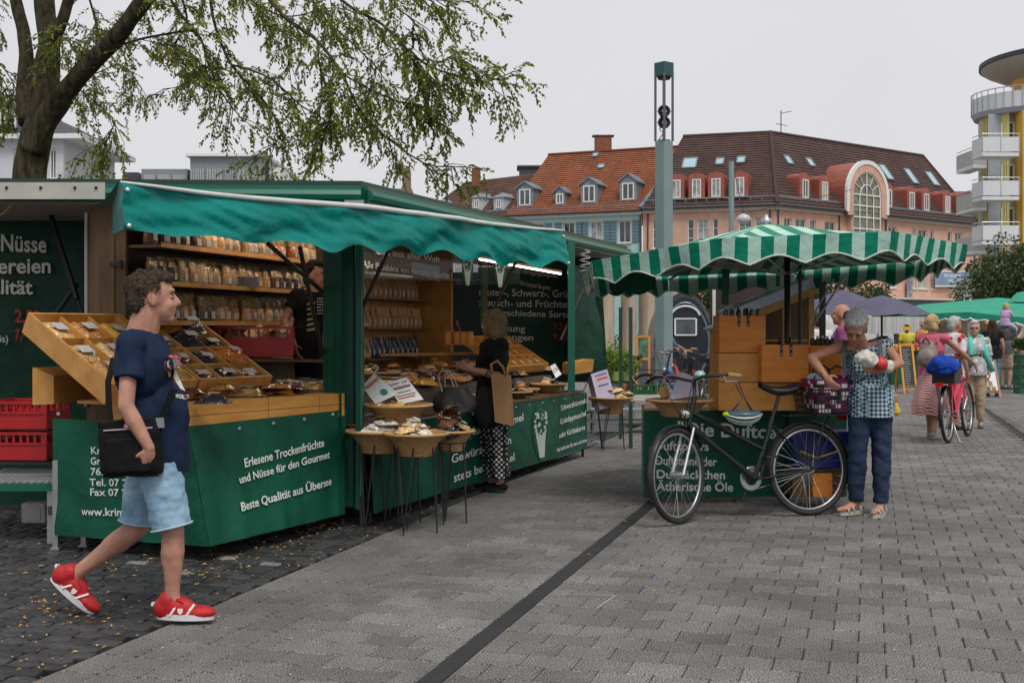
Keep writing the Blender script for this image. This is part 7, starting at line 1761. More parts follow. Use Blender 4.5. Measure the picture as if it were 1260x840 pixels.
    if 'bottom' in spec:
        g=MB(); e=.02; bt=spec.get('legfrac',2.0); lw=spec.get('legw',1.0)
        g.ball(J['pelvis'],(.118*s*bl_+e*.3,.168*s*bl_+e*.3,.13*s),16,12,rot=TM); g.ball(J['pelvis']+V(0,0,.07*s),(.105*s*bl_+belly*.3,.145*s*bl_+belly*.2,.06*s),16,10)
        if not spec.get('skirt'):
            for k in('L','R'):
                a,b,c=J['hip'+k],J['kn'+k],J['an'+k]
                if bt<=1: cap(g,a,a.lerp(b,bt),.105*s*lw,.098*s*lw,16,flat=True)
                else: cap(g,a,b,.105*s*lw,.083*s*lw); cap(g,b,b.lerp(c,bt-1),.083*s*lw,spec.get('cuff',.062)*s*lw,16,flat=True)
            dsp=folds(.012 if vx<.015 else .01,11,1.3,9); me=remesh(g,vx,3,dsp); bo_=mpart(spec.get('botname','trousers'),me,spec['bottom'],t)
            if bt<=1 and vx<.015:
                for k in('L','R'):
                    a,b=J['hip'+k],J['kn'+k]; e_=a.lerp(b,bt-.02); u_=(b-a).normalized(); p_=u_.cross(Vector((0,1,0))).normalized(); r_=u_.cross(p_); hmb=MB(); hmb.tube([e_+(p_*math.cos(2*PI*i/30)+r_*math.sin(2*PI*i/30))*.1005*s*lw*(1+.03*math.sin(i*2.1)) for i in range(30)],.006*s,5,closed=True); part('hem',hmb,mat('denim_hem',(.36,.46,.54),.9),bo_,smooth=True)
        else:
            zb=spec['skirt']; top=J['pelvis']+V(0,0,.08*s); bot=(J['anL']+J['anR'])/2; sw_=spec.get('skirtw',.2)
            mb=MB()
            def sk(u,v):
                a=2*PI*u; z=top.z+(zb-top.z)*v; c=top.lerp(V(bot.x,bot.y,0),v*(top.z-zb)/max(top.z,.01)); r=(.135+ (sw_-.135)*min(1,v*1.3))*s*(1+.07*v*math.sin(a*9+2*math.sin(v*3))); p=S_*math.sin(a)*r*1.15+F_*math.cos(a)*r; return V(c.x+p.x,c.y+p.y,z)
            mb.grid(sk,54,14); part('skirt',mb,spec['bottom'],t,smooth=True)
    # shoes
    shn=spec.get('shoes')
    if shn:
        for k in('L','R'):
            c,f,b=J['an'+k],J['toe'+k],J['kn'+k]; d=(f-c); 
            upv=J.get('fup'+k,V(0,0,1)).normalized(); df=(d-upv*d.dot(upv)).normalized(); sd=upv.cross(df); FM=Matrix((df,sd,upv)).transposed(); o_=c-upv*.085*s+df*.045*s # sole centre
            ss=spec.get('shoek',1.0); s=s_body*ss; o_=c-upv*.085*s_body+df*.045*s_body
            q=lambda x,y,z:o_+FM@(V(x,y,z)*s)
            if shn in('sneaker','flat'):
                m_=MB(); hgt=1.0 if shn=='sneaker' else .72
                m_.ball(q(-.07,0,.045*hgt),(.05*s,.042*s,.05*s*hgt),12,8,rot=FM); m_.ball(q(-.015,0,.045*hgt),(.085*s,.042*s,.046*s*hgt),12,8,rot=FM); m_.ball(q(.075,0,.028*hgt),(.075*s,.045*s,.03*s*hgt),12,8,rot=FM); m_.ball(q(.0,0,.02),(.115*s,.042*s,.025*s),12,8,rot=FM)
                if shn=='sneaker': cap(m_,q(-.06,0,.05),q(-.055,0,.078),.042*s,.042*s)
                so=part('shoe',MB(),spec['shoem'],t); so.data=remesh(m_,min(vx,.012)*.8,2); so.data.transform(Matrix.Translation(-worldloc(so))); so.data.materials.append(spec['shoem'])
                m_=MB(); n=24
                pr_=[(math.cos(2*PI*k_/n)*.128*(1.0 if math.cos(2*PI*k_/n)>0 else .92)+.012,math.sin(2*PI*k_/n)*(.046+.006*math.cos(2*PI*k_/n))) for k_ in range(n)]
                m_.add([q(x,y,0) for x,y in pr_]+[q(x,y,.024) for x,y in pr_],[tuple(range(n))[::-1],tuple(range(n,2*n))]+[(i,(i+1)%n,n+(i+1)%n,n+i) for i in range(n)]); part('sole',m_,spec['solem'],so)
                if spec.get('stripes'):
                    kk=-1 if (q(0,-1,0).y<q(0,1,0).y) else 1
                    for x0 in(-.035,.035):
                        m_=MB(); m_.tube([q(x0,kk*.043,.02),q(x0+.016,kk*.041,.045),q(x0+.03,kk*.027,.066)],.0055*s,5); part('stripe',m_,white,so)
                    m_=MB(); m_.prism([q(x_+.0,kk*.0445,z_) for x_,z_ in((0,.052),(.022,.052),(.022,.038),(.011,.026),(0,.038))],(q(0,kk*.004,0)-q(0,0,0))); part('badge',m_,white,so)
                    m_=MB(); m_.tube([q(-.118,-.02,.06),q(-.124,0,.062),q(-.118,.02,.06)],.006*s,6); part('heel_tab',m_,white,so)
                    m_=MB()
                    for i in range(5): m_.tube([q(.0+.02*i,-.022,.074-.007*i),q(.008+.02*i,0,.083-.007*i),q(.0+.02*i,.022,.074-.007*i)],.004*s,5)
                    m_.tube([q(-.0,0,.085),q(-.01,-.03,.088),q(.02,-.035,.075)],.0035*s,5); m_.tube([q(-.0,0,.085),q(-.01,.03,.09),q(.02,.035,.075)],.0035*s,5); part('laces',m_,spec['shoem'],so)
            elif shn=='sandal':
                m_=MB(); n=24; pr_=[(math.cos(2*PI*k_/n)*.128+.012,math.sin(2*PI*k_/n)*(.044+.006*math.cos(2*PI*k_/n))) for k_ in range(n)]
                m_.add([q(x,y,0) for x,y in pr_]+[q(x,y,.026) for x,y in pr_],[tuple(range(n))[::-1],tuple(range(n,2*n))]+[(i,(i+1)%n,n+(i+1)%n,n+i) for i in range(n)]); so=part('sandal',m_,spec['solem'],t)
                for x0,z0,w in((.07,.066,.044),(.015,.085,.044),(-.07,.09,.04)): 
                    m_=MB(); m_.tube([q(x0,-w,.02),q(x0+.005,-w*.7,z0*.8),q(x0+.01,0,z0),q(x0+.005,w*.7,z0*.8),q(x0,w,.02)],.008*s,6); part('strap',m_,spec['shoem'],so,smooth=True)
    return t,t_sh,h,HM
def project(mb,obj,d,off=.003,sub=True):
    me=obj.data; w=worldloc(obj); bv=BVHTree.FromPolygons([v.co+w for v in me.vertices],[tuple(p.vertices) for p in me.polygons]); d=Vector(d).normalized(); out=[]
    for v in mb.v:
        p=Vector(v)-d*2; hit=bv.ray_cast(p,d); out.append(tuple(hit[0]-d*off) if hit[0] is not None else tuple(v))
    mb.v=out; return mb
denim=mat('denim_light',(.13,.26,.40),.8,col2=(.36,.52,.64),scale=5,bump=.3,bscale=60,dist=.004)
navy=mat('navy_cotton',(.008,.018,.05),.8,var=.2,bump=.2,bscale=30,dist=.004,spec=.2)
redsh=mat('red_suede',(.42,.008,.012),.6,var=.15); solew=mat('white_sole',(.62,.62,.65),.5)
# ---- the walking man
MY_=6.25
j=lambda x,y,d=0: P(x,y,MY_+d)
J=dict(head=j(190,367,0),neck=j(173,412,0),chest=j(178,455,0),waist=j(186,512,0),pelvis=j(187,560,0),
 shR=j(161,425,-.17),shL=j(177,424,.18),elR=j(155,500,-.27),elL=j(168,498,.27),wrR=j(184,551,-.27),wrL=j(160,548,.27),
 hipR=j(195,573,-.09),hipL=j(182,573,.09),knR=j(213,655,-.10),knL=j(170,648,.10),anR=j(212,739,-.10),anL=j(90,708,.10),
 toeR=j(252,752,-.11),toeL=j(113,745,.11),fupL=V(.66,0,.75),hdR=j(183,575,-.25),hsR=V(-.6,-.2,-.3),curl=.8)
man,shirt,hh,HM_=person('man in navy printed T-shirt, denim shorts and red trainers walking past the nut stall',J,dict(bulk=1.08,belly=.03,top=navy,sleeve=.56,sleevew=1.08,bottom=denim,legfrac=.93,legw=.98,botname='shorts',hair=hairm('hair_grey_brown',(.028,.02,.014),(.11,.08,.058)),style='quiff',shoes='sneaker',shoem=redsh,solem=solew,stripes=True,shoek=1.16,headk=1.07,collar=.05,neckr=1.34,skin=mat('skin_ruddy',(.44,.225,.16),.55,var=.22,scale=14,bump=.3,bscale=120,dist=.003,spec=.35)),G(190,764),1.03,.0075,fwd=(1,-.05,0),hf=(.97,.25,-.03))
# shirt print
def decal(s,px,py,hpx,wpx,m,name='shirt_print',bold=.03,rot=0):
    t_=text_mb(s,1,(0,0,0),(1,0,0),(0,0,1),bold=bold,thick=0); w=max(p[0] for p in t_.v); c,s2=math.cos(R(rot)),math.sin(R(rot)); out=MB()
    for p in t_.v:
        a,b=p[0]/w*wpx,p[2]/.72*hpx; out.v.append(tuple(j(px+a*c-b*s2,py-(a*s2+b*c),-1)))
    out.f=t_.f; out.uv=t_.uv; out.mi=t_.mi; return out
for s_,a in (('C',(200,452,22,17,mat('print_pink',(.5,.12,.15),.6),.09,-20)),('C',(202,451,19,14,white,.02,-20)),('WORLD',(215,489,6,17,white,.02,-8))):
    m_=decal(s_,a[0],a[1],a[2],a[3],a[4],bold=a[5],rot=a[6]); project(m_,shirt,j(a[0]+5,a[1],0)-V(0,0,CH),.003 if a[5]>.05 else .005); part('shirt_print',m_,a[4],shirt)
m_=MB(); m_.add([tuple(j(x,y,-1)) for x,y in((213,453),(217,456),(222,468),(228,481),(222,478),(217,470),(212,462))],[(0,1,2,6),(2,3,4,5),(2,5,6)]); project(m_,shirt,j(219,468,0)-V(0,0,CH),.004); part('bird_print',m_,white,shirt)
m_=MB(); m_.add([tuple(j(x,y,-1)) for x,y in((206,458),(210,457),(211,463),(208,465))],[(0,1,2,3)]); project(m_,shirt,j(208,460,0)-V(0,0,CH),.004); part('print_yellow',m_,mat('yellow_print',(.7,.4,.02),.6),shirt)
# cross-body bag
cbg=thing('shoulder_bag','black cross-body bag with red cross badge hanging at the walking man\'s hip','bag',j(162,585,-.22)); bM=Matrix.Rotation(R(-4),3,'Y')
m_=MB(); c0=j(161,550,-.22); m_.box(c0,(.285,.075,.285),bM); m_.box(c0+V(0,0,-.02),(.30,.09,.2),bM); mpart('body',remesh(m_,.011,9,folds(.009,10,1,3),.5),mat('black_nylon',(.008,.008,.009),.75,spec=.15,bump=.5,bscale=50,dist=.003),cbg)
m_=MB(); m_.box(c0+V(.0,-.04,-.035),(.22,.03,.17),bM); mpart('pocket',remesh(m_,.008,5,folds(.004,14,1,3),.5),mat('black_nylon',(0,0,0)),cbg)
m_=MB(); m_.tube([c0+V(-.12,-.045,.085),c0+V(.12,-.045,.1)],.004,5); part('zip',m_,steel,cbg)
m_=MB(); m_.ball(j(156,524,-.262),(.018,.006,.018),10,6); bd_=part('badge',m_,red,cbg); m_=MB(); m_.box(j(156,524,-.27),(.02,.003,.007)); m_.box(j(156,524,-.27),(.007,.0035,.02)); part('badge_cross',m_,white,bd_)
m_=MB(); pts=[j(193,530,-.2),j(205,500,-.19),j(216,470,-.13),j(214,440,.02),j(196,419,.13),j(172,416,.15)]
def strap(pts,w,nm,m,par):
    mb=MB(); 
    for a,b in zip(pts,pts[1:]): mb.bar(a,b,.006,w,up=(0,0,1)) if abs((b-a).normalized().z)<.8 else mb.bar(a,b,w,.006,up=(0,1,0))
    return part(nm,mb,m,par)
strapm=mat('strap_black',(.008,.009,.01),.8,spec=.15)
strap([j(192,535,-.22),j(197,520,-.215),j(206,498,-.205),j(214,478,-.18)],.036,'strap',strapm,cbg)
strap([j(137,528,-.16),j(134,500,-.12),j(133,470,-.08),j(140,440,.0)],.03,'strap',strapm,cbg)
m_=MB(); m_.box(j(197,520,-.235),(.04,.012,.05),bM); m_.tube([j(193,532,-.235),j(188,545,-.235)],.006,6); part('buckle',m_,steel,cbg)
# ---- woman at the bicycle
WYb=9.72; j=lambda x,y,d=0: P(x,y,WYb+d)
def dotm(name,bgc,fgc,sc_,kind='check',rough=.8):
    m=bpy.data.materials.new(name); m.use_nodes=True; t=m.node_tree; b=t.nodes['Principled BSDF']; l=t.links.new; g=t.nodes.new('ShaderNodeTexCoord'); mp=t.nodes.new('ShaderNodeMapping'); l(g.outputs['Object'],mp.inputs['Vector']); mp.inputs['Rotation'].default_value=(0,R(45) if kind!='stripe' else 0,0)
    if kind=='check': n=t.nodes.new('ShaderNodeTexChecker'); n.inputs['Scale'].default_value=sc_; n.inputs['Color1'].default_value=(*bgc,1); n.inputs['Color2'].default_value=(*fgc,1); l(mp.outputs[0],n.inputs['Vector']); l(n.outputs['Color'],b.inputs['Base Color'])
    else:
        if kind=='stripe': n=t.nodes.new('ShaderNodeTexWave'); n.inputs['Scale'].default_value=sc_; n.inputs['Distortion'].default_value=3; n.bands_direction='DIAGONAL'; src=n.outputs['Fac']
        else: n=t.nodes.new('ShaderNodeTexVoronoi'); n.inputs['Scale'].default_value=sc_; n.inputs['Randomness'].default_value=.15 if kind=='dots' else 1; src=n.outputs['Distance']
        l(mp.outputs[0],n.inputs['Vector']); r=t.nodes.new('ShaderNodeValToRGB'); r.color_ramp.interpolation='CONSTANT'; r.color_ramp.elements[0].color=(*fgc,1); r.color_ramp.elements[1].color=(*bgc,1); r.color_ramp.elements[1].position=.5 if kind=='stripe' else .34; l(src,r.inputs['Fac']); l(r.outputs[0],b.inputs['Base Color'])
    b.inputs['Roughness'].default_value=rough; return m
J=dict(head=j(1053,404,-.20),neck=j(1061,425,-.03),chest=j(1066,448,0),waist=j(1069,475,.02),pelvis=j(1071,500,.02),
 shR=j(1037,425,-.05),shL=j(1088,424,.0),elR=j(998,440,-.22),elL=j(1107,447,-.12),wrR=j(1016,463,-.36),wrL=j(1080,456,-.32),
 hipR=j(1058,508,.02),hipL=j(1083,508,.02),knR=j(1055,562,-.03),knL=j(1085,565,.0),anR=j(1053,619,.02),anL=j(1084,621,-.02),
 toeR=j(1032,627,-.08),toeL=j(1074,631,-.16),hdR=j(1024,474,-.42),hdL=j(1066,452,-.40),hsR=V(.3,-.6,.4),hsL=V(0,-.3,1),curl=.6)
wo,wsh,hh,HMw=person('grey-haired woman in sleeveless blue patterned top and navy trousers packing her bicycle basket',J,dict(bulk=1.0,bust=1,top=dotm('blue_zigzag',(.02,.05,.09),(.33,.45,.50),42),sleeve=0,bottom=mat('navy_linen',(.004,.012,.04),.8,col2=(.009,.028,.07),scale=5,bump=.3,bscale=25,dist=.006),legfrac=1.96,cuff=.066,legw=.94,hair=hairm('hair_silver',(.38,.38,.38),(.68,.68,.67)),style='short',shoes='sandal',shoem=mat('sandal_pale',(.48,.43,.38),.6),solem=mat('sandal_sole',(.42,.38,.33),.7),skin=skin2,vneck=1,arm=.98),G(1067,632),.98,.0085,fwd=(-.32,-.95,0),hf=(-.35,-.75,-.75),hup=(-.12,-.62,.75))
m_=MB(); f_=lambda x,y,z: hh(x,y,z)
for k in(-1,1): m_.tube([hh(.098,k*.012,.012),hh(.1,k*.03,.024),hh(.09,k*.055,.014),hh(.094,k*.035,-.01)],.003,5,closed=True); m_.tube([hh(.09,k*.055,.014),hh(.0,k*.085,.01)],.002,4)
part('glasses',m_,black,wo)
for x0,x1 in((1040,1038),(1082,1085)):
    strap([j(x0,419,-.09),j(x0+(x1-x0),440,-.16),j(x1+ (2 if x0<1060 else 1),462,-.14)],.035,'rucksack_strap',mat('strap_grey',(.08,.085,.10),.7),wo)
# bread bag held
bb=thing('bread_bag','crumpled white paper and red wrapped loaf held in the woman\'s hand','bread bag',j(1075,447,-.42)); m_=MB(); m_.ball(j(1067,441,-.42),(.10,.055,.065),14,10,rot=Matrix.Rotation(R(15),3,'Y')); me=remesh(m_,.008,1,folds(.022,15,1,3)); mpart('paper_bag',me,mat('crumpled_paper',(.45,.42,.36),.5,col2=(.7,.68,.64),scale=14,bump=.6,bscale=30),bb)
m_=MB(); m_.ball(j(1084,447,-.40),(.055,.05,.055),12,8); mpart('red_wrapper',remesh(m_,.008,1,folds(.006,18,1,4)),mat('red_wrap',(.5,.03,.02),.5),bb); m_=MB(); m_.ball(j(1094,451,-.38),(.045,.045,.05),12,8); mpart('paper_end',remesh(m_,.008,1,folds(.01,18,1,6)),mat('crumpled_paper',(0,0,0)),bb)
m_=MB(); m_.tube([j(1014,461,-.36)+V(.024*math.cos(a),.01*math.sin(a),.024*math.sin(a)) for a in [2*PI*k/12 for k in range(12)]],.005,5,closed=True); part('bracelet',m_,black,wo)
tz=thing('tassel','orange and yellow knitted tassel hanging at the woman\'s side','tassel',j(1100,480,-.03)); m_=MB(); cap(m_,j(1097,480,-.03),j(1099,488,-.03),.022,.03); part('knot',m_,mat('orange_wool',(.6,.22,.03),.9,bump=.6),tz); m_=MB(); m_.ball(j(1100,493,-.03),.026,8,6); part('bead',m_,red,tz); m_=MB(); cap(m_,j(1101,498,-.03),j(1103,506,-.03),.025,.035); part('fringe',m_,mat('yellow_wool',(.65,.42,.05),.9,bump=.6),tz)
# ---- woman in black at the counter
KY=11.1; j=lambda x,y,d=0: P(x,y,KY+d); blk_=mat('black_cotton',(.008,.009,.009),.8,var=.3,bump=.2,bscale=20,dist=.006,spec=.2)
J=dict(head=j(606,399,0),neck=j(609,418,0),chest=j(609,436,.02),waist=j(607,462,.02),pelvis=j(606,488,.02),shR=j(618,426,-.10),shL=j(598,427,.12),elR=j(612,462,-.2),elL=j(592,458,.15),wrR=j(583,455,-.12),wrL=j(578,452,.12),
 hipR=j(611,495,-.05),hipL=j(602,495,.08),knR=j(613,545,-.05),knL=j(603,545,.08),anR=j(616,592,-.05),anL=j(606,590,.08),toeR=j(605,601,-.02),toeL=j(597,597,.1),hdR=j(572,451,-.1),hdL=j(566,450,.12),curl=.7)
wk,_,_,_=person('blonde bobbed woman in black dress top and black and white dotted trousers at the counter',J,dict(bulk=.98,top=blk_,sleeve=.9,sleevew=1.15,drop=.28,dropw=1.05,bottom=dotm('white_dots',(.012,.012,.014),(.6,.6,.58),30,'dots'),legfrac=1.9,cuff=.085,legw=1.15,hair=hairm('hair_dark_blonde',(.16,.11,.055),(.42,.32,.18)),style='bob',shoes='flat',shoem=blk_,solem=black,skin=skin),G(608,604),.96,.009,fwd=(-.9,.42,0),hf=(-.85,.5,-.15))
pb=thing('paper_carrier','brown paper carrier bag hanging from the arm of the woman in black','bag',j(618,522,-.3)); m_=MB(); m_.prism([j(609,519,-.32),j(630,524,-.25),j(626,462,-.25),j(604,458,-.32)],V(.02,.10,0)); part('body',m_,mat('carrier_paper',(.38,.20,.08),.7,col2=(.52,.30,.13),scale=4,bump=.3,bscale=8,dist=.02),pb)
m_=MB(); m_.tube([j(606,460,-.32),j(604,448,-.3),j(612,444,-.28),j(619,452,-.27),j(622,462,-.27)],.012,6); part('handle',m_,papb,pb,smooth=True)
sbk=thing('shopping_bag','black string shopper hanging behind the brown carrier','bag',j(597,520,-.2)); m_=MB(); m_.ball(j(597,500,-.2),(.11,.07,.18),14,12); mpart('body',remesh(m_,.01,1,folds(.02,9,.4,6)),mat('black_knit',(.012,.014,.013),.9,bump=.8,bscale=80),sbk)
m_=MB(); m_.tube([j(590,480,-.2),j(603,450,-.22),j(606,480,-.2)],.008,5); part('handle',m_,blk_,sbk)
# ---- vendor
VY=10.6; j=lambda x,y,d=0: P(x,y,VY+d)
J=dict(head=j(391,340,0),neck=j(385,358,0),chest=j(383,376,0),waist=j(383,402,0),pelvis=j(383,428,0),shR=j(366,364,-.06),shL=j(400,364,.08),elR=j(350,395,-.1),elL=j(404,398,.05),wrR=j(362,424,-.25),wrL=j(400,425,-.2),hipR=j(376,434,0),hipL=j(390,434,0),knR=j(376,490,0),knL=j(390,490,0),anR=j(376,555,0),anL=j(390,555,0),toeR=j(378,562,-.15),toeL=j(392,562,-.15))
vd,vs_,_,_=person('dark-haired stall vendor in black printed T-shirt standing before the nut shelves',J,dict(top=blk_,sleeve=.5,bottom=blk_,legfrac=1.95,hair=hairm('hair_black',(.006,.005,.005),(.03,.025,.02)),style='crop',shoes='flat',shoem=blk_,solem=black,skin=skin2),V(P(383,0,VY).x,VY,.26),1.0,.01,fwd=(.55,-.83,0),hf=(.85,-.45,-.15))
m_=MB(); 
for r in range(6):
    for c in range(5): m_.add([tuple(j(390+c*2.2+dx,366+r*4+dy,-1)) for dx,dy in((0,1),(1.2,1),(1.2,-.8),(0,-.8))],[(0,1,2,3)])
project(m_,vs_,j(392,380,0)-V(0,0,CH),.006); o=part('star_print',m_,white,vs_); o['kind']='stuff'
m_=MB()
for k in range(6): m_.add([tuple(j(377+dx,372+k*7+dy,-1)) for dx,dy in((0,3),(11,1),(12,-2),(1,0))],[(0,1,2,3)])
project(m_,vs_,j(382,380,0)-V(0,0,CH),.006); o=part('stripe_print',m_,mat('print_cream',(.4,.33,.2),.7),vs_); o['kind']='stuff'
# ---- generic standing people
def stand_pose(X,Y,h,ang,z0=0,stride=0,arms=None,lean=0):
    s=h/1.75; c,sn=math.cos(ang),math.sin(ang)
    q=lambda x,y,z: V(X+(x*c-y*sn)*s,Y+(x*sn+y*c)*s,z0+z*s)
    J=dict(head=q(.02+lean,0,1.63),neck=q(-.01+lean*.8,0,1.475),chest=q(lean*.5,0,1.30),waist=q(0,0,1.10),pelvis=q(0,0,.95))
    for k,sg in(('L',1),('R',-1)):
        J['sh'+k]=q(lean*.7,sg*.18,1.43);J['el'+k]=q(-.03,sg*.235,1.15);J['wr'+k]=q(.06,sg*.23,.92); J['hip'+k]=q(0,sg*.085,.91)
        f=stride*sg; J['kn'+k]=q(.03+f*.5,sg*.09,.5);J['an'+k]=q(-.02+f,sg*.09,.085+(.05 if f<0 else 0));J['toe'+k]=q(.13+f,sg*.1,.03)
        if arms and k in arms: J['el'+k]=q(*arms[k][0]);J['wr'+k]=q(*arms[k][1])
    return J,s,(c,sn,0)
def extra(label,px,foot,h,ang,spec,vx=.02,z0=0,Y=None,**k):
    Y=Y or (CH-z0)*F/(foot-405); X=(px-630)*Y/F; J,s,f=stand_pose(X,Y,h,ang,z0,**k); return person(label,J,spec,V(X,Y,z0),s,vx,fwd=f)[0],J,s,Y
hgrey=hairm('hair_light_grey',(.3,.3,.3),(.55,.55,.54)); hblond=hairm('hair_blonde',(.33,.22,.10),(.6,.45,.26)); hdark=hairm('hair_dark_brown',(.02,.013,.008),(.06,.04,.025))
pink=mat('pink_cotton',(.55,.10,.17),.8,var=.15); beige=mat('beige_cotton',(.36,.27,.18),.8,var=.15); jeans=mat('jeans',(.10,.17,.26),.8,var=.2); greysh=mat('dark_grey_cotton',(.07,.075,.085),.8,var=.2)
# pink woman pushing bike (faces away to the right)
pw_,Jp,sp,PY=extra('woman in pink top and red striped long skirt pushing a red bicycle',1147,540,1.66,R(50),dict(top=pink,sleeve=.12,bottom=dotm('red_white_stripe',(.42,.07,.08),(.62,.5,.48),14,'stripe'),skirt=.33,skirtw=.24,hair=hblond,style='wavy',shoes='flat',shoem=mat('grey_shoe',(.28,.28,.27),.7),solem=mat('sandal_sole',(0,0,0)),skin=skin2,bust=0),vx=.013,stride=.16,arms={'R':((.26,-.30,1.25),(.50,-.42,1.06)),'L':((.25,.2,1.2),(.5,.05,1.06))})
rk=thing('backpack','grey beige backpack on the back of the woman in pink','backpack',P(1138,452,PY-.2)); m_=MB(); c=Jp['chest']+V(-.14*math.cos(R(50)),-.14*math.sin(R(50)),-.08); m_.ball(c,(.09,.13,.18),14,10,rot=Matrix.Rotation(R(50),3,'Z')); m_.ball(c+V(-.05,-.06,-.06),(.08,.13,.12),12,8,rot=Matrix.Rotation(R(50),3,'Z')); mpart('body',remesh(m_,.015,2,folds(.01,8,1,2)),mat('taupe_nylon',(.22,.18,.155),.6,var=.12),rk)
m_=MB(); m_.tube([c+V(-.09,-.06,.14),c+V(-.06,-.05,.22),c+V(.0,-.08,.14)],.01,5); part('handle',m_,strapm,rk)
for sg in(-1,1): m_=MB(); a=Vector((-math.sin(R(50)),math.cos(R(50)),0))*sg*.11; f=Vector((math.cos(R(50)),math.sin(R(50)),0)); m_.tube([c+a+V(0,0,.15),c+a+f*.12+V(0,0,.24),c+a+f*.27+V(0,0,.12),c+a+f*.22+V(0,0,-.1)],.014,5); part('strap',m_,mat('taupe_nylon',(0,0,0)),rk)
gb=G(1167,545); gf=G(1199,536); ang_=math.atan2(gf.y-gb.y,gf.x-gb.x)
redp2=mat('bike_red',(.5,.02,.05),.25)
rb_,hb2,_,_=bike('red_bicycle','red step-through bicycle with rear basket pushed by the woman in pink',gb,math.atan2(1.0,.62),redp2,steer=0,lean=R(-3),bars=rubber)
Mr=Matrix.Translation(gb)@Matrix.Rotation(math.atan2(1.0,.62),4,'Z'); q_=Mr@V(-.1,0,.78)
bk2=thing('rear_basket','black basket with blue cloth on the red bicycle rack','basket',q_); bk2.rotation_euler=(0,0,math.atan2(1.0,.62)); m_=MB(); m_.prism([V(-.2,-.14,0),V(.2,-.14,0),V(.2,.14,0),V(-.2,.14,0)],V(0,0,.2)); part('body',m_,black,bk2,w=False)
m_=MB(); m_.ball(V(-.08,.02,.22),(.26,.2,.13),16,10); me=remesh(m_,.015,1,folds(.05,7,1,4)); me.materials.append(mat('blue_nylon',(.008,.05,.33),.8,var=.35,bump=.6,bscale=12,spec=.2)); me.transform(Matrix.Identity(4)); link('blue_cloth',me,bk2)
extra('grey-haired woman in white, red and black patterned blouse and red skirt beside the red bicycle',1174,531,1.66,R(20),dict(top=dotm('red_black_blobs',(.62,.6,.6),(.5,.02,.03),7,'blob'),sleeve=.9,bottom=mat('red_cotton',(.5,.015,.03),.8),skirt=.45,skirtw=.2,hair=hgrey,style='short',shoes='flat',shoem=blk_,solem=black,skin=skin2,bulk=1.1),vx=.016,Y=18.0)
_,J3,s3,Y3=extra('grey-haired woman in sunglasses with turquoise scarf facing the camera',1199,530,1.6,R(-110),dict(top=dotm('grey_floral',(.38,.40,.42),(.65,.66,.66),16,'blob'),sleeve=.9,bottom=beige,legfrac=1.9,hair=hgrey,style='short',shoes='flat',shoem=greysh,solem=black,skin=skin,bulk=1.12,bust=1),vx=.015,Y=18.3)
sc_=thing('scarf','turquoise scarf round the neck of the woman in sunglasses','scarf',J3['neck']); m_=MB(); n_=J3['neck']; m_.tube([n_+V(-.11,-.13,-.42),n_+V(-.10,-.14,-.15),n_+V(-.07,-.02,.03),n_+V(.02,.05,.05),n_+V(.09,-.04,.02),n_+V(.10,-.14,-.18),n_+V(.22,-.15,-.5)],[.035,.04,.035,.03,.035,.04,.035],8); part('scarf_cloth',m_,mat('turquoise_cloth',(.10,.55,.45),.8),sc_,smooth=True)
m_=MB(); hd=J3['head']; 
for k in(-1,1): m_.ball(hd+V(-.035+k*.03,-.085,.005),(.026,.012,.017),8,6)
m_.tube([hd+V(-.09,-.05,.01),hd+V(-.03,-.1,.01),hd+V(.03,-.085,.01)],.004,4); t_=solo('sunglasses',m_,black,'dark sunglasses worn by the woman with the turquoise scarf','sunglasses')
extra('long-haired dark woman in black top and jeans at the far green stall',1221,478,1.68,R(70),dict(top=blk_,sleeve=.3,bottom=jeans,legfrac=1.9,hair=hdark,style='long',shoes='flat',shoem=blk_,solem=black,skin=skin2),Y=27)
mm_,Jm,sm,Ym=extra('man in dark grey T-shirt and beige shorts carrying a child on his shoulders',1238,478,1.80,R(35),dict(top=greysh,sleeve=.6,bottom=beige,legfrac=.95,legw=1.1,botname='shorts',hair=hdark,style='short',shoes='sneaker',shoem=greysh,solem=black,skin=skin,bulk=1.08),Y=30,arms={'R':((.1,-.25,1.2),(.3,-.2,1.35)),'L':((.1,.25,1.2),(.3,.2,1.35))})
# child on shoulders
n_=Jm['neck']; Jc={}; c_,s_n=math.cos(R(35)),math.sin(R(35)); q=lambda x,y,z: n_+V(x*c_-y*s_n,x*s_n+y*c_,z)
Jc=dict(head=q(.02,0,.52),neck=q(0,0,.42),chest=q(-.02,0,.31),waist=q(-.03,0,.19),pelvis=q(-.04,0,.10)); 
for k,sg in(('L',1),('R',-1)): Jc['sh'+k]=q(0,sg*.11,.38);Jc['el'+k]=q(.1,sg*.13,.28);Jc['wr'+k]=q(.2,sg*.06,.34);Jc['hip'+k]=q(0,sg*.07,.08);Jc['kn'+k]=q(.2,sg*.12,.0);Jc['an'+k]=q(.17,sg*.12,-.26);Jc['toe'+k]=q(.25,sg*.12,-.3)
person('small blonde child in lilac top riding on the shoulders of the man in grey',Jc,dict(top=mat('lilac_cotton',(.5,.32,.55),.8),sleeve=.6,bottom=mat('pale_jeans',(.35,.42,.55),.8),legfrac=1.8,hair=hblond,style='bob',skin=skin3),n_,.66,.018,fwd=(c_,s_n,0))
extra('dark-haired person in yellow shirt near the blackboard sign',1116,470,1.6,R(80),dict(top=mat('yellow_cotton',(.62,.55,.05),.8),sleeve=.6,bottom=mat('cream_cotton',(.5,.48,.3),.8),legfrac=1.8,hair=hdark,style='short',shoes='flat',shoem=white,solem=white,skin=skin2,bulk=.95),Y=34)
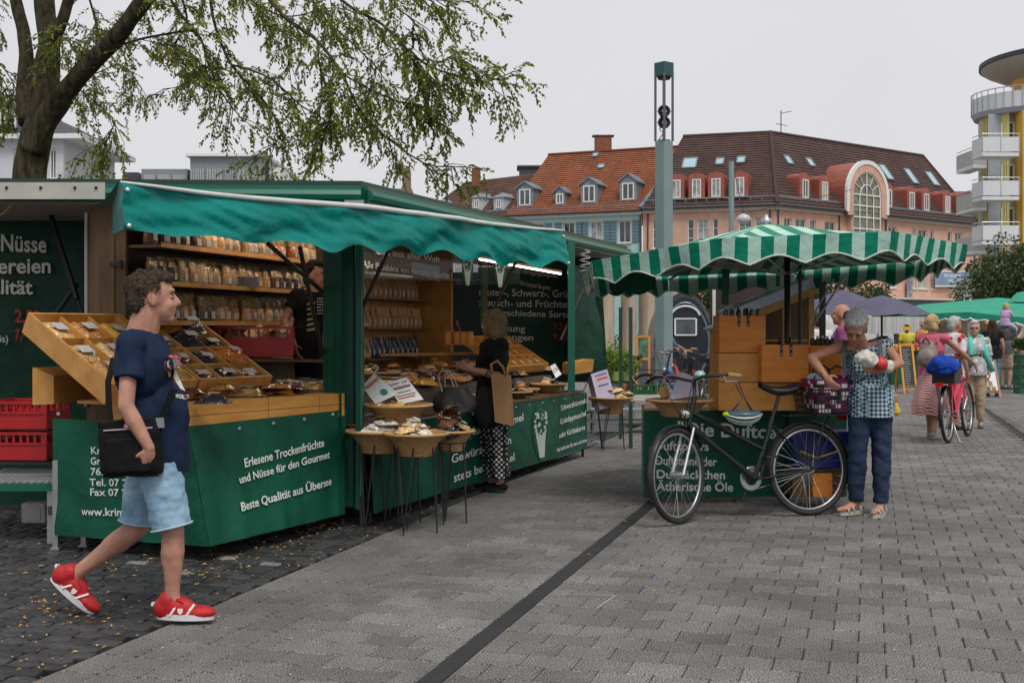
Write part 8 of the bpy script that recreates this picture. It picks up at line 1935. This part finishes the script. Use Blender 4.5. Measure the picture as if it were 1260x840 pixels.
extra('elderly white-haired person in orange top at the far stall',1136,468,1.72,R(-60),dict(top=mat('orange_cotton',(.55,.25,.04),.8),sleeve=.7,bottom=greysh,legfrac=1.9,hair=hgrey,style='bald',shoes='flat',shoem=blk_,solem=black,skin=skin,bulk=1.05),Y=33)
extra('man in white shirt standing behind the striped parasol stall',1006,520,1.72,R(100),dict(top=mat('white_cotton',(.6,.58,.6),.8),sleeve=.6,bottom=jeans,legfrac=1.9,hair=hdark,style='crop',shoes='flat',shoem=blk_,solem=black,skin=skin2,bulk=1.1),Y=18.5)
extra('balding man in purple shirt standing behind the grey-haired woman',1037,528,1.78,R(160),dict(top=mat('purple_cotton',(.22,.05,.16),.8),sleeve=.6,bottom=jeans,legfrac=1.9,hair=hdark,style='bald',shoes='flat',shoem=blk_,solem=black,skin=skin2),vx=.015,Y=15.2)
extra('person in slate blue jumper and white trousers half hidden by the mast',815,500,1.68,R(20),dict(top=mat('slate_blue_wool',(.09,.11,.22),.9),sleeve=1.6,bottom=mat('white_trousers',(.6,.6,.6),.8),legfrac=1.9,hair=hgrey,style='short',shoes='flat',shoem=blk_,solem=black,skin=skin,bulk=1.15),Y=26,lean=.12,arms={'R':((.2,-.2,1.2),(.42,-.15,1.12)),'L':((.2,.2,1.2),(.42,.15,1.12))})
extra('distant person in light blue shirt by the pale columns',742,450,1.7,R(-90),dict(top=mat('light_blue_cotton',(.15,.35,.6),.8),sleeve=.6,bottom=jeans,legfrac=1.9,hair=hdark,style='short',shoes='flat',shoem=blk_,solem=black,skin=skin2),Y=42,vx=.03)
# ---------------- background market
conc=mat('pale_column',(.30,.24,.17),.85,col2=(.48,.40,.31),scale=2.5,bump=.5,bscale=6,dist=.05,stretch=(3,3,.4))
def gpt(px,py): return G(px,py)
for i,(x0,x1,lab) in enumerate(((731,756,'broad rough pale column left of the thin green post'),(764,783,'pale column between the two thin green posts'),(786,806,'pale column just left of the light mast'))):
    Y=35+i*.4; a,b=P(x0,0,Y).x,P(x1,0,Y).x; t=thing('pale_column',lab,'column',V((a+b)/2,Y,0)); mb=MB()
    mb.grid(lambda u,v: V((a+b)/2+(b-a)/2*math.cos(2*PI*u)*(1+.06*mnoise.noise(Vector((u*4,v*5,i)))),Y+.35*math.sin(2*PI*u),v*3.2),20,14); part('shaft',mb,conc,t,smooth=True)
    mb=MB(); mb.box(((a+b)/2,Y,3.25),((b-a)*1.05,.8,.12)); part('capital',mb,conc,t); mb=MB(); mb.box(((a+b)/2,Y,.08),((b-a)*1.15,.85,.16)); part('plinth',mb,conc,t)
# green rail posts
for px,y0,y1,Y,lab in((763.5,378,520,16.5,'left'),(776,378,540,15.2,'right')):
    mb=MB(); mb.bar(P(px,y0,Y),V(P(px,0,Y).x,Y,0),.045); t=solo('green_post',mb,mat('post_green',(.02,.06,.04),.4),'thin dark green upright post beyond the stall end, %s one of two'%lab,'post')
# teardrop trailer
tr=thing('teardrop_trailer','black rounded teardrop shaped trailer with white framed window behind the mast','trailer',P(843,0,28)); tr.location.z=0
blkp=mat('gloss_black_blue',(.012,.016,.024),.25); c=V(P(843,0,28).x,28,0)
mb=MB(); n=28; pf=[(.70*math.cos(2*PI*k/n)*(1-.10*math.sin(2*PI*k/n)),1.22+1.12*math.sin(2*PI*k/n)) for k in range(n)]
def ring(sc_,y): return [c+V(x*sc_,y,1.2+(z-1.2)*sc_) for x,z in pf]
R_=[ring(.90,-.0),ring(1.0,.10),ring(1.0,1.6),ring(.85,1.9)]
for r0,r1 in zip(R_,R_[1:]):
    for k in range(n): mb.quad(r0[k],r0[(k+1)%n],r1[(k+1)%n],r1[k])
mb.add(R_[0],[tuple(range(n))]); mb.add(R_[-1],[tuple(range(n))]); part('shell',mb,blkp,tr,smooth=40)
mb=MB(); mb.tube([p+V(0,-.02,0) for p in ring(.78,0)],.03,6,closed=True); part('door_edge',mb,mat('trim_grey_blue',(.10,.14,.17),.3),tr)
wx0,wx1,wz0,wz1=P(831,0,27.9).x,P(857,0,27.9).x,CH-7*28/F,CH+13*28/F
mb=MB(); 
for a,b in((V(wx0,27.95,wz0),V(wx1,27.95,wz0)),(V(wx0,27.95,wz1),V(wx1,27.95,wz1)),(V(wx0,27.95,wz0),V(wx0,27.95,wz1)),(V(wx1,27.95,wz0),V(wx1,27.95,wz1))): mb.bar(a,b,.035,.03)
w_=part('window_frame',mb,wht,tr); mb=MB(); mb.quad(V(wx0,27.96,wz0),V(wx1,27.96,wz0),V(wx1,27.96,wz1),V(wx0,27.96,wz1)); part('pane',mb,glass,w_)
mb=MB(); mb.tube([c+V(.34*math.cos(a),-.04,1.98+.28*math.sin(a)-.25) for a in [R(15+150*k/14) for k in range(15)]],.025,6); part('arched_trim',mb,wht,tr)
for s in(-1,1): mb=MB(); mb.lathe([(0,-.08),(.28,-.08),(.3,0),(.28,.08),(0,.08)],c+V(s*.5,.9,.3),18,axis='X'); part('wheel',mb,rubber,tr)
# potted plants on a bench
pt_=thing('plant_bench','low dark bench carrying potted green plants beyond the stall','bench',V(P(752,0,20).x,20,0)); mb=MB(); mb.box((P(752,0,20).x,20,.62),(.75,.4,.04)); part('seat',mb,black,pt_)
for s in(-.3,.3): mb=MB(); mb.bar(V(P(752,0,20).x+s,20,0),V(P(752,0,20).x+s,20,.6),.04); part('leg',mb,black,pt_)
green3=leafmat('lime_leaf',(.12,.2,.02),(.2,.32,.04),(.34,.45,.08)); potm=mat('pot_lime',(.28,.4,.10),.5)
for i,(px,hh_,w_,col_) in enumerate(((744,.44,.38,'left'),(757,.5,.42,'middle'),(771,.36,.34,'right'))):
    b=V(P(px,0,20).x,19.95,.64); t=leafy('potted_plant','bushy bright green potted plant on the bench, %s one'%col_,'plant',b,hh_+.16,w_*1.3,.4,.1,green3,900,.05,10,20+i,trunkr=.01)
    mb=MB(); mb.lathe([(0,0),(.07,0),(.1,.15),(.09,.15),(0,.13)],b,14); part('pot',mb,potm,t)
# chalkboard
def aframe(x0,x1,y0,y1,Yf,label,fm,pm,texts=(),lean=.35,rz=0,gapz=.12):
    a,b=P(x0,0,Yf),P(x1,0,Yf); z1=CH+(405-y0)*Yf/F; t=thing('a_board',label,'sign',V((a.x+b.x)/2,Yf,0)); w=b.x-a.x
    q=lambda u,z,o=0: V(a.x+w*u+rz*0,Yf+lean*z/z1-o+rz*u,z)
    for s in(0,1): mb=MB(); mb.bar(q(s,0),q(s,z1),.045,.03); part('frame_post',mb,fm,t); mb=MB(); mb.bar(V(q(s,0).x,q(s,0).y+lean*2,0),q(s,z1,-.02),.04,.025); part('rear_leg',mb,fm,t)
    for z in(gapz,z1-.02): mb=MB(); mb.bar(q(0,z),q(1,z),.03,.045); part('frame_rail',mb,fm,t)
    mb=MB(); mb.prism([q(.03,gapz+.02,.005),q(.97,gapz+.02,.005),q(.97,z1-.03,.005),q(.03,z1-.03,.005)],V(0,.015,0)); pn=part('panel',mb,pm,t)
    return t,q,z1,pn
om=mat('orange_frame',(.55,.24,.04),.5); brd=mat('blackboard',(.02,.025,.025),.7)
t,q,z1,pn=aframe(784,799,413,444,24,'small chalkboard in orange frame standing by the potted plants',om,mat('chalk_green',(.02,.04,.035),.7,col2=(.1,.25,.15),scale=7),lean=.05,gapz=.9)
t,q,z1,pn=aframe(1113,1128,424,484,28,'tall narrow blackboard A-sign in orange wood frame behind the woman in pink',om,brd)
for k in range(16): mb=MB(); z=z1-.12-k*.055; mb.bar(q(.15,z,.012),q(.15+random.Random(k).uniform(.35,.65),z,.012),.004,.014); part('chalk_line',mb,mat('chalk_white',(.4,.42,.4),.8),pn)
t,q,z1,pn=aframe(1205,1231,443,489,26.3,'white printed A-sign with food pictures in brown wooden frame',mat('brown_frame',(.30,.17,.09),.5),mat('poster_white',(.66,.68,.70),.5,var=.03),gapz=.14)
rs=random.Random(2)
for r,(zz,n_) in enumerate(((.42,3),(.55,2),(.66,1))):
    for c_ in range(n_):
        u=.5+(c_-(n_-1)/2)*.25; mb=MB(); mb.add([q(u+dx,z1*zz-.14+dz,.014) for dx,dz in((-.1,-.045),(.1,-.045),(.1,.045),(-.1,.045))],[(0,1,2,3)]); part('food_picture',mb,mat('food_%d%d'%(r,c_),(rs.uniform(.2,.5),rs.uniform(.12,.3),.06),.6,col2=(.06,.04,.03),scale=18),pn)
for k,(zz,w_) in enumerate(((.86,.5),(.8,.62),(.76,.55),(.72,.4))): mb=MB(); mb.bar(q(.5-w_/2,z1*zz,.014),q(.5+w_/2,z1*zz,.014),.003,.012); part('print_line',mb,dgr,pn)
for k in range(3): mb=MB(); mb.bar(q(.2+.25*k,z1*.17+.02,.014),q(.34+.25*k,z1*.17+.02,.014),.003,.03); part('price_mark',mb,red,pn)
# crates, block, cart
greenp=mat('crate_green',(.01,.10,.04),.45)
crate('green_crate',V(P(793,0,19.6).x,19.6,.32),0,.34,.3,.26,greenp,'green plastic crate on the low rack left of the mast')
mb=MB(); p=G(804,524); mb.box((p.x,p.y+.5,.22),(.66,1.0,.44),ch=.05); solo('concrete_block',mb,mat('concrete',(.22,.22,.2),.85,col2=(.36,.35,.32),scale=6,bump=.4,bscale=30),'weathered concrete seat block in front of the mast','concrete block')
mb=MB(); p=P(768,0,17.5)
rk_=thing('metal_rack','low grey metal shelf rack behind the far wicker basket','rack',V(p.x,17.5,0))
for z in(.16,.32): mb=MB(); mb.box((p.x,17.6,z),(.95,.5,.03)); part('shelf',mb,mat('rack_grey',(.16,.2,.2),.5),rk_)
for s in(-1,1):
    for d in(-.22,.22): mb=MB(); mb.bar(V(p.x+s*.45,17.6+d,0),V(p.x+s*.45,17.6+d,.34),.03); part('leg',mb,mat('rack_grey',(0,0,0)),rk_)
# parked bikes
bikes=[(842,498,17.8,R(75),(.04,.05,.06)),(862,0,18.6,R(110),(.02,.08,.25)),(874,0,17.9,R(60),(.3,.3,.32)),(850,0,20.5,R(95),(.3,.04,.03))]
base_,_,_,_=bike('parked_bicycle','dark parked bicycle nearest the mast in the cluster behind the scent table',V(P(842,0,17.8).x,17.8,0),R(70),mat('bike_steel_blue',(.04,.06,.08),.3),steer=R(20),lean=R(3),bars=tan)
for i,(px,_y,Y,rz_,c_) in enumerate(bikes[1:]):
    b=copytree(base_); b.location=(P(px,0,Y).x,Y,0); b.rotation_euler=(R(-3),0,rz_); mm=mat('bike_paint_%d'%i,c_,.3)
    b['label']=['blue parked bicycle in the cluster behind the scent table','silver parked bicycle just left of the wooden cases','red parked bicycle at the back of the cluster by the mast'][i]
    for ch in b.children:
        if ch.name.startswith(('frame_tube','chain_stay','seat_stay')): ch.data=ch.data.copy(); ch.data.materials[0]=mm
b=copytree(base_); b.location=(P(797,0,20.5).x,20.6,0); b.rotation_euler=(0,0,R(150)); b['label']='orange parked bicycle beyond the low rack left of the mast'; mm=mat('bike_orange',(.6,.2,.03),.3)
for ch in b.children:
    if ch.name.startswith(('frame_tube','chain_stay','seat_stay')): ch.data=ch.data.copy(); ch.data.materials[0]=mm
b=copytree(base_); b.location=(P(1018,0,15.4).x,15.4,0); b.rotation_euler=(0,0,R(85)); b['label']='dark bicycle parked behind the grey-haired woman and the wooden cases'
# grey purple parasols
gpu=clothmat('grey_purple_cloth',(.10,.095,.145),.3,6,.8)
def parasol(px,ya,yb,Y,r,label,polepx=None,m=gpu,n=8):
    x=P(px,0,Y).x; za=CH+(405-ya)*Y/F; zb=CH+(405-yb)*Y/F; t=thing('cafe_parasol',label,'parasol',V(x,Y,0)); mb=MB()
    def f(u,v):
        a=2*PI*u; k=(u*n)%1; rr=r*v*(1-.05*math.sin(PI*k)*v); return V(x+rr*math.cos(a),Y+rr*math.sin(a),za+(zb-za)*v+.05*math.sin(PI*v)-.04*math.sin(PI*k)*v)
    mb.grid(f,n*4,8); part('canopy',mb,m,t,smooth=40)
    mb=MB(); mb.tube([V(x,Y,0),V(x,Y,za+.05)],.03,8); part('pole',mb,black,t)
    for k in range(n): mb=MB(); a=2*PI*k/n; mb.tube([V(x,Y,za-.03),V(x+r*math.cos(a),Y+r*math.sin(a),zb-.03)],.012,4); part('rib',mb,black,t)
    return t
parasol(1037,356,386,34,1.55,'large grey purple cafe parasol right of the striped parasol, middle one'); parasol(1085,363,387,31,1.3,'grey purple cafe parasol overlapping the larger one on its right'); parasol(985,362,386,38,1.4,'grey purple cafe parasol half hidden behind the wooden display hut')
# vehicles
def carf(name,label,cat,X,Y,rz,L_,Wd,Hh,m,van=False):
    t=thing(name,label,cat,V(X,Y,0),rz); hb=.32
    if van: prof=[(-L_/2,hb),(-L_/2,Hh*.97),(-L_/2+.1,Hh),(L_*.22,Hh),(L_*.36,Hh*.62),(L_*.48,Hh*.52),(L_/2,hb+.3),(L_/2,hb)]
    else: prof=[(-L_/2,hb),(-L_/2+.02,Hh*.62),(-L_*.42,Hh*.68),(-L_*.34,Hh*.93),(-L_*.2,Hh),(L_*.08,Hh*.98),(L_*.26,Hh*.66),(L_*.46,Hh*.56),(L_/2,Hh*.4),(L_/2,hb)]
    mb=MB(); n=len(prof); rings=[]
    for y,k in((-Wd/2,.94),(-Wd/2+.08,1),(Wd/2-.08,1),(Wd/2,.94)): rings.append([V(x,y*(1-.12*(z>Hh*.7)),hb+(z-hb)*k) for x,z in prof])
    for r0,r1 in zip(rings,rings[1:]):
        for k in range(n): mb.quad(r0[k],r0[(k+1)%n],r1[(k+1)%n],r1[k])
    mb.add(rings[0],[tuple(range(n))]); mb.add(rings[-1],[tuple(range(n))[::-1]]); part('body',mb,m,t,w=False)
    for s in(-1,1):
        mb=MB(); y=s*(Wd/2*.9+.012)
        if van: mb.add([V(L_*.2,y+s*.08,Hh*.9),V(L_*.2,y+s*.08,Hh*.6),V(L_*.34,y+s*.08,Hh*.6)],[(0,1,2)])
        else: mb.add([V(-L_*.33,y,Hh*.68),V(-L_*.28,y,Hh*.9),V(L_*.06,y,Hh*.92),V(L_*.22,y,Hh*.68)],[(0,1,2,3)])
        part('side_window',mb,glass,t,w=False)
    a=(L_*.23,Hh*.97,L_*.355,Hh*.64) if van else (L_*.09,Hh*.96,L_*.25,Hh*.68)
    mb=MB(); mb.quad(V(a[0]+.03,-Wd*.4,a[1]),V(a[0]+.03,Wd*.4,a[1]),V(a[2]+.03,Wd*.42,a[3]),V(a[2]+.03,-Wd*.42,a[3])); part('windscreen',mb,glass,t,w=False)
    for x in(-L_*.32,L_*.32):
        for s in(-1,1): mb=MB(); mb.lathe([(0,-.1),(.28,-.1),(.32,-.05),(.32,.05),(.28,.1),(0,.1)],V(x,s*(Wd/2-.08),.32),18,axis='Y'); w_=part('wheel',mb,rubber,t,w=False); mb=MB(); mb.lathe([(0,s*.11),(.18,s*.11),(.2,s*.1)],V(x,s*(Wd/2-.08),.32),14,axis='Y'); part('rim',mb,alu,w_,w=False)
    for s in(-1,1): mb=MB(); mb.ball(V(L_/2-.05,s*Wd*.38,Hh*.38 if van else Hh*.48),(.06,.14,.08),8,6); part('headlight',mb,mat('lamp_white',(0,0,0)),t,w=False)
    return t
wcar=mat('white_car_paint',(.62,.62,.62),.2)
carf('parked_van','white delivery van parked behind the parasols','van',P(1000,0,40).x,40,R(205),5.2,1.95,2.3,wcar,True)
carf('parked_car','white hatchback parked left of the far green market stall','car',P(1103,0,44).x,44,R(190),3.9,1.7,1.42,wcar)
# far green market stall
fs=thing('market_stall','distant market stall with bright green gabled canopy at the right edge','market stall',V(P(1220,0,32).x,32,0)); gtp=clothmat('sea_green_tarp',(.02,.30,.19),.4,4,.6)
fl,fr,ap=P(1072,387,36),P(1262,391,29.5),P(1228,366,32)
A_=[P(1072,388,38),P(1192,384,34.5),P(1262,391,33)]; rd=[P(1130,375,40),P(1228,366,37.5),P(1300,372,37)]
mb=MB()
for k in range(2): mb.grid(lambda u,v: A_[k].lerp(A_[k+1],u).lerp(rd[k].lerp(rd[k+1],u),v)+V(0,0,-.06*math.sin(PI*v)),10,6); mb.grid(lambda u,v: rd[k].lerp(rd[k+1],u).lerp(A_[k].lerp(A_[k+1],u)+V(0,6,0),v),6,3)
cn=part('canopy',mb,gtp,fs,smooth=40)
mb=MB()
for k in range(2):
    a,b=A_[k],A_[k+1]; L_=(b-a).length; mb.grid(lambda u,v: a.lerp(b,u)+V(0,-.03-.02*v,-(.16+.06*abs(math.sin(u*L_*PI/.5)))*v),int(L_/.1),2)
part('valance',mb,gtp,cn); mb=MB()
for k in range(2):
    a,b=A_[k],A_[k+1]; L_=(b-a).length; n_=int(L_/.1); mb.tube([a.lerp(b,i/n_)+V(0,-.06,-(.16+.06*abs(math.sin(i/n_*L_*PI/.5)))) for i in range(n_+1)],.02,4)
part('valance_hem',mb,white,cn)
for px,Y in((1192,34.6),(1258,33.3),(1130,36.5),(1080,38)): mb=MB(); mb.bar(V(P(px,0,Y).x,Y,0),P(px,389,Y),.06); part('post',mb,steel,fs)
mb=MB(); mb.prism([P(1085,455,41),P(1290,455,39),P(1290,380,39),P(1085,388,41)],V(0,.05,0)); part('back_tarp',mb,mat('back_brown',(.06,.045,.03),.8,col2=(.22,.17,.11),scale=3),fs)
mb=MB(); mb.box((P(1165,0,33).x,33.2,.45),(3.6,1.0,.9)); part('counter',mb,greenp,fs)
mb=MB(); mb.box((P(1225,0,31).x,32.4,1.1),(.05,.05,.05)); 
rs=random.Random(9)
fruit=[('orange',(.65,.25,.02)),('red',(.5,.03,.02)),('green',(.12,.28,.03)),('yellow',(.65,.5,.05)),('purple',(.15,.03,.12))]
for i in range(9):
    cname,cc_=rs.choice(fruit); X=P(1165,0,33).x-1.6+i*.4; mb=MB(); mb.box((X,32.75,.96),(.36,.5,.1)); t=solo('produce_crate',mb,woodh,'shallow produce crate number of the row heaped with %s goods on the far stall counter'%cname if 0 else 'shallow produce crate with %s goods on the far stall counter'%cname,'crate','produce crates on the far stall counter')
    mb=MB()
    for k in range(14): mb.ball((X+rs.uniform(-.14,.14),32.75+rs.uniform(-.2,.2),1.03+rs.uniform(0,.03)),.045,6,4)
    o=part('produce',mb,mat('produce_'+cname,cc_,.4),t); o['kind']='stuff'
for i in range(14): # things hanging/standing at the back of the far stall
    px=1095+i*12+rs.uniform(-3,3); Y=35.5; cname,cc_=rs.choice(fruit); mb=MB(); mb.ball(P(px,400+rs.uniform(-3,4),38.6),(rs.uniform(.04,.1),.06,rs.uniform(.04,.08)),8,6); solo('hanging_goods',mb,mat('produce_'+cname,(0,0,0)),'small %s goods hung under the far green canopy'%cname,'goods','goods hung under the far green canopy')
# green crates with white labels, plants on them
for c_ in range(3):
    for r in range(4):
        p=V(P(1259+c_*16,0,28.2).x,28.2+c_*.02,.13*r*1.75+.0); t=crate('green_crate',p,0,.28,.36,.2,greenp,'green plastic crate in the stack at the far right stall, '+['bottom','second','third','top'][r]+' row','green crates stacked at the right edge'); mb=MB(); mb.box((0,-.19,.1),(.12,.01,.045)); part('label',mb,white,t,w=False)
for i in range(4): 
    px=1254+i*6; leafy('potted_plant','small flowering pot plant on the green crates at the far right stall','plant',V(P(px,0,28).x,28.1,.92),.42,.35,.3,.08,green2,260,.07,6,60+i,group='pot plants on the far right crates',trunkr=.01)
# second canopy corner top right
mb=MB(); mb.prism([P(1250,371,27.5),P(1300,373,27),P(1300,352,28),P(1262,358,28)],V(0,.5,-.02)); solo('green_canopy',mb,gtp,'corner of another green canopy at the right edge above the far stall','canopy')
# hedges
for px,Y,w,h in((1095,40,2.2,.95),(1065,46,3.2,1.1),(900,52,5,1.4),(760,52,5,1.5),(1150,58,6,1.6)):
    leafy('hedge','low green hedge at %s'%{1095:'the left end of the far stall',1065:'the white car',900:'the foot of the pink block behind the parasol stall',760:'the foot of the blue house',1150:'the shops of the pink block'}[px],'hedge',gp(px,Y),h,w*1.6,1.4,0.02,green1,1800,.13,26,70+px,trunkr=.02)
# high table / stool legs black
st_=thing('bar_stool','black metal easel stand right of the grey-haired woman','stand',G(1098,478)); g_=G(1098,478)
for a,b in((-.12,0),(.14,0),(0,.2)): mb=MB(); mb.bar(g_+V(a,b,0),g_+V(0,.05,1.0),.025); part('leg',mb,black,st_)
# yellow bin-like umbrella cover
mb=MB(); mb.box(P(1117,404,33),(.22,.05,.1)); solo('yellow_sign',mb,mat('yellow_print',(0,0,0)),'small yellow sign hanging over the yellow-shirted person','sign')
mb=MB(); mb.box(P(1104,400,36),(2.2,.05,.5)); solo('striped_screen',mb,mat('screen_white',(.3,.3,.3),.6,col2=(.65,.65,.65),scale=3,stretch=(8,1,.1)),'pale slatted screen between the white car and the cafe parasols','screen')
# second stall clutter between columns: market tables behind mast
mb=MB(); mb.box((P(820,0,28).x,28.5,.4),(3,.8,.8)); solo('far_table',mb,greysh,'grey covered table behind the mast near the trailer','table')
bpy.data.scenes.remove(TMP)
